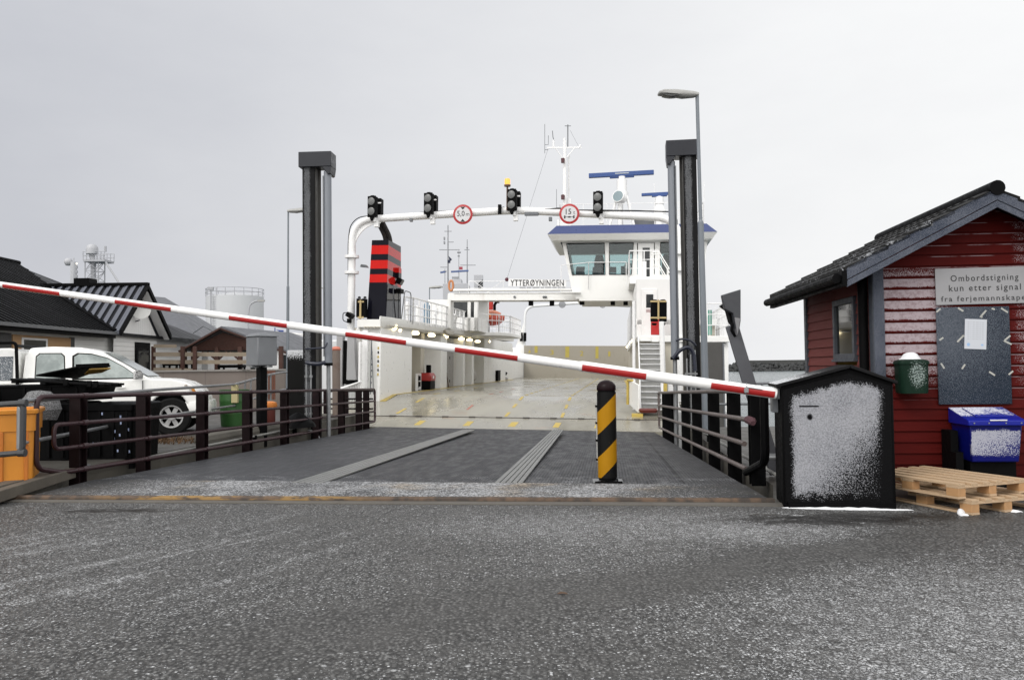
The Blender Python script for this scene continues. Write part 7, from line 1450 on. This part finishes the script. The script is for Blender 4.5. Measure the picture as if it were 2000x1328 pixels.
mb = MB(); mb.tube([L(942, 585, t=20.4)-p, L(958, 590, t=20.4)-p, L(958, 605, t=20.4)-p], [.16, .22, .16], 10); mb.build('red_cover', paint('cover_red', (.50, .03, .02), .6), o); mb = MB(); mb.tube([L(948, 600, t=20.3)-p, L(950, 612, t=20.3)-p, L(958, 618, t=20.3)-p], [.12, .16, .1], 10); mb.build('orange_cover', paint('cover_orange', (.62, .16, .03), .6), o); mb = MB(); mb.tube([L(970, 588, t=20.6)-p, L(966, 596, t=20.6)-p, L(966, 606, t=20.6)-p], .09, 8); mb.box(L(972, 589, t=20.6)-p, (.2, .2, .2)); mb.build('arm', BLACK, o)
p = L(881, 558, t=12); o = aboard('lifebuoy', 'orange lifebuoy hanging at the end of the white gantry', 'lifebuoy', p); mb = MB(); mb.tube([(.11*sin(a), 0, .26*cos(a)) for a in [2*pi*i/20 for i in range(21)]], .06, 8); mb.build('ring', paint('buoy_orange', (.50, .20, .08), .5), o)
p = L(982, 722, s=-5.0); p.z = dz(p.y); o = aboard('deck_trolley', 'black and white trolley parked by the after casing of the ferry', 'trolley', p); mb = MB(); mb.box((.0, 0, .45), (.5, .5, .6), Matrix.Rotation(.5, 3, 'Y')); mb.build('body', BLACK, o, bevel=.04); mb = MB(); mb.box((.1, -.1, .2), (.6, .5, .3), Matrix.Rotation(.5, 3, 'Y')); mb.build('tray', PGR, o, bevel=.04); mb = MB(); mb.box((-.2, 0, 1.3), (.4, .4, .3)); mb.cyl((-.15, 0, .6), (-.2, 0, 1.2), .05); mb.build('red_head', paint('trolley_red', (.4, .05, .04), .5), o)
p = L(966, 729, s=-4.9); p.z = 0; o = aboard('black_box', 'black box standing on the car deck at the end of the white casing', 'box', p); mb = MB(); mb.bx(-.35, .35, -.6, .6, .05, .75); mb.build('body', BLACK, o, bevel=.04); mb = MB(); mb.bx(-.37, .37, -.62, .62, .75, .80); mb.build('lid', BLACKP, o, bevel=.01)
p = L(920, 738, s=-5.0); p.z = 0; o = aboard('wash_basin', 'tilted pale metal basin leaning in the ferry recess', 'basin', p); mb = MB(); M3 = (Matrix.Rotation(radians(60), 4, 'Y') @ Matrix.Rotation(radians(20), 4, 'X')).to_3x3(); mb.lathe([(.2, .25), (.42, .1), (.45, 0), (.4, 0), (.18, .2), (.01, .2)], (0, 0, .6), 16, M=M3); mb.build('bowl', paint('dull_metal', (.42, .40, .36), .5), o); mb = MB(); mb.bx(-.1, .1, -.3, .3, 0, .35); mb.build('stand', PGR, o)
p = L(868, 733, s=-4.85); o = aboard('boat_hook', 'thin brown pole leaning against the white casing pillar', 'pole', (p.x, p.y, 0)); mb = MB(); mb.tube([(.12, .5, 0), (.0, -.1, 1.4), (-.02, -.5, 1.85)], .03, 6); mb.build('pole', paint('pole_brown', (.12, .07, .04), .6), o)
# ================================================================== FAR BACKGROUND
FAR = paint('far_pale_steel', (.50, .51, .54), .5, .06, .3); MASTG = paint('mast_grey', (.30, .31, .33), .5, .1, .5)
FARD = paint('far_grey_steel', (.42, .43, .46), .5, .1, .5)
tk0 = at(459, 720, 124); tkx = thing('storage_tank', 'large pale cylindrical storage tank with a railing round its top', 'tank', (tk0.x, 124, QZ)); r = at(513, 650, 124).x - tk0.x; zt = at(459, 582, 124).z
def tank_mat():
    t = NT('tank_pale_paint'); X, Y, Z = t.sep(t.co()); s = t.ss(t.m('ABSOLUTE', t.m('SUBTRACT', t.m('FRACT', t.m('MULTIPLY', Z, .5)), .5)), .02, .005); n = t.noise(.3, 5, .6, t.map(t.co(), (1, 1, .2)))
    return t.fin(t.mix(t.m('MULTIPLY', s, .15), t.mix(n, (.40, .41, .425), (.47, .48, .495)), (.4, .4, .4)), .5)
mb = MB(); mb.lathe([(r, 0), (r, zt), (r*.99, zt+.05), (.02, zt+.75)], n=48); mb.build('shell', tank_mat(), tkx)
mb = MB()
for z in (1.15, .6): mb.tube([(r*cos(2*pi*i/40), r*sin(2*pi*i/40), zt+z) for i in range(41)], .045, 5)
for i in range(20): a = 2*pi*i/20; mb.cyl((r*cos(a), r*sin(a), zt), (r*cos(a), r*sin(a), zt+1.15), .045, n=5)
mb.build('railing', FARD, tkx)
mb = MB()
for dx in (-.3, .3): mb.cyl((-r*.42+dx, -r*.93, 0), (-r*.42+dx, -r*.93, zt+1), .05, n=5)
for i in range(36): mb.cyl((-r*.42-.3, -r*.93, i*.35), (-r*.42+.3, -r*.93, i*.35), .035, n=5)
mb.build('ladder', FAR, tkx)
mp = at(411.5, 600, 90); o = thing('pole_mast', 'thin dark mast in front of the left edge of the pale storage tank', 'mast', (mp.x, 90, QZ)); mb = MB(); mb.cyl((0, 0, 0), (0, 0, at(411, 566, 90).z), .10, .07, 8); mb.build('pole', FARD, o); mb = MB(); z = at(411, 566, 90).z; mb.box((0, 0, z), (.6, .3, .35)); mb.build('head', FARD, o)
cl = at(485, 660, 72); o = thing('street_lamp', 'curved grey street lamp in front of the pale storage tank', 'street lamp', (cl.x, 72, QZ), 0, 'street lamps on the quay'); M = inv(o); mb = MB(M)
mb.tube(fil([V((cl.x, 72, QZ)), at(485, 612, 72), at(488, 594, 72), at(500, 588, 72), at(509, 587, 72)], .8), .075, 8); mb.build('pole', FARD, o); mb = MB(M); a = at(514, 587.5, 72); mb.loft([[V((a.x+x, 72+y*.16, a.z+z*.08)) for y, z in ((-1, -1), (1, -1), (1, 1), (-1, 1))] for x in (-.45, .12)]); mb.build('lamp_head', LHEAD, o)
# lattice tower with a dome
LYT = 118; b0 = at(180, 700, LYT); lt = thing('lattice_tower', 'pale lattice tower with a railed platform and dome behind the black roof', 'tower', (b0.x, LYT, QZ)); M = inv(lt); mb = MB(M)
zp = at(185, 508, LYT).z; xs = (at(166, 520, LYT).x, at(192, 520, LYT).x); ys = (LYT, LYT+1.9)
for x in xs:
    for y in ys: mb.cyl((x, y, QZ), (x, y, zp), .09, n=6)
for k in range(12):
    z0, z1 = zp-1.5*(k+1), zp-1.5*k
    for y in ys: mb.cyl((xs[0], y, z0), (xs[1], y, z1), .05, n=5); mb.cyl((xs[0], y, z1), (xs[1], y, z1), .05, n=5); mb.cyl((xs[1], y, z0), (xs[0], y, z1), .04, n=5)
    for x in xs: mb.cyl((x, ys[0], z0), (x, ys[1], z1), .05, n=5)
mb.bx(xs[0]+.5, xs[0]+1.0, LYT+.6, LYT+1.2, 2, zp); mb.build('lattice', FARD, lt)
mb = MB(M); x0, x1 = at(165, 508, LYT).x, at(207, 508, LYT).x; mb.bx(x0, x1, LYT-.4, LYT+2.4, zp-.25, zp+.05); pf_ = mb.build('platform', FARD, lt)
mb = MB(M); zr = at(185, 492, LYT).z
for z in (zr, (zr+zp)/2):
    for y in (LYT-.4, LYT+2.4): mb.cyl((x0, y, z), (x1, y, z), .05, n=5)
for i in range(7):
    for y in (LYT-.4, LYT+2.4): x = x0+(x1-x0)*i/6; mb.cyl((x, y, zp), (x, y, zr), .05, n=5)
mb.box((x1-.1, LYT, zr+.4), (.25, .25, .8)); mb.build('railing', FARD, pf_)
mb = MB(M); c = at(180, 497, LYT); rr2 = at(191, 485, LYT).x-c.x; mb.lathe([(rr2*.45, zp-c.z), (rr2*.5, -.0), (rr2, .05), (rr2, .75), (rr2*.95, 1.05), (rr2*.6, 1.4), (.02, 1.5)], c, 18); mb.build('dome', FAR, lt)
mb = MB(M); mb.cyl(at(205, 510, LYT), at(236, 558, LYT), .16, n=8); mb.build('brace', FAR, lt)
def radome():
    Y = 100; o = thing('radome_mast', 'small white radome and lamp on a ship mast behind the black roof', 'mast', (at(144, 700, Y).x, Y, QZ)); M = inv(o); mb = MB(M); a, b = at(141, 545, Y), at(144, 512, Y); mb.cyl(V((a.x, Y, QZ)), b, .42, .38, 10); mb.beam(at(128, 517, Y), at(147, 514, Y), .3, .2); mb.cyl(at(144, 512, Y), at(144, 504, Y), .08, n=6); mb.build('mast', FAR, o)
    mb = MB(M); mb.ball(at(135, 514, Y)+V((-.1, 0, .15)), .48, 12); mb.build('radome', FAR, o); mb = MB(M); mb.ball(at(148, 515, Y), .16, 8); mb.build('mast_lamp', emit('mast_lamp_glow', (1, .85, .6), 3), o)
    mb = MB(M)
    for py in (522, 531, 540): mb.box(at(148.5, py, Y), (.3, .3, .35))
    mb.build('fitting', FARD, o)
radome()
# second ship berthed beyond the ferry
SY = 112; so = at(890, 700, SY); sh2 = thing('fishing_vessel', 'white fishing vessel with tall masts and blue radar bars beyond the ferry', 'ship', (so.x, SY, -2.5)); M = inv(sh2); S = lambda x, y: at(x, y, SY)
mb = MB(M); a, b = S(862, 690), S(950, 640); mb.loft([[V((x, SY+w, z)) for w, z in ((-3*k, -2.4), (-3.6*k, 2.2), (3.6*k, 2.2), (3*k, -2.4))] for x, k in ((a.x-6, .15), (a.x-2, .8), (a.x+4, 1), (b.x+4, 1), (b.x+6, .9))]); mb.build('hull', paint('vessel_hull', (.45, .45, .47), .5), sh2)
mb = MB(M); a, b = S(868, 640), S(916, 556); mb.bx(a.x, b.x, SY-2, SY+3, 2.2, b.z); a, b = S(884, 560), S(902, 546); mb.bx(a.x, b.x, SY-1, SY+1.5, a.z-.5, b.z); mb.build('wheelhouse', FAR, sh2, bevel=.05)
for px, yt, yb, r in ((875, 440, 600, .11), (896, 487, 560, .08), (912.5, 468, 570, .08), (869, 525, 600, .06)):
    m_ = MB(M); m_.cyl(S(px, yb), S(px, yt), r*1.3, r*.6, 7); mast_ = m_.build('mast', MASTG if px != 896 else FAR, sh2)
    for (x0, x1, y) in {875: ((868, 882, 452), (858, 898, 488), (860, 876, 522), (874, 886, 473)), 896: ((893, 900, 493), (894, 898, 500)), 912.5: ((907, 917, 488), (899, 929, 518), (911, 914, 484)), 869: ((866, 872, 530),)}[px]: q = MB(M); q.cyl(S(x0, y), S(x1, y), .05 if x1-x0 > 9 else .12, n=5); q.build('crosstree', MASTG, mast_)
for x0, x1, y0, y1 in ((860, 870, 532.5, 531), (881, 915, 531, 529)): m_ = MB(M); m_.beam(S(x0, y0), S(x1, y1), .25, .22); m_.build('radar_scanner', paint('far_blue', (.06, .10, .24), .5), sh2)
for px, py, w, h in ((890, 543, 1.0, .3), (893, 547, .6, .35), (868, 466, .2, .35), (868, 474, .2, .35), (880, 560, .5, .5), (891, 553, 1.2, .2)): m_ = MB(M); m_.box(S(px, py), (w, .5, h)); m_.build('mast_unit', MASTG, sh2)
m_ = MB(M); m_.box(S(877, 511), (.35, .3, .4)); m_.prism([S(876, 500), S(883, 507), S(878, 512)], (0, .05, 0)); m_.build('signal_flag', paint('flag_navy', (.02, .025, .06), .7), sh2)
m_ = MB(M); a, b = S(926, 566), S(943, 537); m_.bx(a.x, b.x, SY, SY+1.4, a.z, b.z); m_.build('stack', FAR, sh2); m_ = MB(M)
for k in range(3): y = 551+k*5; m_.prism([S(934, y+3)+V((0, -.05, 0)), S(943, y-5)+V((0, -.05, 0)), S(943, y-2)+V((0, -.05, 0)), S(934, y+6)+V((0, -.05, 0))], (0, .03, 0))
m_.build('stack_stripe', BLACK, sh2); m_ = MB(M); m_.box(S(900, 524), (.5, .04, .4)); m_.build('ensign', paint('ensign_red', (.30, .05, .07), .7), sh2)
# white boat behind the lift tower, with a small blue pennant
BY = 70; wbt = thing('white_boat', 'white cabin boat half hidden behind the far black lift tower', 'boat', (at(575, 720, BY).x, BY, -2.5)); M = inv(wbt); B = lambda x, y: at(x, y, BY)
mb = MB(M); a, b = B(545, 720), B(640, 690); mb.loft([[V((x, BY+w*k, z)) for w, z in ((-1.0, -2.6), (-1.5, b.z), (1.5, b.z), (1.0, -2.6))] for x, k in ((a.x-1.2, .15), (a.x+.6, .9), (b.x, 1.0))]); mb.build('hull', W_CLEAN, wbt)
mb = MB(M); mb.loft([[V((p.x, BY-1.1, p.z)), V((p.x, BY+1.1, p.z)), V((p.x, BY+1.1, b.z)), V((p.x, BY-1.1, b.z))] for p in (B(540, 688), B(556, 660), B(575, 650), B(625, 655))]); mb.build('cabin', W_CLEAN, wbt)
mb = MB(M)
for px in (560, 572): a, c = B(px-4, 678), B(px+4, 664); mb.bx(a.x, c.x, BY-1.14, BY-1.09, a.z, c.z)
mb.build('window', DARKGL, wbt); mb = MB(M); mb.cyl(B(537, 690), B(537, 640), .05, n=6); mb.prism([B(538, 644), B(554, 645), B(553, 651)], (0, .04, 0)); mb.build('pennant', paint('pennant_blue', (.02, .05, .22), .6), wbt)
